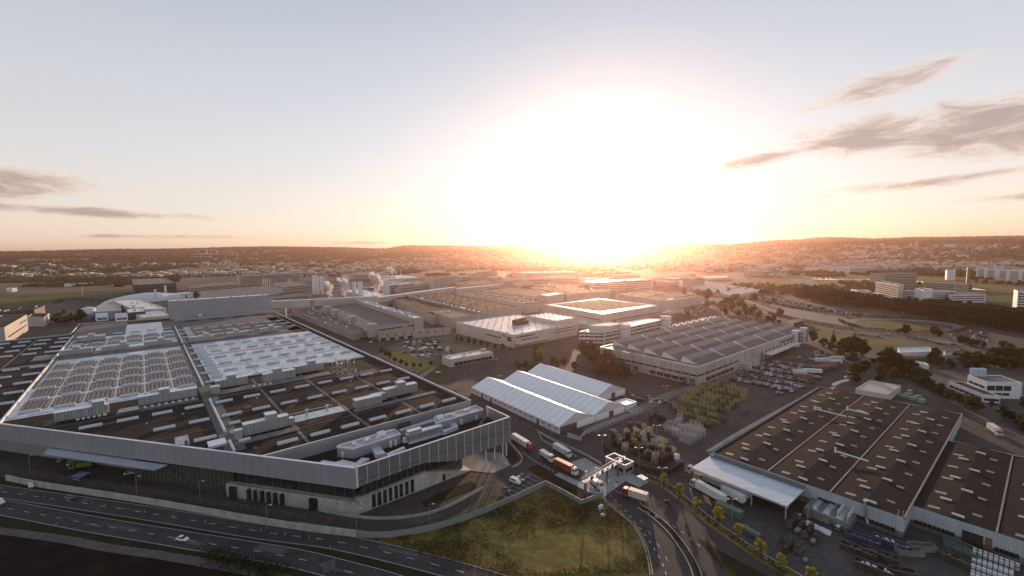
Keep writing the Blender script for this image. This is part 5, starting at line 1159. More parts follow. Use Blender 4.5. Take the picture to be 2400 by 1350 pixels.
# ---------------- gate ----------------
def gate():
    a, b = G(1372, 1163), G(1451, 1114); F = Fr(a, (b[0]-a[0], b[1]-a[1])); L_ = F.a
    T = thing('gantry', 'white truss gantry with dark signal boxes spanning the truck lanes', 'gantry', (*a, 0))
    for x in (0, L_*.62, L_-1): k = MB(); k.box(F, x-.35, x+.35, -.35, .35, 0, 6.4); k.build('leg', M_RIB, T)
    k = MB()
    for y in (-.9, .9):
        for z in (6.3, 7.7): k.tube(F.p(-1.2, y, z), F.p(L_+1.5, y, z), .1, n=5)
        n = 14
        for i in range(n):
            x0 = -1.2+(L_+2.7)*i/n; x1 = -1.2+(L_+2.7)*(i+1)/n; k.tube(F.p(x0, y, 6.3), F.p(x1, y, 7.7), .06, n=4); k.tube(F.p(x0, y, 6.3), F.p(x0, y, 7.7), .06, n=4)
    k.box(F, -1.2, L_+1.5, -.8, .8, 6.3, 6.4, bot=True); k.build('truss', M_TRIM, T)
    for i in range(6):
        x = L_*(.12+.15*i); k = MB(); k.box(F, x-.9, x+.9, -1.15, -1.0, 6.3, 7.9, bot=True); s = k.build('signal_panel', M_WHITE if i % 2 else M_RIB, T)
    H_, Fg = hall('gatehouse', 'small gatehouse with a white rimmed gravel roof at the right end of the gantry', 'gatehouse', (1464.7, 1092), (1484.7, 1082.7), (1419.3, 1071), 4.3, M_CONC, mat('gravel_roof', (.16, .12, .09), .9, var=.2, scale=.8), par=.5, bands=[(1, .1, .5, .8, 2.6), (0, .1, .9, .9, 2.6), (1, .6, .9, .2, 2.7)])
    q = [Fg.p(.1, .1)[:2], Fg.p(Fg.a-.1, .1)[:2], Fg.p(Fg.a-.1, Fg.b-.1)[:2], Fg.p(.1, Fg.b-.1)[:2]]; k = MB(); k.strip(q+[q[0]], .7, 4.42, z1=4.6); k.build('coping', M_TRIM, H_)
    for i in range(6): k = MB(); k.box(Fg, 1+i*1.0, 1.5+i*1.0, 3+(i % 3), 3.8+(i % 3), 3.8, 4.9); k.build('roof_vent', M_STEEL, H_)
    s = thing('shelter', 'small white roofed shelter right of the gatehouse', 'shelter', (*G(1506, 1128), 0)); q = [G(x, y, 2.8) for x, y in ((1492, 1116), (1503, 1112), (1519.5, 1121), (1510, 1126))]
    k = MB(); k.prism(q, 2.7, 2.9, bot=True); k.build('roof', M_TRIM, s)
    for x, y in q: k = MB(); k.box(LOC, x-.08, x+.08, y-.08, y+.08, 0, 2.7); k.build('post', M_POLE, s)
    for px, py, lb in ((1397, 1108, 'card reader booth on the paved island left of the gantry'), (1374, 1117, 'card reader booth under the near end of the gantry'), (1425, 1131, 'card reader booth on the paved island between the gantry legs'), (1445, 1142, 'card reader booth at the front tip of the gate island')):
        g = G(px, py); T = thing('control_booth', lb, 'booth', (*g, 0), 'booths of the gate'); k = MB(); k.box(Fr(g, UV.e), -.5, .5, -.4, .4, .15, 2.3); k.build('body', M_WHITE, T); k = MB(); k.box(Fr(g, UV.e), -.7, .7, -.6, .6, 2.3, 2.45, bot=True); k.build('roof', M_RIB, T)
    for i, (px, py) in enumerate(((1385, 1152), (1392, 1156), (1366, 1146), (1478, 1162), (1467, 1157), (1462, 1150), (1277, 1094), (1285, 1098), (1308, 1106), (1240, 1120), (1515, 1166), (1527, 1172))):
        k = MB(); x, y = G(px, py); k.tube((x, y, 0), (x, y, 1.1), .09, n=6); k.tube((x, y, .7), (x, y, .9), .095, n=6, mi=1); tag(k.build('bollard', [M_WHITE, M_BRONZE]), 'slim white bollard with a band at the edge of the gate lanes', 'bollard', 'bollards of the gate')
    for px, py, w, lb in ((1408, 1193, 2.2, 'white measuring cabinet on a slab in the meadow edge by the gate'), (1412, 1207, 1.4, 'low round dish on the slab at the meadow edge')):
        g = G(px, py); T = thing('cabinet', lb, 'cabinet', (*g, 0)); k = MB(); k.box(Fr(g, UV.e), -w/2, w/2, -.5, .5, 0, 1.5 if w > 2 else .5); k.build('box', M_AHUT, T); k = MB(); k.box(Fr(g, UV.e), -w*.8, w*.8, -1, 1, 0, .15); k.build('slab', M_CONC, T)
gate()
# ---------------- buildings on the far right ----------------
def right_office():
    T, F = hall('office_building', 'white two storey office with large dark windows behind the dark-roofed warehouse', 'office building', (2313, 892), (2396, 893), (2268, 878), 11, M_WHITE, M_GREY, par=.4, bands=[(0, .02, .7, 5.4, 8.6), (0, .02, .66, 2.2, 3.8), (1, .1, .9, 6, 7.6)], F=(lambda n, r, l: Fr(n, (r[0]-n[0], r[1]-n[1]), (l[0]-n[0], l[1]-n[1])))(G(2313, 895, 11), G(2396, 897, 11), G(2268, 878, 11)))
    for i, (x, lb) in enumerate(((F.a*.02, 'left of the two pale blue sign boxes on the white office roof'), (F.a*.26, 'right of the two pale blue sign boxes on the white office roof'))):
        k = MB(); k.box(F, x, x+F.a*.2, F.b-3, F.b-1, 10.6, 16); tag(k.build('roof_sign', mat('sign_blue', (.36, .48, .58), .4, var=.05)), lb, 'sign', 'blue sign boxes on the office roof')
    hall('office_wing', 'flat wing with a green strip roof left of the white two storey office', 'office building', (2305, 925), (2345, 928), (2223, 893), 5, M_WHITE, M_SEDUM, par=.3, bands=[(0, .05, .95, 1.2, 2.8), (1, .05, .95, 1.2, 2.8)])
right_office()
blds = [
 ((2216, 832), (2262, 836), (2212, 822), 5, 'blue-grey flat shed in the freight yard right of the big trees', M_WALLG, mat('roof_blue', (.10, .13, .17), .5), ()),
 ((2150, 852), (2178, 856), (2140, 845), 3.5, 'pale low cabin between the big trees and the freight yard', M_WHITE, M_AHUT, ()),
 ((2110, 826), (2188, 824), (2104, 815), 5, 'long low blue-white roofed hall inside the lower track loop', M_WHITE, mat('roof_ice', (.42, .48, .55), .4), ()),
 ((1860, 757), (1884, 752), (1846, 748), 5, 'dark shed with a white van-sized box beside the track apron', M_WALLD, M_GREY, ()),
 ((2105, 669), (2118, 667), (2053, 660), 30, 'white banded office slab above the tree belt, centre right', M_WALLP, M_GREY, (1,)),
 ((2166, 683), (2240, 682), (2114, 680), 18, 'white long office with a taller cube in front of it above the tree belt', M_WHITE, M_GREY, (0, 1)),
 ((2166, 680), (2186, 678), (2144, 676), 26, 'plain white cube in front of the long white office above the tree belt', M_WHITE, M_GREY, ()),
 ((2227, 691), (2311, 690), (2220, 686), 14, 'low white office with a dark middle band right of the plain cube', M_WHITE, M_GREY, (0,)),
 ((2240, 664), (2268, 665), (2164, 659), 27, 'brown glass office block behind the white offices', M_BEIGE, M_GREY, (0, 1)),
 ((2386, 682), (2460, 684), (2376, 678), 34, 'white office with blue window bands cut by the right edge', M_WHITE, M_GREY, (0,)),
 ((2010, 681), (2042, 682), (1994, 677), 12, 'white building with black irregular windows behind the tree belt', M_WHITE, M_GREY, (0,)),
 ((2060, 688), (2094, 690), (2046, 685), 8, 'thin white pavilion with dark base behind the tree belt', M_WHITE, M_ROOFW, (0,)),
 ((1884, 656), (1916, 660), (1858, 653), 12, 'white tented hall in the fields left of the tree belt', M_WHITE, M_ROOFW, ()),
 ((2072, 641), (2150, 640), (2040, 640), 30, 'wide grey office with several bands far behind the fields', M_BEIGE, M_GREY, (0,)),
 ((1990, 627), (2050, 625), (1942, 624), 24, 'white colonnaded building left of the wide grey office', M_WHITE, M_GREY, (0,)),
 ((2220, 634), (2240, 634), (2216, 632), 28, 'small sunlit white office between the fields and town', M_WHITE, M_GREY, ()),
 ((2268, 627), (2276, 627), (2266, 626), 50, 'narrow sunlit end of a dark apartment slab on the right', M_BEIGE, M_GREY, (0,)),
 ((1692, 621), (1690+5, 620), (1632, 624), 24, 'pale twin box store beside the motorway left side', M_WALLP, M_ROOFW, ()),
 ((1650, 652), (1710, 650), (1646, 648), 8, 'low white-roofed kiosk row above the long glass roofs', M_WALLP, M_ROOFW, ()),
 ((28, 676), (40, 674), (14, 676), 10, 'white house block cut off near the left edge beside the green field', M_WHITE, M_GREY, (0,)),
 ((178, 665), (190, 663), (150, 666), 9, 'low white flats between dark trees left of the office block', M_WHITE, M_GREY, (0,)),
 ((214, 664), (226, 662), (190, 665), 8, 'sunlit white flats right of the low white flats', M_WHITE, M_GREY, (0,)),
]
for N_, R_, L_, h, lb, w, r, bb in blds:
    hall('building', lb, 'building', N_, R_, L_, h, w, r, par=.6, bands=[(s, .03, .97, z, z+1.9) for s in bb for z in np.arange(2.5, h-2.5, 3.8)], vents=3 if h > 12 else None)
for i, (px, w) in enumerate(((1000, 9), (2310, 18), (2335, 20), (2362, 18), (2392, 22), (2420, 20), (2348, 15))):
    if i == 0: continue
    yb = 655+[0, -4, 0, 2, 5, 8, -8][i]; hall('apartment_block', ['', 'leftmost white apartment tower of the row at the right edge', 'second white apartment tower of the row at the right edge', 'third white apartment tower, broadest of the row at the right edge', 'fourth white apartment tower, cut by the right edge', 'white apartment tower beyond the right edge', 'low apartment tower behind the row at the right edge'][i], 'apartment block', 0, 0, 0, 30, M_WHITE, M_GREY, F=(lambda f: (setattr(f, 'a', w), setattr(f, 'b', w*1.2), f)[2])(Fr(G(px, yb), (cos(radians(25)), sin(radians(25))))), bands=[(s, .2, .8, z, z+1.6) for s in (0, 1) for z in np.arange(2.5, 28, 3.2)], group='white apartment towers')
# glasshouse like striped roofs left of the motorway
Fs = quadf((1715, 693), (1786, 679), (1557, 661), 7); Ts = thing('striped_halls', 'wide field of parallel pale roof stripes left of the motorway', 'factory hall', (*Fs.o, 0))
for i in range(13):
    y0 = Fs.b*i/13; k = MB(); k.gable(Fs, 0, Fs.a, y0, y0+Fs.b/13*.86, 0, 6, 7.6, 0, 1); k.build('roof_strip', [M_WALLP, mat('strip_roof', (.42, .40, .39), .45, .1)], Ts)
# ---------------- racks, containers, goods ----------------
def rack_proto(name, col, w, d, lv, hl, fill=0):
    k = MB(); t = .12
    for z in range(lv+1):
        for y in (-d/2, d/2-t): k.box(LOC, -w/2, w/2, y, y+t, z*hl, z*hl+t, bot=True)
        for x in (-w/2, w/2-t): k.box(LOC, x, x+t, -d/2, d/2, z*hl, z*hl+t, bot=True)
        if z < lv and fill: k.box(LOC, -w/2+.1, w/2-.1, -d/2+.1, d/2-.1, z*hl+.09, z*hl+.14, 1)
        if z < lv and fill > 1: k.box(LOC, -w/2+.2, w/2-.2, -d/2+.2, d/2-.2, z*hl+.14, z*hl+hl*.6, 1)
    for x in (-w/2, -w/6, w/6, w/2-t):
        for y in (-d/2, d/2-t): k.box(LOC, x, x+t, y, y+t, 0, lv*hl)
    for y in (-d/2, d/2):
        for z in range(lv): k.tube((-w/2, y, z*hl), (w/2, y, z*hl+hl), .035, n=3)
    o = k.build(name, [col, mat('rack_load', (.06, .05, .04), 1., var=.4, scale=1, spec=.02)]); return o
RP = [rack_proto('transport_rack', mat('rack_yellow', (.38, .33, .12), .6, var=.2), 2.6, 1.8, 4, .95, 0), rack_proto('transport_rack', mat('rack_green', (.17, .175, .07), .6, var=.2), 2.6, 1.8, 4, .95, 1), rack_proto('transport_rack', mat('rack_grey', (.42, .41, .40), .7, var=.1), 2.8, 2.2, 4, 1.2, 0), rack_proto('transport_rack', mat('rack_rust', (.085, .055, .035), .7, var=.3), 2.4, 1.8, 4, 1.1, 2)]
RLAB = ['yellow wire rack stack below the sawtooth hall', 'green wire rack stack below the sawtooth hall', 'grey wire cage stack in the middle of the rack yard', 'rusty brown rack stack near the hedge fence']
RO = ['nearest', 'second', 'third', 'fourth', 'fifth', 'sixth', 'seventh', 'eighth', 'ninth', 'tenth', 'eleventh', 'twelfth', 'thirteenth', 'fourteenth', 'fifteenth', 'last']
used = set(); rr = random.Random(5)
def put(proto, x, y, rz, label, group, cat, sc=None, z=0):
    if proto.name not in used:
        used.add(proto.name); proto.location = (x, y, z); proto.rotation_euler = (0, 0, rz); tag(proto, label, cat, group)
        if sc: proto.scale = sc if isinstance(sc, tuple) else (sc,)*3
        return proto
    return dup(proto, (x, y, z), rz, label, group, sc, cat)
A395 = radians(39.5)
def fill_rows(poly, du, dv, fn, keep=1.):
    q = [G2uv(*p) for p in poly]; us_ = [a[0] for a in q]; vs_ = [a[1] for a in q]; u = min(us_); r_ = 0
    while u < max(us_):
        v = min(vs_)
        while v < max(vs_):
            if inpoly(u, v, q) and rr.random() < keep: fn(u, v, r_)
            v += dv
        u += du; r_ += 1
def rk(idx, grp):
    def f(u, v, r_):
        i = rr.choice(idx); x, y, _ = UV.p(u, v); put(RP[i], x, y, A395+rr.uniform(-.04, .04)+(pi/2 if i < 2 else 0), RLAB[i]+', '+RO[min(15, r_)]+' row', grp, 'rack stack', sc=(1, 1, (.55 if (r_*7) % 3 == 0 else .75) if 0 in idx and len(idx) < 4 else rr.choice((.5, .75, 1, 1))))
    return f
G_R = 'stacks of wire racks in the yard'
fill_rows([(1580, 945), (1640, 905), (1690, 893), (1760, 925), (1745, 938), (1700, 975)], 5.6, 2.75, rk([0, 0, 1], G_R), .93)
fill_rows([(1560, 955), (1585, 950), (1705, 985), (1668, 1012), (1600, 975)], 4.2, 2.9, rk([0, 1, 1], G_R), .9)
fill_rows([(1558, 1000), (1590, 985), (1645, 1010), (1650, 1035), (1610, 1050), (1560, 1015)], 3.6, 3.2, rk([2], G_R), .85)
fill_rows([(1430, 1040), (1470, 1010), (1505, 1000), (1580, 1060), (1585, 1085), (1560, 1100), (1500, 1075), (1440, 1055)], 3.8, 3.4, rk([3, 3, 1, 2, 0], G_R), .8)
fill_rows([(1500, 985), (1540, 975), (1560, 985), (1530, 1005)], 4, 3, rk([3], G_R), .8)
def container(px, py, ang, L_, w, h, col, label, open_top=True, name='container', lettering=None, fillm=None):
    g = G(px, py); F = Fr(g, (cos(ang), sin(ang))); T = thing(name, label, 'container', (*g, 0), 'containers of the goods yard')
    k = MB(); t = .12
    if open_top:
        for a in ((-L_/2, L_/2, -w/2, -w/2+t), (-L_/2, L_/2, w/2-t, w/2), (-L_/2, -L_/2+t, -w/2+t, w/2-t), (L_/2-t, L_/2, -w/2+t, w/2-t)): k.box(F, *a, .15, h)
        k.box(F, -L_/2+t, L_/2-t, -w/2+t, w/2-t, .15, .3)
    else: k.box(F, -L_/2, L_/2, -w/2, w/2, .15, h)
    for i in range(int(L_/.8)):
        x = -L_/2+.2+.8*i; k.box(F, x, x+.14, -w/2-.06, -w/2, .2, h); k.box(F, x, x+.14, w/2, w/2+.06, .2, h)
    k.build('body', col, T)
    if open_top and fillm:
        k = MB()
        for i in range(22):
            x, y = rr.uniform(-L_/2+.5, L_/2-.5), rr.uniform(-w/2+.4, w/2-.4); k.box(Fr(F.p(x, y)[:2], (rr.uniform(-1, 1), 1)), -.4, .4, -.25, .25, .3, h*rr.uniform(.5, .92))
        k.build('load', fillm, T)
    k = MB(); k.box(F, -L_/2, L_/2, -w/2-.08, -w/2-.02, h-.2, h+.02); k.box(F, -L_/2, L_/2, w/2+.02, w/2+.08, h-.2, h+.02); k.build('rim', mat('rim_steel', (.22, .22, .22), .5, .4), T)
    if lettering:
        n = 9; k = MB()                                    # row of white letter blocks along the side
        for i in range(n):
            x = -L_/2+.7+i*(L_-1.4)/n; zc = h*.42
            a_ = [(0, 0, .09, .5), (0, .41, .3, .5), (0, .2, .24, .29), (.21, 0, .3, .5)]
            for j, (x0, z0, x1, z1) in enumerate(a_):
                if (i+j) % 3 == 1 and j: continue
                k.box(F, x+x0, x+x1, -w/2-.1, -w/2-.07, zc+z0, zc+z1, bot=True)
        k.build('lettering', M_WHITE, T)
    return T
M_CBLUE = mat('container_blue', (.05, .065, .13), .5, var=.15, scale=.5); M_CRUST = mat('container_rust', (.075, .05, .035), .8, var=.35, scale=.6); M_CGRN = mat('container_green', (.09, .15, .11), .6, var=.15, scale=.5); M_CGREY = mat('container_grey', (.19, .19, .18), .6, var=.2, scale=.5); M_SCRAP = mat('scrap', (.16, .15, .15), .5, .4, var=.4, scale=2)
ang0 = A395+pi/2
container(2022, 1272, ang0+.06, 9.5, 2.5, 2.4, M_CBLUE, 'dark blue open container with white letters, left of the blue pair', lettering=1, fillm=M_SCRAP)
container(2086, 1282, ang0+.04, 9.5, 2.5, 2.6, M_CBLUE, 'blue open container filled with white scrap, right of the blue pair', lettering=1, fillm=M_WHITE)
container(2012, 1298, ang0+.1, 9.5, 2.5, 2.2, M_CRUST, 'dark rusty container in front of the left blue container', fillm=M_SCRAP)
container(2060, 1308, ang0+.1, 9, 2.5, 2.2, M_CRUST, 'rusty container with a grey rim in front of the right blue container', fillm=M_SCRAP)
container(2048, 1340, ang0+.12, 9.5, 2.6, 2.2, M_CRUST, 'rusty container with white sheets on top at the bottom edge', fillm=M_WHITE)
container(2131, 1300, ang0+.75, 7.5, 2.5, 2.2, M_CGREY, 'grey scrap-filled skip, left of the two slanting skips', fillm=M_SCRAP)
container(2160, 1290, ang0+.75, 7.5, 2.5, 2.2, M_CGREY, 'pale grey empty skip, right of the two slanting skips')
container(2115, 1345, ang0+.5, 6, 2.4, 1.6, M_CRUST, 'dark low skip below the slanting skips')
container(2245, 1283, ang0-.15, 7, 2.6, 2.0, M_CGRN, 'green skip with coil scrap beside the warehouse gate', fillm=M_SCRAP)
container(2252, 1298, ang0-.1, 8, 2.6, 2.2, M_CGRN, 'dark green skip right of the coil scrap skip', fillm=M_CGREY)
container(2240, 1318, ang0-.2, 7.5, 2.6, 2.0, M_CRUST, 'dark skip half hidden left of the white tank cubes', fillm=M_SCRAP)
container(1708, 1203, ang0-.02, 9.5, 2.6, 2.8, M_CGRN, 'long green closed container at the end of the trailer row', open_top=False)
container(1757, 1250, ang0, 2.6, 1.8, 1.6, M_CGRN, 'small green skip behind the fourth roadside tree', open_top=False)
container(1772, 1258, ang0, 2.6, 1.8, 1.5, M_CGRN, 'second small green skip behind the fourth roadside tree', open_top=False)
container(1745, 1240, ang0, 2.2, 1.6, 1.3, M_CGRN, 'third, smallest green skip in the same row', open_top=False)
for i, (px, py) in enumerate(((2118, 932), (2128, 929), (2140, 938), (2150, 934), (2160, 943), (2132, 922))): container(px, py, ang0+.3*i, 4.5, 2.3, 2.2, mat('container_mint', (.25, .34, .27), .6), ['leftmost mint green box', 'mint green box second from left', 'front mint green box', 'mint green box with white lid', 'rightmost mint green box', 'rear mint green box'][i]+' behind the white shed', open_top=False)
# white bags, tank cubes, goods stacks
def bag_proto():
    bm = bmesh.new(); bmesh.ops.create_icosphere(bm, subdivisions=2, radius=.75)
    for v in bm.verts: v.co *= (.9+.25*noise.noise(v.co*2)); v.co.z = max(v.co.z*.95, -.6)+.6; 
    me = bpy.data.meshes.new('bulk_bag'); bm.to_mesh(me); bm.free(); me.materials.append(M_TRIM)
    for p_ in me.polygons: p_.use_smooth = True
    o = bpy.data.objects.new('bulk_bag', me); C.objects.link(o); return o
bp_ = bag_proto(); n = 0
for r_ in range(2):
    for i in range(9):
        x0, y0 = 1893+i*6.3-r_*1, 1228+i*2.9+r_*5.5; x, y = G(x0, y0); put(bp_, x, y, rr.random()*3, 'round white bulk bag in the double row in front of the machine deck', 'white bulk bags', 'bag', sc=rr.uniform(.9, 1.15))
def ibc_proto():
    T = thing('tank_cube', '', 'tank cube'); k = MB(); k.box(LOC, -.55, .55, -.45, .45, .16, 1.05, tx=.04, ty=.04); k.build('tank', M_TRIM, T)
    k = MB()
    for z in (.2, .5, .8, 1.05):
        for y in (-.5, .47): k.box(LOC, -.6, .6, y, y+.03, z, z+.03)
        for x in (-.6, .57): k.box(LOC, x, x+.03, -.5, .5, z, z+.03)
    k.build('cage', M_STEEL, T); k = MB(); k.box(LOC, -.6, .6, -.5, .5, 0, .15); k.build('pallet', M_RIB, T); T['category'] = 'tank cube'; return T
ip = ibc_proto(); first = True
for r_ in range(9):
    for c_ in range(9):
        if c_ > 8-r_*.2: continue
        u, v = G2uv(2284+c_*12.5-r_*0.6, 1300+c_*4.6+r_*6.5)
        x, y, _ = UV.p(u, v)
        if P(x, y)[0] > 2440: continue
        for z in range(2 if r_ in (0, 1, 4, 6) else 1):
            lb = f'white caged tank cube, {"topmost" if z else "bottom"} level, {RO[8-r_]} row from the bottom edge'
            if first: first = False; ip.location = (x, y, 0); ip.rotation_euler = (0, 0, A395); tag(ip, lb, 'tank cube', 'white tank cubes')
            else: dup(ip, (x, y, z*1.2), A395, lb, 'white tank cubes')
def goods_proto(name, c1, c2, n, seed, w=2.2, d=1.4):
    r2 = random.Random(seed); k = MB()
    for i in range(n):
        z = i*.5; k.box(LOC, -w/2, w/2, -d/2, d/2, z, z+.1, 0, bot=True); k.box(LOC, -w/2+r2.uniform(.05, .4), w/2-r2.uniform(.05, .4), -d/2+.1, d/2-.1, z+.1, z+.1+r2.uniform(.2, .38), 0 if r2.random() < .6 else 1)
    k.box(LOC, -w/2+.2, w/2-.2, -d/2+.15, d/2-.15, n*.5, n*.5+.25, 1); return k.build(name, [c1, c2])
gp = [goods_proto('pallet_stack', M_CRUST, M_TRIM, 3, 1), goods_proto('pallet_stack', M_CRUST, M_CRUST, 4, 2), goods_proto('pallet_stack', M_RIB, M_CRUST, 5, 3), goods_proto('pallet_stack', M_CRUST, M_CGREY, 2, 4, 3, 1.6)]
GL = ['rusty pallet stack topped with a white sheet in the goods yard', 'all brown pallet stack in the goods yard', 'tall dark pallet stack in the goods yard', 'low brown stack with a grey top in the goods yard']
def gput(u, v, r_): i = rr.choice([0, 1, 1, 2, 2, 3]); x, y, _ = UV.p(u, v); put(gp[i], x, y, A395+rr.uniform(-.1, .1), GL[i], 'pallet stacks of the goods yard', 'pallet stack', sc=rr.uniform(.8, 1.2))
fill_rows([(1840, 1235), (1870, 1215), (1900, 1240), (1935, 1265), (1925, 1285), (1890, 1275)], 2.3, 2.7, gput, .95)
fill_rows([(1805, 1262), (1830, 1258), (1880, 1290), (1915, 1325), (1890, 1330), (1850, 1310)], 2.5, 2.9, gput, .95)
fill_rows([(1950, 1212), (1985, 1222), (1982, 1252), (1945, 1242)], 2, 2.4, gput, .95)
fill_rows([(1850, 1215), (1880, 1225), (1875, 1240), (1840, 1228)], 2.2, 2.6, gput, .9)
fill_rows([(2190, 1262), (2240, 1270), (2235, 1290), (2200, 1280)], 2.4, 3, gput, .6)
fill_rows([(2330, 1285), (2420, 1300), (2420, 1312), (2340, 1296)], 2.2, 2.6, gput, .7)
fill_rows([(1780, 1236), (1850, 1240), (1840, 1250)], 3, 4, gput, .5)
def machine():
    g = G(1912, 1218); F = Fr(g, UV.e); T = thing('machine_deck', 'grey machine deck with white pipe frame beside the fence panel', 'machine', (*g, 0))
    k = MB(); k.box(F, 0, 10, -10, 4, 0, 3.0); k.build('deck', M_CGREY, T); k = MB()
    for y in (-8, -4, 0): k.box(F, 1, 9, y, y+2.4, 3.0, 3.8, tx=.3, ty=.3)
    k.build('housing', M_AHU, T); k = MB()
    for y in (-9, -6): 
        for z in (4.2, 5.2): k.tube(F.p(2, y, z), F.p(9, y, z), .15, n=5)
        for x in (2, 5.5, 9): k.tube(F.p(x, y, 3), F.p(x, y, 5.2), .12, n=5)
    k.build('pipe_frame', M_TRIM, T)
    g = G(1890, 1222); F = Fr(g, UV.e); T = thing('fence_panel', 'tall ribbed metal screen right of the canopy', 'fence', (*g, 0)); k = MB(); k.box(F, 0, 11, -.1, .1, 0, 4); 
    for i in range(14): k.box(F, i*.8, i*.8+.12, -.2, -.1, 0, 4)
    k.build('screen', M_CGREY, T)
machine()
def kiosk():
    g = G(190, 1128); F = Fr(g, (cos(radians(-8)), sin(radians(-8)))); T = thing('kiosk', 'small blue kiosk with white lettering in the dark loading yard', 'kiosk', (*g, 0))
    k = MB(); k.box(F, -2.4, 2.4, -2, 2, 0, 2.9); k.build('body', M_CBLUE, T); k = MB(); k.box(F, -2.7, 2.7, -2.3, 2.3, 2.9, 3.1, bot=True); k.build('roof', mat('roof_kiosk', (.16, .20, .34), .5), T)
    k = MB(); x = -1.5
    for ch in range(6):
        k.box(F, x, x+.1, -2.06, -2.01, 1.6, 2.4 if ch in (0, 3, 5) else 2.15, bot=True); k.box(F, x, x+.36, -2.06, -2.01, 2.05, 2.15, bot=True)
        if ch % 2: k.box(F, x+.27, x+.36, -2.06, -2.01, 1.6, 2.1, bot=True)
        x += .5
    k.build('lettering', M_WHITE, T)
kiosk()
# ---------------- vehicles ----------------
PC = {'white': (.72, .73, .74), 'silver': (.40, .41, .43), 'grey': (.16, .165, .17), 'black': (.02, .02, .022), 'dark blue': (.03, .045, .10), 'red': (.25, .03, .025)}
def paint(c): return mat('paint_'+c.replace(' ', '_'), PC[c], .25, .15, var=.01)
M_TYRE = mat('tyre', (.02, .02, .02), .85); M_LAMP = mat('lamp_glass', (.8, .8, .75), .15); M_TAIL = mat('tail_lamp', (.35, .02, .02), .2); M_CGL = mat('car_glass', (.02, .022, .025), .08)
def loft(mb, secs, mi=0):                                # secs: list of (x, [(y,z)...]) closed rings
    n = len(secs[0][1]); base = len(mb.v)
    for x, ring in secs: mb.v += [(x, y, z) for y, z in ring]
    for i in range(len(secs)-1):
        for j in range(n): mb.f.append((base+i*n+j, base+i*n+(j+1) % n, base+(i+1)*n+(j+1) % n, base+(i+1)*n+j)); mb.m.append(mi)
    mb.f += [tuple(base+j for j in range(n-1, -1, -1)), tuple(base+(len(secs)-1)*n+j for j in range(n))]; mb.m += [mi, mi]
def ring(w, z0, z1, t=.12): return [(-w, z0+.05), (-w*1.0, z1-t), (-w*(1-t), z1), (w*(1-t), z1), (w, z1-t), (w, z0+.05), (w*.92, z0), (-w*.92, z0)]
def near_car(col, van=False):
    T = thing('car' if not van else 'van', '', 'car' if not van else 'van'); k = MB(); Lh = 2.2 if not van else 2.6; hb = .95 if not van else 1.1
    if van: loft(k, [(-Lh, ring(.9, .35, 1.9)), (-Lh+.3, ring(.98, .3, 2.2)), (Lh-1.4, ring(.98, .3, 2.2)), (Lh-.9, ring(.97, .3, 1.35)), (Lh-.15, ring(.93, .3, 1.1)), (Lh, ring(.85, .4, .9))])
    else: loft(k, [(-Lh, ring(.78, .4, .85)), (-Lh+.15, ring(.87, .3, 1.0)), (-1.2, ring(.9, .25, 1.02)), (.8, ring(.9, .25, .98)), (1.7, ring(.88, .28, .85)), (Lh, ring(.75, .35, .65))])
    b = k.build('body', paint(col), T, True)
    for e in b.data.polygons: e.use_smooth = False
    k = MB()
    if van: loft(k, [(Lh-1.42, ring(.93, 1.35, 2.1, .2)), (Lh-.95, ring(.93, 1.3, 1.42, .1))]); k.box(LOC, -1.8, .8, -1.0, 1.0, 1.35, 1.85, bot=True)
    else: loft(k, [(-1.75, ring(.70, .95, 1.05)), (-1.2, ring(.72, .95, 1.42)), (.1, ring(.72, .95, 1.45)), (1.0, ring(.70, .9, .98))])
    k.build('cabin_glass', M_CGL, T)
    if not van: k = MB(); k.box(LOC, -1.15, .12, -.62, .62, 1.40, 1.475); k.build('roof', paint(col), T)
    for x in (-1.35, 1.4):
        for y in (-.88, .88): w = MB(); w.tube((x, y-.1, .33), (x, y+.1, .33), .33, n=12); o = w.build('wheel', M_TYRE, T); r = MB(); r.tube((x, y-.11, .33), (x, y+.11, .33), .19, n=8); r.build('rim', M_AHU, o)
    for y in (-.62, .62): l = MB(); l.box(LOC, Lh-.14, Lh+.02, y-.16, y+.16, .58, .72, bot=True); l.build('headlight', M_LAMP, T); l = MB(); l.box(LOC, -Lh-.02, -Lh+.1, y-.15, y+.15, .68, .82, bot=True); l.build('tail_light', M_TAIL, T)
    KIDS[T.name] = list(T.children); return T
def far_car(col):
    k = MB(); loft(k, [(-2.15, ring(.82, .35, .9)), (-1.3, ring(.88, .3, .98)), (1.2, ring(.88, .3, .92)), (2.15, ring(.78, .35, .7))]); loft(k, [(-1.7, ring(.66, .9, 1.0)), (-1.15, ring(.7, .9, 1.4)), (.15, ring(.7, .9, 1.42)), (.95, ring(.66, .85, .95))], 1); k.box(LOC, -1.1, .1, -.6, .6, 1.38, 1.46)
    for x in (-1.3, 1.3): k.box(LOC, x-.3, x+.3, -.9, .9, 0, .5, 2)
    return k.build('car', [paint(col), M_CGL, M_TYRE])
NC = {c: near_car(c) for c in PC}; NV = near_car('white', True); FC = {c: far_car(c) for c in PC}
def car(px, py, ang, col, label, group=None, near=True, van=False, raw=False):
    g = (px, py) if raw else G(px, py); p = NV if van else (NC if near else FC)[col]
    if p.name not in used: used.add(p.name); p.location = (*g, .30); p.rotation_euler = (0, 0, ang); tag(p, label, 'van' if van else 'car', group); return p
    c = dup(p, (*g, .30), ang, label, group, cat='van' if van else 'car')
    if 'group' in c and not group: del c['group']
    return c
def dirang(p, q): a, b = G(*p), G(*q); return atan2(b[1]-a[1], b[0]-a[0])
aR = dirang((370, 1256), (465, 1272))
car(428, 1268, aR, 'white', 'white car driving alone on the lower carriageway')
car(166, 1170, aR+pi, 'grey', 'dark pickup-like car on the upper carriageway by the wall')
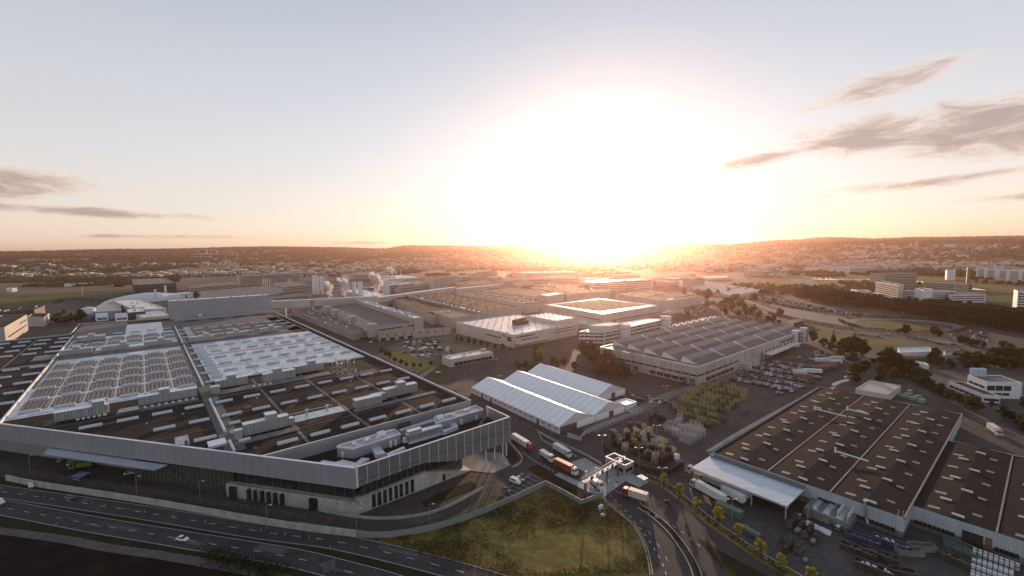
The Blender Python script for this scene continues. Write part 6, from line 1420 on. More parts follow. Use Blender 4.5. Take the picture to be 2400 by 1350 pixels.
car(-4, 1183, aR, 'white', 'white van cut by the left edge on the lower carriageway', van=True)
aB = dirang((1200, 1128), (1228, 1140))
car(1208, 1133, aB, 'white', 'white van parked in the bays, nearest of the white pair', van=True); car(1219, 1126, aB, 'silver', 'silver car parked beside the white van in the bays'); car(1186, 1152, aB, 'grey', 'bronze-grey car parked alone in the lower bays'); car(1226, 1121, aB, 'dark blue', 'dark car farthest in the small bays')
car(1568, 1184, dirang((1560, 1178), (1585, 1192)), 'black', 'black car on the right lane beside the small trees')
for px, py, c, lb in ((320, 1108, 'silver', 'silver car under the right end of the loading canopy'), (305, 1112, 'white', 'white car under the right end of the loading canopy'), (140, 1083, 'silver', 'silver car parked left of the green truck'), (163, 1090, 'white', 'white car right beside the green truck'), (1340, 1003, 'silver', 'silver car in front of the tent doorway'), (1480, 968, 'white', 'white car in the tent yard, left of two'), (1491, 963, 'white', 'white car in the tent yard, right of two'), (1526, 945, 'white', 'white car left of two behind the yard wall'), (1547, 946, 'white', 'white car right of two behind the yard wall'), (1027, 875, 'white', 'white car alone on the roundabout'), (1163, 845, 'white', 'white car near the low pavilion end'), (1172, 884, 'silver', 'white car behind the front tent'), (1485, 875, 'silver', 'silver car beside the sawtooth hall door'), (1360, 1026, 'black', 'black car at the foot of the tent yard wall'), (1438, 1013, 'silver', 'silver car on the dirt road below the tent')):
    car(px, py, rr.uniform(-.2, .2)+A395+(pi/2 if rr.random() < .5 else 0), c, lb)
for i in range(26):
    f = i/26; x = 1380+f*190; y = 905+f*8+rr.uniform(-14, 14)
    if i % 3 == 0: continue
    c_ = rr.choice(['grey', 'silver', 'black', 'red']); car(x, y+25*f, A395+pi/2, c_, f'{c_} car parked in the rough lot between tents and sawtooth hall', 'cars in the rough lot', near=False)
cols = ['white', 'silver', 'silver', 'grey', 'black', 'dark blue', 'white', 'black', 'grey']
ORD = ['nearest', 'second', 'third', 'fourth', 'fifth', 'sixth', 'seventh', 'eighth', 'ninth', 'tenth', 'eleventh', 'twelfth', 'thirteenth', 'fourteenth', 'fifteenth']
def lot(poly, du, dv, keep, name, grp, rz=0, rows=None):
    def f(u, v, r_):
        if r_ % 3 == 2: return
        c = rr.choice(cols); x, y, _ = UV.p(u+rr.uniform(-.3, .3), v)
        if name: car(x, y, A395+rz+rr.uniform(-.04, .04), c, f'{c} car in the {ORD[min(14, r_)]} row of {name}', grp, near=False, raw=True)
    fill_rows(poly, du, dv, f, keep)
lot([(1712, 893), (1800, 908), (1830, 930), (1905, 904), (1940, 885), (1880, 856), (1790, 846), (1735, 870)], 5.3, 2.5, .93, 'the car park beside the racks', 'cars in the park beside the racks')
lot([(1880, 850), (1925, 842), (1950, 835), (1930, 820), (1890, 832), (1850, 842)], 5.6, 2.9, .6, 'the car park behind the long trailers', 'cars near the long trailers')
for i, (px, py, c) in enumerate(((2006, 784, 'black'), (2022, 786, 'black'), (2035, 788, 'grey'), (2048, 787, 'silver'), (2060, 791, 'black'), (2078, 784, 'white'), (2130, 792, 'grey'), (2150, 791, 'silver'), (2170, 796, 'silver'), (2183, 799, 'white'), (2196, 802, 'white'), (2204, 807, 'black'), (2218, 805, 'white'), (2236, 809, 'black'), (2242, 821, 'white'), (2118, 734, 'white'), (2238, 752, 'white'), (2226, 751, 'silver'))):
    car(px, py, dirang((2006, 784), (2060, 790)), c, f'{c} car on the track road, number {ORD[min(14, i)]} from the left' if i < 15 else f'{c} car on the long lane under the tree belt', 'cars on the track roads', near=False)
# remaining tiny cars of the long lot and street lots: one mass
k = MB(); far_cols = [paint(c) for c in ('white', 'silver', 'grey', 'black')]
def tiny(poly, n):
    q = GP(poly); xs = [a[0] for a in q]; ys = [a[1] for a in q]; c_ = 0; t = 0
    while c_ < n and t < n*30:
        t += 1; u_ = rr.uniform(-1, 1); x, y = rr.uniform(min(xs), max(xs)), rr.uniform(min(ys), max(ys))
        if not inpoly(x, y, q): continue
        u = (x*UV.e[0]+y*UV.e[1]); v = x*UV.f[0]+y*UV.f[1]; u = round(u/6)*6; v = round(v/2.9)*2.9; F = UV; mi = rr.choice([0, 1, 2, 3, 3]); k.box(F, u-2.1, u+2.1, v-.85, v+.85, .3, .95, mi); k.box(F, u-1.4, u+.8, v-.7, v+.7, .95, 1.42, mi, tx=.4, ty=.1); c_ += 1
tiny([(1706, 690), (1745, 683), (1860, 708), (2000, 734), (2120, 746), (2000, 738), (1850, 722), (1760, 705)], 900)
tiny([(880, 790), (905, 800), (880, 806), (700, 745), (650, 720), (690, 725)], 90)
tiny([(1700, 625), (1716, 625), (1800, 668), (1775, 668)], 130)
tiny([(1590, 730), (1640, 715), (1660, 730), (1610, 745)], 60); tiny([(955, 800), (1010, 792), (1070, 825), (1035, 842), (990, 838), (930, 815)], 130); tiny([(2225, 770), (2300, 775), (2320, 800), (2260, 800), (2230, 785)], 40)
tag(k.build('parked_cars', far_cols), kind='stuff')
# trucks and trailers
def truck(cabcol, boxcol, Lb=13.2, label='', cab=True, h=3.9, name='truck', stripe=None):
    T = thing(name, label, 'truck' if cab else 'trailer')
    k = MB(); k.box(LOC, -Lb/2, Lb/2, -1.25, 1.25, 1.1, h, bot=True); k.build('trailer_box', boxcol, T)
    k = MB(); k.box(LOC, -Lb/2, Lb/2, -1.1, 1.1, .85, 1.1); 
    for i in range(8): k.box(LOC, -Lb/2+.8+i*Lb/8.5, -Lb/2+.88+i*Lb/8.5, -1.28, -1.25, 1.1, h-.05)
    k.build('chassis', M_RIB, T)
    for x in (-Lb/2+1.4, -Lb/2+2.7, -Lb/2+4):
        for y in (-1.05, 1.05): w = MB(); w.tube((x, y-.16, .5), (x, y+.16, .5), .5, n=10); w.build('wheel', M_TYRE, T)
    if cab:
        k = MB(); x0 = Lb/2+.6; loft(k, [(x0, ring(1.2, .6, 3.7, .1)), (x0+1.6, ring(1.2, .6, 3.6, .12)), (x0+2.1, ring(1.18, .6, 2.2, .1)), (x0+2.25, ring(1.15, .6, 1.9, .1))]); o = k.build('cab', cabcol, T)
        k = MB(); k.add([(x0+1.68, -1.02, 3.35), (x0+1.68, 1.02, 3.35), (x0+2.13, 1.05, 2.2), (x0+2.13, -1.05, 2.2)], [(0, 3, 2, 1)]); k.box(LOC, x0+.5, x0+1.5, -1.23, 1.23, 2.1, 3.0, bot=True); k.build('windscreen', M_CGL, o)
        for x in (x0+1.5, x0-.9):
            for y in (-1.05, 1.05): w = MB(); w.tube((x, y-.16, .5), (x, y+.16, .5), .5, n=10); w.build('wheel', M_TYRE, T)
        k = MB(); k.box(LOC, x0-1.8, x0+2, -.5, .5, .5, .95); k.build('frame', M_RIB, T)
    else:
        for y in (-.8, .8): w = MB(); w.box(LOC, Lb/2-2.2, Lb/2-2.0, y-.08, y+.08, 0, 1.1); w.build('support_leg', M_RIB, T)
    KIDS[T.name] = list(T.children); return T
def place(T, p0, p1, label, group=None, proto=None, z=.30):
    a, b = G(*p0), G(*p1); ang = atan2(b[1]-a[1], b[0]-a[0]); c = ((a[0]+b[0])/2, (a[1]+b[1])/2, z)
    if T.name not in used: used.add(T.name); T.location = c; T.rotation_euler = (0, 0, ang); T['label'] = label; (group and tag(T, group=group)); return T
    return dup(T, c, ang, label, group)
M_TRED = mat('truck_red', (.30, .035, .025), .4, var=.04); M_TWH = mat('truck_white', (.62, .62, .62), .4, var=.06, scale=.4); M_TBEI = mat('truck_beige', (.50, .46, .40), .5, var=.06); M_TGREY = mat('trailer_grey', (.33, .32, .32), .5, var=.08); M_TBR = mat('trailer_brown', (.20, .10, .07), .6, var=.1); M_TGRN = mat('truck_green', (.12, .20, .03), .5)
place(truck(M_TRED, M_TWH, 13.2), (1192, 1026), (1250, 1062), 'white box truck with red cab, farthest left in the truck lanes')
place(truck(M_TWH, M_TRED, 10), (1300, 1092), (1344, 1114), 'red box truck with white cab in front of the gantry')
place(truck(M_TWH, M_TWH, 6.5, h=3.2), (1268, 1068), (1288, 1082), 'short white lorry following the red box truck')
place(truck(M_TWH, M_TWH, 9, h=3.6), (1292, 1050), (1336, 1076), 'white lorry in the second lane beside the red box truck')
place(truck(M_TWH, M_TWH, 5, h=2.9), (1384, 1132), (1402, 1146), 'small white lorry passing under the gantry')
place(truck(M_TRED, M_TBEI, 7.5, h=3.9), (1514, 1180), (1478, 1168), 'beige box lorry with red cab turning on the road below the gate')
TW = truck(M_BEIGE, M_TWH, 13.2)
place(TW, (1696, 1184), (1636, 1150), 'long white trailer truck parked nearest under the canopy')
TT = truck(None, M_TGREY, 9.5, cab=False, name='trailer'); TV = truck(None, M_TWH, 9.5, cab=False, name='trailer')
place(TT, (1692, 1148), (1655, 1131), 'grey trailer behind the long white truck, front one of two', 'trailers by the canopy'); place(TT, (1698, 1142), (1664, 1126), 'grey trailer behind the long white truck, rear one of two', 'trailers by the canopy')
place(TV, (1736, 1182), (1702, 1162), 'white trailer right of the long white truck, nearer one', 'trailers by the canopy'); place(TV, (1744, 1172), (1712, 1153), 'white trailer right of the long white truck, farther one', 'trailers by the canopy')
place(truck(M_BEIGE, M_RIB, 8, h=1.4), (1655, 1125), (1636, 1118), 'flatbed lorry with beige cab at the canopy corner')
place(truck(M_TGRN, M_TGRN, 6, h=3.2), (214, 1096), (186, 1100), 'lime green lorry under the loading canopy')
TL = truck(None, M_TWH, 12.5, cab=False, name='trailer'); TB = truck(None, M_TBR, 12.5, cab=False, name='trailer')
tr = [((1978, 846), (1944, 847), TL, 'white'), ((1942, 850), (1912, 851), TL, 'white'), ((1975, 855), (1945, 856), TV, 'white'), ((1968, 860), (1930, 860), TB, 'brown'), ((1960, 866), (1922, 865), TB, 'brown'), ((1925, 878), (1885, 876), TL, 'white'), ((1887, 880), (1862, 880), TV, 'white'), ((1895, 890), (1872, 888), TB, 'brown'), ((1940, 870), (1905, 869), TB, 'brown')]
for i, (a, b, t, c) in enumerate(tr): place(t, a, b, f'{c} trailer, {["rearmost right", "rearmost left", "second rear", "third rear", "fourth rear", "long front", "front left", "lowest front", "middle"][i]} in the trailer park behind the dark-roofed warehouse', 'trailers behind the warehouse')
place(TV, (1985, 880), (2002, 870), 'white-roofed trailer right of the puddled ground', 'trailers behind the warehouse')
place(TL, (1752, 862), (1772, 855), 'white trailer at the side dock of the sawtooth hall', 'trailers behind the warehouse')
TY = truck(M_BEIGE, M_TWH, 8); place(TY, (2318, 1008), (2338, 1022), 'cream box truck on the service road right of the warehouse')
for i, (px, py) in enumerate(((1738, 972), (1752, 966))):
    g = G(px, py); T = thing('forklift', ['dark forklift at the lower edge of the rack rows', 'second dark forklift, nearer the warehouse wall'][i], 'forklift', (*g, 0), 'forklifts'); F = Fr(g, UV.e)
    k = MB(); k.box(F, -1.2, 1, -.7, .7, .3, 1.3); k.build('body', M_RIB, T); k = MB(); k.box(F, -.6, .6, -.6, .6, 2.1, 2.2, bot=True); k.build('roof', M_BLACK, T)
    for x in (-.6, .5): k = MB(); k.box(F, x, x+.08, -.6, -.52, 1.3, 2.1); k.build('post', M_BLACK, T)
    k = MB(); k.box(F, 1.0, 1.1, -.5, -.4, 0, 2.6); k.box(F, 1.0, 1.1, .4, .5, 0, 2.6); k.build('mast', M_BLACK, T)
    for x in (-.8, .7): k = MB(); k.tube(F.p(x, -.75, .3), F.p(x, .75, .3), .3, n=8); k.build('wheel', M_TYRE, T)
# timber / cable drum by the hedge fence
g = G(1586, 1086); T = thing('round_tank', 'white round-topped tank on a stand by the hedge fence corner', 'tank', (*g, 0)); k = MB(); k.tube((*g, 2.4), (*g, 4.2), 1.3, n=12); k.tube((*g, 4.2), (*g, 4.9), 1.3, .3, n=12); k.build('shell', M_WHITE, T)
for dx, dy in ((-.9, -.9), (.9, -.9), (.9, .9), (-.9, .9)): k = MB(); k.box(LOC, g[0]+dx-.08, g[0]+dx+.08, g[1]+dy-.08, g[1]+dy+.08, 0, 2.5); k.build('leg', M_POLE, T)
# ---------------- trees ----------------
def leafmat(n, a, b, tf=.32):
    m = mat(n, a, .75, col2=b, scale=.45, spec=.15, fine=3); nt = m.node_tree; bs = nt.nodes['Principled BSDF']; out = nt.nodes['Material Output']
    tr = nt.nodes.new('ShaderNodeBsdfTranslucent'); mx = nt.nodes.new('ShaderNodeMixShader'); mx.inputs[0].default_value = tf
    src = bs.inputs['Base Color'].links[0].from_socket; nt.links.new(src, tr.inputs[0]); nt.links.new(bs.outputs[0], mx.inputs[1]); nt.links.new(tr.outputs[0], mx.inputs[2]); nt.links.new(mx.outputs[0], out.inputs[0]); return m
L_Y = leafmat('leaf_yellow', (.42, .34, .05), (.24, .22, .04), .5); L_G = leafmat('leaf_green', (.085, .10, .025), (.045, .06, .018)); L_D = leafmat('leaf_dark', (.05, .062, .02), (.028, .036, .013)); L_O = leafmat('leaf_olive', (.12, .11, .03), (.06, .06, .02)); L_R = leafmat('leaf_russet', (.12, .07, .035), (.06, .04, .02))
M_BARK = mat('bark', (.075, .055, .04), .95, var=.25, scale=2)
def crown_mesh(name, R, H, z0, nl, nf, s, m, seed, conifer=False, column=False):
    r = np.random.default_rng(seed); V_, F_ = [], []; cs = []
    for i in range(nl):
        t = r.uniform(0, 1)
        if conifer: rr_ = R*(1-t)*.9; a = r.uniform(0, 2*pi); c = (rr_*.6*cos(a), rr_*.6*sin(a), z0+H*t); rad = R*(.38*(1-t)+.08)
        else:
            a = r.uniform(0, 2*pi); zz = r.uniform(-1, 1); q = sqrt(max(0, 1-zz*zz))*R*(.62 if not column else .5)*r.uniform(.5, 1.15); c = (q*cos(a), q*sin(a), z0+H*(.5+.42*zz)); rad = R*r.uniform(.26, .48)
        cs.append((c, rad))
    C_ = []
    for (c, rad) in cs:
        n = nf; d = r.normal(size=(n, 3)); d /= np.linalg.norm(d, axis=1)[:, None]; p = np.array(c)+d*rad*r.uniform(.55, 1.08, (n, 1))*np.array([1, 1, .8])
        C_.append((p, d))
    p = np.concatenate([a[0] for a in C_]); d = np.concatenate([a[1] for a in C_]); n = len(p)
    u = np.cross(d, r.normal(size=(n, 3))); u /= np.linalg.norm(u, axis=1)[:, None]; w = np.cross(d, u); tilt = r.normal(size=(n, 3))*.5; u = u+tilt*.6
    sz = s*r.uniform(.6, 1.3, (n, 1)); q = np.stack([p-u*sz-w*sz*.6, p+u*sz-w*sz*.5, p+u*sz*.8+w*sz*.7, p-u*sz*.7+w*sz*.6], 1).reshape(-1, 3)
    me = bpy.data.meshes.new(name); me.vertices.add(len(q)); me.vertices.foreach_set('co', q.ravel()); me.loops.add(len(q)); me.loops.foreach_set('vertex_index', np.arange(len(q))); me.polygons.add(n); me.polygons.foreach_set('loop_start', np.arange(n)*4); me.polygons.foreach_set('loop_total', np.full(n, 4)); me.update(); me.validate(); me.materials.append(m); return me, cs
def tree_proto(name, R, H, z0, nl, nf, s, m, seed, th=.22, **kw):
    T = thing(name, '', 'tree'); me, cs = crown_mesh('crown', R, H, z0, nl, nf, s, m, seed, **kw); o = bpy.data.objects.new('crown', me); C.objects.link(o); o.parent = T
    k = MB(); k.tube((0, 0, 0), (.1, .05, z0+H*.35), th, th*.6, n=7); r2 = random.Random(seed)
    for c, rad in cs[:7]: k.tube((.08, .04, z0*.7+r2.uniform(0, H*.25)), c, th*.45, th*.12, n=4)
    k.build('trunk', M_BARK, T); KIDS[T.name] = list(T.children); return T
TP = {'yellow': [tree_proto('roadside_tree', 1.9, 4.8, 1.6, 16, 60, .2, L_Y, s) for s in (1, 2)], 'green': [tree_proto('leafy_tree', 4.2, 7.5, 2, 22, 90, .36, L_G, s, .3) for s in (3, 4)], 'dark': [tree_proto('leafy_tree', 5.2, 10, 2, 26, 100, .42, L_D, s, .4) for s in (5, 6)], 'olive': [tree_proto('leafy_tree', 4, 7, 1.5, 20, 80, .36, L_O, s, .3) for s in (7, 8)], 'russet': [tree_proto('leafy_tree', 5, 9, 1.5, 24, 90, .4, L_R, 9, .35)], 'conifer': [tree_proto('fir_tree', 3, 11, .8, 30, 70, .26, L_D, 10, .25, conifer=True)], 'belt': [tree_proto('poplar_tree', 6, 17, 2, 28, 80, .7, L_D, s, .5) for s in (11, 12, 13)]}
def tree(kind, px, py, h, label, group=None, raw=False, j=.12, cat='tree'):
    p = rr.choice(TP[kind]); g = (px, py) if raw else G(px, py); H0 = {'yellow': 6.4, 'green': 9.5, 'dark': 12, 'olive': 8.5, 'russet': 10.5, 'conifer': 11.8, 'belt': 19}[kind]
    s = h/H0; sc = (s*rr.uniform(1-j, 1+j), s*rr.uniform(1-j, 1+j), s)
    if p.name not in used: used.add(p.name); p.location = (*g, 0); p.scale = sc; p.rotation_euler = (0, 0, rr.uniform(0, 6)); tag(p, label, cat, group); return p
    c = dup(p, (*g, 0), rr.uniform(0, 6), label, group, sc)
    if not group and 'group' in c: del c['group']
    return c
OR2 = ['farthest', 'second', 'third', 'fourth', 'fifth', 'sixth', 'seventh', 'nearest']
for i, (px, py, pt) in enumerate(((1556, 1146, 1109), (1592, 1172, 1130), (1634, 1200, 1166), (1684, 1234, 1188), (1730, 1268, 1224), (1782, 1310, 1262), (1832, 1342, 1298), (1900, 1368, 1328))):
    tree('yellow', px, py, gh(px, py, pt), f'small golden tree in the road verge, {OR2[i]} of the row from the gate', 'golden roadside trees')
nt_ = [('olive', 1216, 868, 20), ('olive', 1232, 866, 22), ('olive', 1248, 872, 20), ('olive', 1262, 862, 32), ('olive', 1210, 858, 14), ('olive', 1296, 858, 22), ('olive', 1306, 862, 18), ('yellow', 1262, 842, 26), ('olive', 1322, 858, 20), ('green', 1256, 838, 26), ('russet', 1346, 866, 18), ('dark', 1368, 838, 40), ('dark', 1385, 848, 44), ('dark', 1398, 860, 36), ('russet', 1424, 868, 46), ('russet', 1440, 880, 40), ('russet', 1412, 878, 36), ('dark', 1455, 885, 34), ('dark', 1470, 888, 26), ('green', 1400, 885, 22), ('russet', 1452, 872, 30),
 ('green', 1612, 757, 26), ('olive', 1606, 755, 20), ('green', 1690, 728, 22), ('green', 1702, 724, 26), ('dark', 1716, 728, 22), ('green', 1730, 722, 18), ('dark', 1745, 732, 20), ('olive', 1768, 733, 20), ('dark', 1660, 702, 24), ('green', 1652, 700, 22), ('olive', 1800, 755, 16), ('dark', 1812, 757, 18), ('green', 1826, 760, 12), ('dark', 1780, 745, 18),
 ('dark', 1905, 802, 28), ('green', 1930, 815, 22), ('conifer', 1953, 808, 34), ('green', 1948, 822, 22), ('green', 1968, 826, 26), ('dark', 1985, 830, 38), ('dark', 2003, 834, 44), ('dark', 2022, 836, 40), ('dark', 2040, 842, 30), ('green', 1972, 836, 22), ('dark', 2052, 848, 26), ('dark', 2086, 866, 52), ('dark', 2100, 872, 44), ('dark', 2068, 860, 36), ('dark', 2118, 876, 34), ('dark', 2135, 885, 40), ('green', 2150, 890, 30), ('dark', 2170, 905, 34), ('dark', 2122, 784, 24), ('dark', 2200, 790, 20), ('dark', 2190, 786, 22), ('green', 2105, 782, 12), ('dark', 2250, 806, 20), ('green', 2262, 808, 22), ('dark', 2275, 812, 18), ('green', 2290, 812, 18), ('dark', 2305, 815, 14), ('olive', 2352, 822, 24), ('olive', 2368, 828, 24), ('olive', 2380, 834, 18),
 ('olive', 2192, 848, 10), ('dark', 2265, 846, 22), ('dark', 2285, 850, 24), ('green', 2305, 852, 22), ('dark', 2330, 856, 26), ('green', 2350, 860, 24), ('dark', 2375, 866, 28), ('green', 2395, 870, 26), ('green', 2225, 938, 28), ('green', 2245, 948, 26), ('green', 2278, 960, 34), ('olive', 2262, 955, 30), ('green', 2292, 966, 26), ('dark', 2205, 925, 26), ('dark', 2185, 915, 24), ('green', 2395, 1004, 34), ('dark', 2402, 1015, 30),
 ('green', 905, 838, 16), ('olive', 914, 840, 16), ('olive', 926, 850, 14), ('olive', 940, 855, 14), ('olive', 952, 860, 12), ('olive', 970, 862, 12), ('olive', 985, 862, 12), ('green', 895, 830, 14), ('green', 1020, 818, 10), ('olive', 1010, 858, 12), ('dark', 1070, 800, 12), ('dark', 1082, 802, 14), ('dark', 1098, 806, 16), ('dark', 1112, 808, 14), ('dark', 1128, 812, 14), ('green', 1142, 815, 16), ('dark', 1160, 818, 12), ('dark', 1178, 820, 14), ('conifer', 1196, 824, 10), ('dark', 1230, 806, 14), ('dark', 1252, 802, 12),
 ('olive', 130, 758, 22), ('olive', 142, 762, 24), ('green', 154, 760, 20), ('olive', 166, 756, 22), ('olive', 178, 754, 18), ('dark', 190, 752, 26), ('green', 140, 745, 14), ('green', 150, 738, 12), ('dark', 196, 745, 24), ('green', 610, 1310, 6), ('dark', 1515, 1216, 5), ('dark', 660, 702, 14), ('dark', 668, 704, 12), ('dark', 460, 700, 16)]
used_lab = {}
NB = [((1205, 1330), (855, 890), 'behind the white tents'), ((1331, 1480), (820, 900), 'left of the sawtooth hall'), ((1590, 1830), (690, 765), 'between plant and track apron'), ((1895, 2060), (795, 860), 'at the far corner of the sawtooth hall'), ((2060, 2180), (855, 920), 'beside the trailer park'), ((2090, 2390), (778, 840), 'around the test track bends'), ((2180, 2410), (842, 880), 'in front of the freight yard'), ((2180, 2300), (900, 970), 'near the white two storey office'), ((2380, 2410), (990, 1020), 'at the right frame edge'), ((880, 1060), (810, 870), 'on the lawn before the pavilion'), ((1061, 1260), (790, 850), 'along the foot of the bright white hall'), ((100, 200), (735, 770), 'left of the great silver roof')]
KN = {'yellow': 'golden', 'green': 'mid green', 'dark': 'dark green', 'olive': 'yellowish olive', 'russet': 'reddish brown', 'conifer': 'pointed dark fir', 'belt': 'tall dark'}
cnt = {}
r5 = random.Random(8)
for _ in range(70):
    px = r5.uniform(2180, 2410); py = r5.choice([r5.uniform(838, 866), r5.uniform(838, 866), r5.uniform(940, 1000)])
    if 900 < py and px < 2290+ (py-940): continue
    nt_.append((r5.choice(['dark', 'dark', 'green', 'olive']), px, py, r5.uniform(12, 30)))
for _ in range(30): nt_.append((r5.choice(['dark', 'green', 'olive']), r5.uniform(1600, 1830), r5.uniform(690, 745), r5.uniform(10, 20)))
for _ in range(22): nt_.append((r5.choice(['dark', 'green']), r5.uniform(1985, 2180), r5.uniform(840, 905), r5.uniform(14, 34)))
nt_ = [q for q in nt_ if not (1700 < q[1] < 1830 and q[2] < 690) and not (q[1] < 2180 and q[1] > 1985 and q[2] > 838 and (q[2]-838) < (q[1]-1985)*.2) and not (2195 < q[1] < 2262 and 815 < q[2] < 838)]
for kind, px, py, hp in nt_:
    where = next((w for (a, b), (c, d), w in NB if a <= px <= b and c <= py <= d), None)
    size = 'big' if hp > 30 else 'middling' if hp > 17 else 'small'
    if where is None: where = 'standing apart from the other trees'
    key = (kind, size, where); cnt[key] = cnt.get(key, 0)+1
    lb = f'{size} {KN[kind]} tree {where}' + ('' if cnt[key] == 1 else f', {(["", "", "second", "third", "fourth", "fifth", "sixth", "seventh", "eighth", "ninth", "tenth", "eleventh", "twelfth", "thirteenth", "fourteenth"]+["last"]*60)[cnt[key]]} one')
    tree(kind, px, py, gh(px, py, py-hp), lb, 'trees '+where)
# the tall belt on the right
bq = GP([(1868, 700), (1930, 710), (2060, 722), (2230, 752), (2420, 785), (2420, 768), (2230, 738), (2060, 712), (1940, 702), (1880, 694)])
n = 0
for t in np.linspace(0, 1, 92):
    x = 1866+t*560; yb = float(np.interp(x, [1866, 1930, 2060, 2230, 2420, 2440], [698, 712, 724, 752, 784, 786])); yt = float(np.interp(x, [1866, 1890, 2000, 2100, 2230, 2420], [682, 668, 682, 697, 700, 712]))
    for r_ in range(2):
        y = yb-r_*rr.uniform(4, 9); g = G(x+rr.uniform(-3, 3), y); h = max(9, gh(x, y, yt)*rr.uniform(.8, 1.05)); part_ = ['far left end', 'left part', 'left of the middle', 'middle', 'right of the middle', 'right part', 'far right end'][min(6, int(t*7))]
        tree('belt', g[0], g[1], min(h, 26), f'tall dark tree, {part_} of the belt, {"front" if r_ == 0 else "back"} rank', 'trees of the tall dark belt', raw=True)
# hedges lining the track, shrubs bottom
def hedge(px, w, h, m, label, seed=1, cat='hedge'):
    q = resample(smooth_path(GP(px), 5), .8); r = np.random.default_rng(seed); P_ = []
    for x, y in q:
        for _ in range(20 if cat == 'shrub' else 8): P_.append((x+r.uniform(-w/2, w/2), y+r.uniform(-w/2, w/2), r.uniform(.1, h)))
    P_ = np.array(P_); n = len(P_); d = r.normal(size=(n, 3)); d /= np.linalg.norm(d, axis=1)[:, None]; u = np.cross(d, r.normal(size=(n, 3))); u /= np.linalg.norm(u, axis=1)[:, None]; wv = np.cross(d, u); s = (.34 if 'shrub' in cat or 'weed' in cat else .55)*r.uniform(.6, 1.3, (n, 1))
    V_ = np.stack([P_-u*s, P_+wv*s, P_+u*s, P_-wv*s*.8], 1).reshape(-1, 3); me = bpy.data.meshes.new('hedge'); me.from_pydata(V_.tolist(), [], [(4*i, 4*i+1, 4*i+2, 4*i+3) for i in range(n)]); me.materials.append(m)
    o = bpy.data.objects.new('hedge', me); C.objects.link(o); tag(o, label, cat)
hedge([(1760, 700), (1860, 722), (1990, 742), (2100, 746), (2200, 752), (2262, 764), (2264, 772), (2230, 779), (2150, 780), (2060, 774), (2000, 765), (1965, 752)], 3, 3.5, L_D, 'long clipped dark hedge wrapping the oval test track', 1)
hedge([(1800, 735), (1880, 752), (1960, 766), (2000, 770)], 3, 3, L_D, 'dark hedge between track apron and lower track road', 2)
hedge([(480, 1300), (520, 1305), (560, 1318), (620, 1335), (680, 1352)], 5, 2.5, L_D, 'dark shrub mass on the verge at the bottom edge', 3, 'shrub')
hedge([(500, 1312), (560, 1330), (640, 1352)], 6, 2.2, L_D, 'dark shrub fringe cut by the bottom edge', 5, 'shrub')
hedge([(2225, 936), (2190, 918), (2140, 892), (2080, 872)], 3, 2.5, L_D, 'rough dark hedge along the service road behind the warehouse', 4)
hedge([(1500, 1112), (1560, 1138), (1610, 1178), (1660, 1220), (1720, 1263), (1790, 1310), (1850, 1346)], 2.2, .9, L_O, 'low dry weeds under the golden roadside trees', 6, 'weeds')
hedge([(130, 712), (160, 706), (230, 706), (300, 705), (250, 712), (180, 716)], 14, 7, L_D, 'dark wood edge left of the white tube building', 7)
hedge([(45, 700), (66, 699)], 14, 6, L_D, 'dark round copse standing alone in the green field', 8)
# meadow tufts
r = np.random.default_rng(4); mq = GP([(868, 1266), (1000, 1247), (1135, 1208), (1280, 1141), (1362, 1185), (1408, 1168), (1440, 1176), (1490, 1225), (1520, 1280), (1520, 1345), (1180, 1350), (1000, 1303)])
xs = [a[0] for a in mq]; ys = [a[1] for a in mq]; k = MB(); c_ = 0
while c_ < 34000:
    x, y = r.uniform(min(xs), max(xs)), r.uniform(min(ys), max(ys))
    if not inpoly(x, y, mq): continue
    c_ += 1; nv = noise.noise(Vector((x*.045, y*.045, 0)))+.5*noise.noise(Vector((x*.15, y*.15, 4)))
    if r.random() > .35+nv*1.1: continue
    h = r.uniform(.12, .5)*(1+max(0, nv)); a = r.uniform(0, pi); w = r.uniform(.1, .32); dx, dy = cos(a)*w, sin(a)*w
    n2 = noise.noise(Vector((x*.03+9, y*.03, 7))); mi = (0 if n2 > .1 else 1 if n2 < -.08 else 2) if r.random() < .7 else int(r.integers(0, 3))
    k.add([(x-dx, y-dy, .09), (x+dx, y+dy, .09), (x+dx*.6+dy*.2, y+dy*.6, .09+h), (x-dx*.5, y-dy*.5, .09+h*.9)], [(0, 1, 2, 3)], mi)
tag(k.build('meadow_grass', [leafmat('tuft_dry', (.34, .23, .09), (.18, .125, .05), .5), leafmat('tuft_green', (.11, .12, .035), (.08, .09, .025), .5), leafmat('tuft_brown', (.18, .125, .06), (.12, .085, .04), .5)]), kind='stuff')
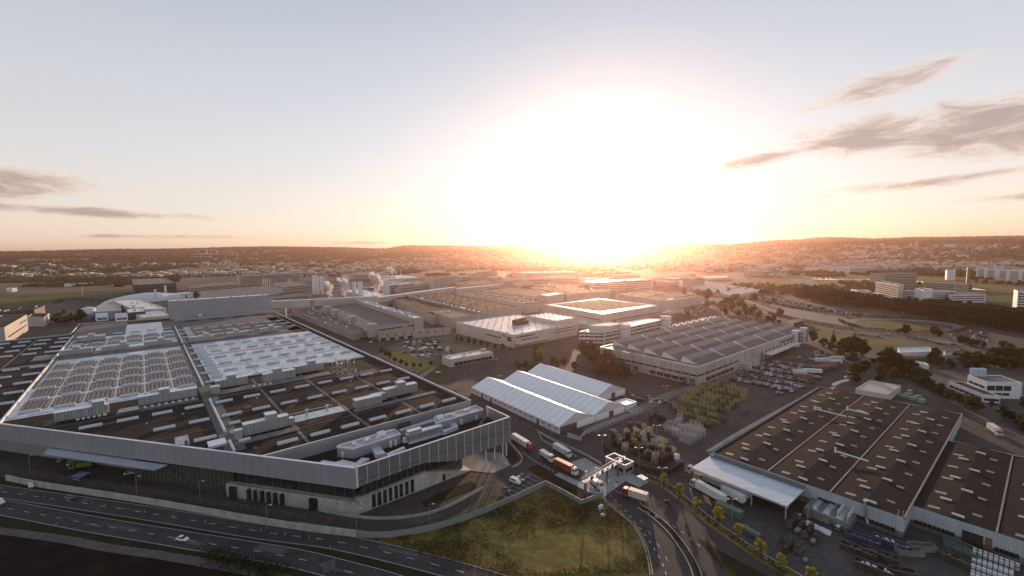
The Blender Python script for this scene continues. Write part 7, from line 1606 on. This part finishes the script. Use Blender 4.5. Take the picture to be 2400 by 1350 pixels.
# ---------------- far town, woods, towers ----------------
M_H = [mat('house_white', (.62, .59, .55), .8, var=.1, scale=.02), mat('house_cream', (.45, .40, .32), .8, var=.1, scale=.02), mat('roof_tile', (.15, .07, .045), .8, var=.25, scale=.02), mat('roof_dark', (.07, .055, .05), .8, var=.2, scale=.02), mat('roof_flat', (.26, .24, .23), .6, var=.15, scale=.02)]
def house(k, x, y, z, w, d, h, a, typ):
    F = Fr((x, y), (cos(a), sin(a)))
    if typ == 0: k.gable(F, -w/2, w/2, -d/2, d/2, z-3, z+h, z+h+d*.42, int(rng.integers(0, 2)), 2+int(rng.integers(0, 2)), .3)
    else: k.box(F, -w/2, w/2, -d/2, d/2, z-3, z+h, int(rng.integers(0, 2)), top=False); k.sheet([F.p(-w/2, -d/2)[:2], F.p(w/2, -d/2)[:2], F.p(w/2, d/2)[:2], F.p(-w/2, d/2)[:2]], z+h, 4); k.box(F, -w*.2, w*.1, -d*.2, d*.2, z+h, z+h+2.2, 0); k.box(F, -w/2-.1, w/2+.1, -d/2-.12, -d/2, z+h*.3, z+h*.5, 3); k.box(F, -w/2-.1, w/2+.1, -d/2-.12, -d/2, z+h*.65, z+h*.8, 3)
def town_density(px, py):
    if px < 1000: d = 1.0 if 608 < py < 652 else .15
    elif px < 1500: d = .9 if 598 < py < 640 else .1
    elif px < 1700: d = .8 if 592 < py < 640 else .2
    else: d = 1.0 if 574 < py < 636 else .12
    return d
def pxmask(px, py):                                      # keep far build-up off the plant, fields and roads
    if px < 420 and 655 < py: return False
    if py > 690: return False
    if 380 < px < 1560 and py > 648: return False
    if px > 1560 and py > 648: return False
    if 1500 < px < 1760 and py > 636: return False
    return True
clus = [(rng.uniform(-100, 2500), 0) for _ in range(10)]
stuffh = MB(); singles = []
tries = 0; nh = 0
while nh < 6500 and tries < 90000:
    tries += 1
    az = rng.uniform(-.88, .88); rr2 = 1250*exp(rng.uniform(0, log_ := math.log(6.2))); x, y = rr2*sin(az), rr2*cos(az); z = nat(x, y); px, py = P(x, y, z)
    if not (-60 < px < 2460) or not pxmask(px, py): continue
    dn_ = town_density(px, py)
    if px < 420 and py < 622: dn_ *= .04
    cl = noise.noise(Vector((x*.0016, y*.0016, 3)))+.5*noise.noise(Vector((x*.006, y*.006, 9)))
    if rr2 > 6800 or cl < (.02 if dn_ > .5 else .35)-.1 or rng.random() > dn_: continue
    ty = 0 if rng.random() < .8 else 1
    if ty == 0: w, d, h = rng.uniform(10, 20), rng.uniform(9, 13), rng.uniform(5, 10)
    else: w, d, h = rng.uniform(18, 60), rng.uniform(14, 30), rng.uniform(8, 20)
    a = rng.choice([A395, A395+pi/2, .3, 1.9])+rng.uniform(-.15, .15)
    nh += 1; singles.append((rr2/(w*h)**.5, x, y, z, w, d, h, a, ty, px, py))
singles.sort(key=lambda s: s[0])
for i, s in enumerate(singles):
    _, x, y, z, w, d, h, a, ty, px, py = s
    if i < 260:
        k = MB(); house(k, x, y, z, w, d, h, a, ty)
        where = 'left town below the wooded hill' if px < 800 else 'town strip behind the plant chimneys' if px < 1200 else 'town in the sun glare' if px < 1650 else 'right hillside town'
        o = k.build('town_house' if ty == 0 else 'town_block', M_H); tag(o, f'{"small gabled house" if ty == 0 else ("large flat-roofed block" if w > 40 else "flat-roofed block")} of the {where}, {"nearer side" if py > 625 else "farther side"}, {"left end" if (px%800) < 160 else "centre left" if (px%800) < 350 else "middle" if (px%800) < 540 else "right end"}', 'house' if ty == 0 else 'building', 'buildings of the '+where)
    else: house(stuffh, x, y, z, w, d, h, a, ty)
tag(stuffh.build('distant_town', M_H), kind='stuff')
# woods: many rough crowns as one mass
def blobs(name, pts, m, seed=1):
    r = np.random.default_rng(seed); bm = bmesh.new(); bmesh.ops.create_icosphere(bm, subdivisions=1, radius=1); bv = np.array([v.co[:] for v in bm.verts]); bf = np.array([[v.index for v in f.verts] for f in bm.faces]); bm.free()
    n = len(pts); P_ = np.array(pts); jit = 1+r.uniform(-.38, .38, (n, len(bv), 1)); V_ = P_[:, None, :3]+bv[None]*jit*P_[:, None, 3:4]*np.array([1, 1, 1.0]); V_[:, :, 2] += P_[:, None, 3]*.35
    F_ = (bf[None]+(np.arange(n)*len(bv))[:, None, None]).reshape(-1, 3); V_ = V_.reshape(-1, 3)
    me = bpy.data.meshes.new(name); me.vertices.add(len(V_)); me.vertices.foreach_set('co', V_.ravel()); me.loops.add(F_.size); me.loops.foreach_set('vertex_index', F_.ravel()); me.polygons.add(len(F_)); me.polygons.foreach_set('loop_start', np.arange(len(F_))*3); me.polygons.foreach_set('loop_total', np.full(len(F_), 3)); me.update(); me.materials.append(m)
    o = bpy.data.objects.new(name, me); C.objects.link(o); tag(o, kind='stuff')
M_WOOD = mat('wood_mass', (.034, .035, .014), .95, col2=(.016, .018, .008), scale=.012, spec=.05, fine=6); M_WOODO = mat('wood_olive', (.075, .068, .024), .95, col2=(.04, .04, .016), scale=.012, spec=.05, fine=6)
NW = 130000; az = rng.uniform(-.9, .9, NW); rad = 1000*np.exp(rng.uniform(0, math.log(9.), NW)); X = rad*np.sin(az); Y = rad*np.cos(az); Z = hterr(X, Y)
pts1, pts2 = [], []
for x, y, z, r_ in zip(X.tolist(), Y.tolist(), Z.tolist(), rad.tolist()):
    px, py = P(x, y, z)
    if not (-80 < px < 2480): continue
    nz_ = noise.noise(Vector((x*.0022, y*.0022, 0)))+.6*noise.noise(Vector((x*.009, y*.009, 5)))
    if r_ > 4400 or z > 60: keep = .75 if (px < 900 or z > 110) else .5; thr = -.35
    elif px < 420 and py < 655: keep, thr = .8, -.25
    elif pxmask(px, py): keep, thr = .6, .02
    elif px > 1560 and 650 < py < 690 and px > 1700: keep, thr = .12, .22
    elif px < 420 and 700 > py > 655: keep, thr = (.9, .05) if py < 672 else (0, 1)
    else: continue
    if px < 420 and 672 < py < 700: continue
    if nz_ < thr or rng.random() > keep: continue
    s = rng.uniform(4, 8) if r_ < 3500 else rng.uniform(7, 15)
    (pts2 if (nz_ > .3 or rng.random() < .25) else pts1).append((x, y, z, s))
blobs('woodland', pts1, M_WOOD, 1); blobs('woodland', pts2, M_WOODO, 2)
print('woods', len(pts1), len(pts2), 'houses', nh)
# distant towers
for i, (px, pb, pt, w, lb) in enumerate(((456, 607, 598, 26, 'low left slab of the distant tower group on the wooded hill'), (466, 607, 598, 26, 'second low slab of the distant tower group'), (478, 606, 588, 34, 'tallest tower of the distant group on the wooded hill'), (486, 607, 598, 40, 'slab in front of the tallest distant tower'), (502, 601, 589, 36, 'right tower of the distant group on the wooded hill'), (531, 601, 592, 70, 'wide pale slab right of the distant towers'), (545, 603, 595, 60, 'second wide pale slab right of the distant towers'), (598, 601, 594, 30, 'small slab far right of the distant tower group'), (660, 605, 600, 60, 'faint slab in the valley left of centre'), (673, 614, 602, 26, 'slim tower above the left town'), (730, 635, 620, 36, 'brownish tower behind the white chimneys'), (2136, 582, 574, 22, 'left of two slim towers on the right hillside'), (2150, 580, 570, 22, 'right of two slim towers on the right hillside'), (2303, 588, 580, 26, 'pointed church tower on the right hillside'), (2020, 606, 601, 60, 'long pale slab in the right hillside town'), (1300, 606, 600, 50, 'faint slab in the glare'))):
    # stand it on the terrain under this pixel
    azp = atan2(ray(px, pb)[0], ray(px, pb)[1]); best = None
    for rd in np.arange(1500, 8000, 40):
        x, y = rd*sin(azp), rd*cos(azp); z = nat(x, y)
        if P(x, y, z)[1] <= pb: best = (x, y, z, rd); break
    if best is None: continue
    x, y, z, rd = best; h = (pb-pt)*rd/FP; F = Fr((x, y), (cos(.4), sin(.4))); T = thing('tower_block', lb, 'tower block', (x, y, z)); wm = w*1.6
    k = MB(); k.box(F, -wm/2, wm/2, -9, 9, z-5, z+h); k.build('wall', M_WALLP, T); k = MB(); k.box(F, -wm/4, wm/4, -5, 5, z+h, z+h+4); k.build('penthouse', M_BEIGE, T)
    k = MB(); k.box(F, -wm/2+2, wm/2-2, -9.3, -9, z+4, z+h*.45); k.box(F, -wm/2+2, wm/2-2, -9.3, -9, z+h*.55, z+h-3); k.build('window', M_WIN, T)
# masts
for px, pb, pt, lb in ((120, 652, 631, 'yellowish lattice mast in the dark wood on the left'), (524, 622, 609, 'white mast above the left town'), (580, 612, 602, 'thin mast in the valley left of centre'), (194, 693, 672, 'floodlight mast beside the green field')):
    g = G(px, pb); h = gh(px, pb, pt); T = thing('mast', lb, 'mast', (*g, 0)); s = h*.03; k = MB()
    for dx, dy in ((-1, -1), (1, -1), (1, 1), (-1, 1)): k.tube((g[0]+dx*s*2, g[1]+dy*s*2, 0), (g[0]+dx*s*.4, g[1]+dy*s*.4, h), s*.35, n=4)
    k.build('frame', M_WALLP, T); k = MB(); k.box(Fr(g, (1, 0)), -s*2, s*2, -s*2, s*2, h*.93, h*1.0); k.build('head', M_WALLP, T)
# ---------------- air ----------------
HZ = MB(); HZ.box(LOC, -13500, 13500, -400, 13500, -6, 262, bot=True)
m = bpy.data.materials.new('haze_air'); m.use_nodes = True; nt = m.node_tree; nt.nodes.clear()
out = nt.nodes.new('ShaderNodeOutputMaterial'); pv = nt.nodes.new('ShaderNodeVolumePrincipled')
pv.inputs['Color'].default_value = (1, .61, .48, 1); pv.inputs['Density'].default_value = 7e-5; pv.inputs['Anisotropy'].default_value = .85
nt.links.new(pv.outputs[0], out.inputs['Volume'])
tag(HZ.build('haze', m), kind='stuff')

for p_ in list(NC.values())+list(FC.values())+[NV]+[q for l in TP.values() for q in l]+[TT, TV, TL, TB, TW]+RP+gp:
    if not p_.get('label'):
        for c_ in list(p_.children_recursive): bpy.data.objects.remove(c_)
        bpy.data.objects.remove(p_)
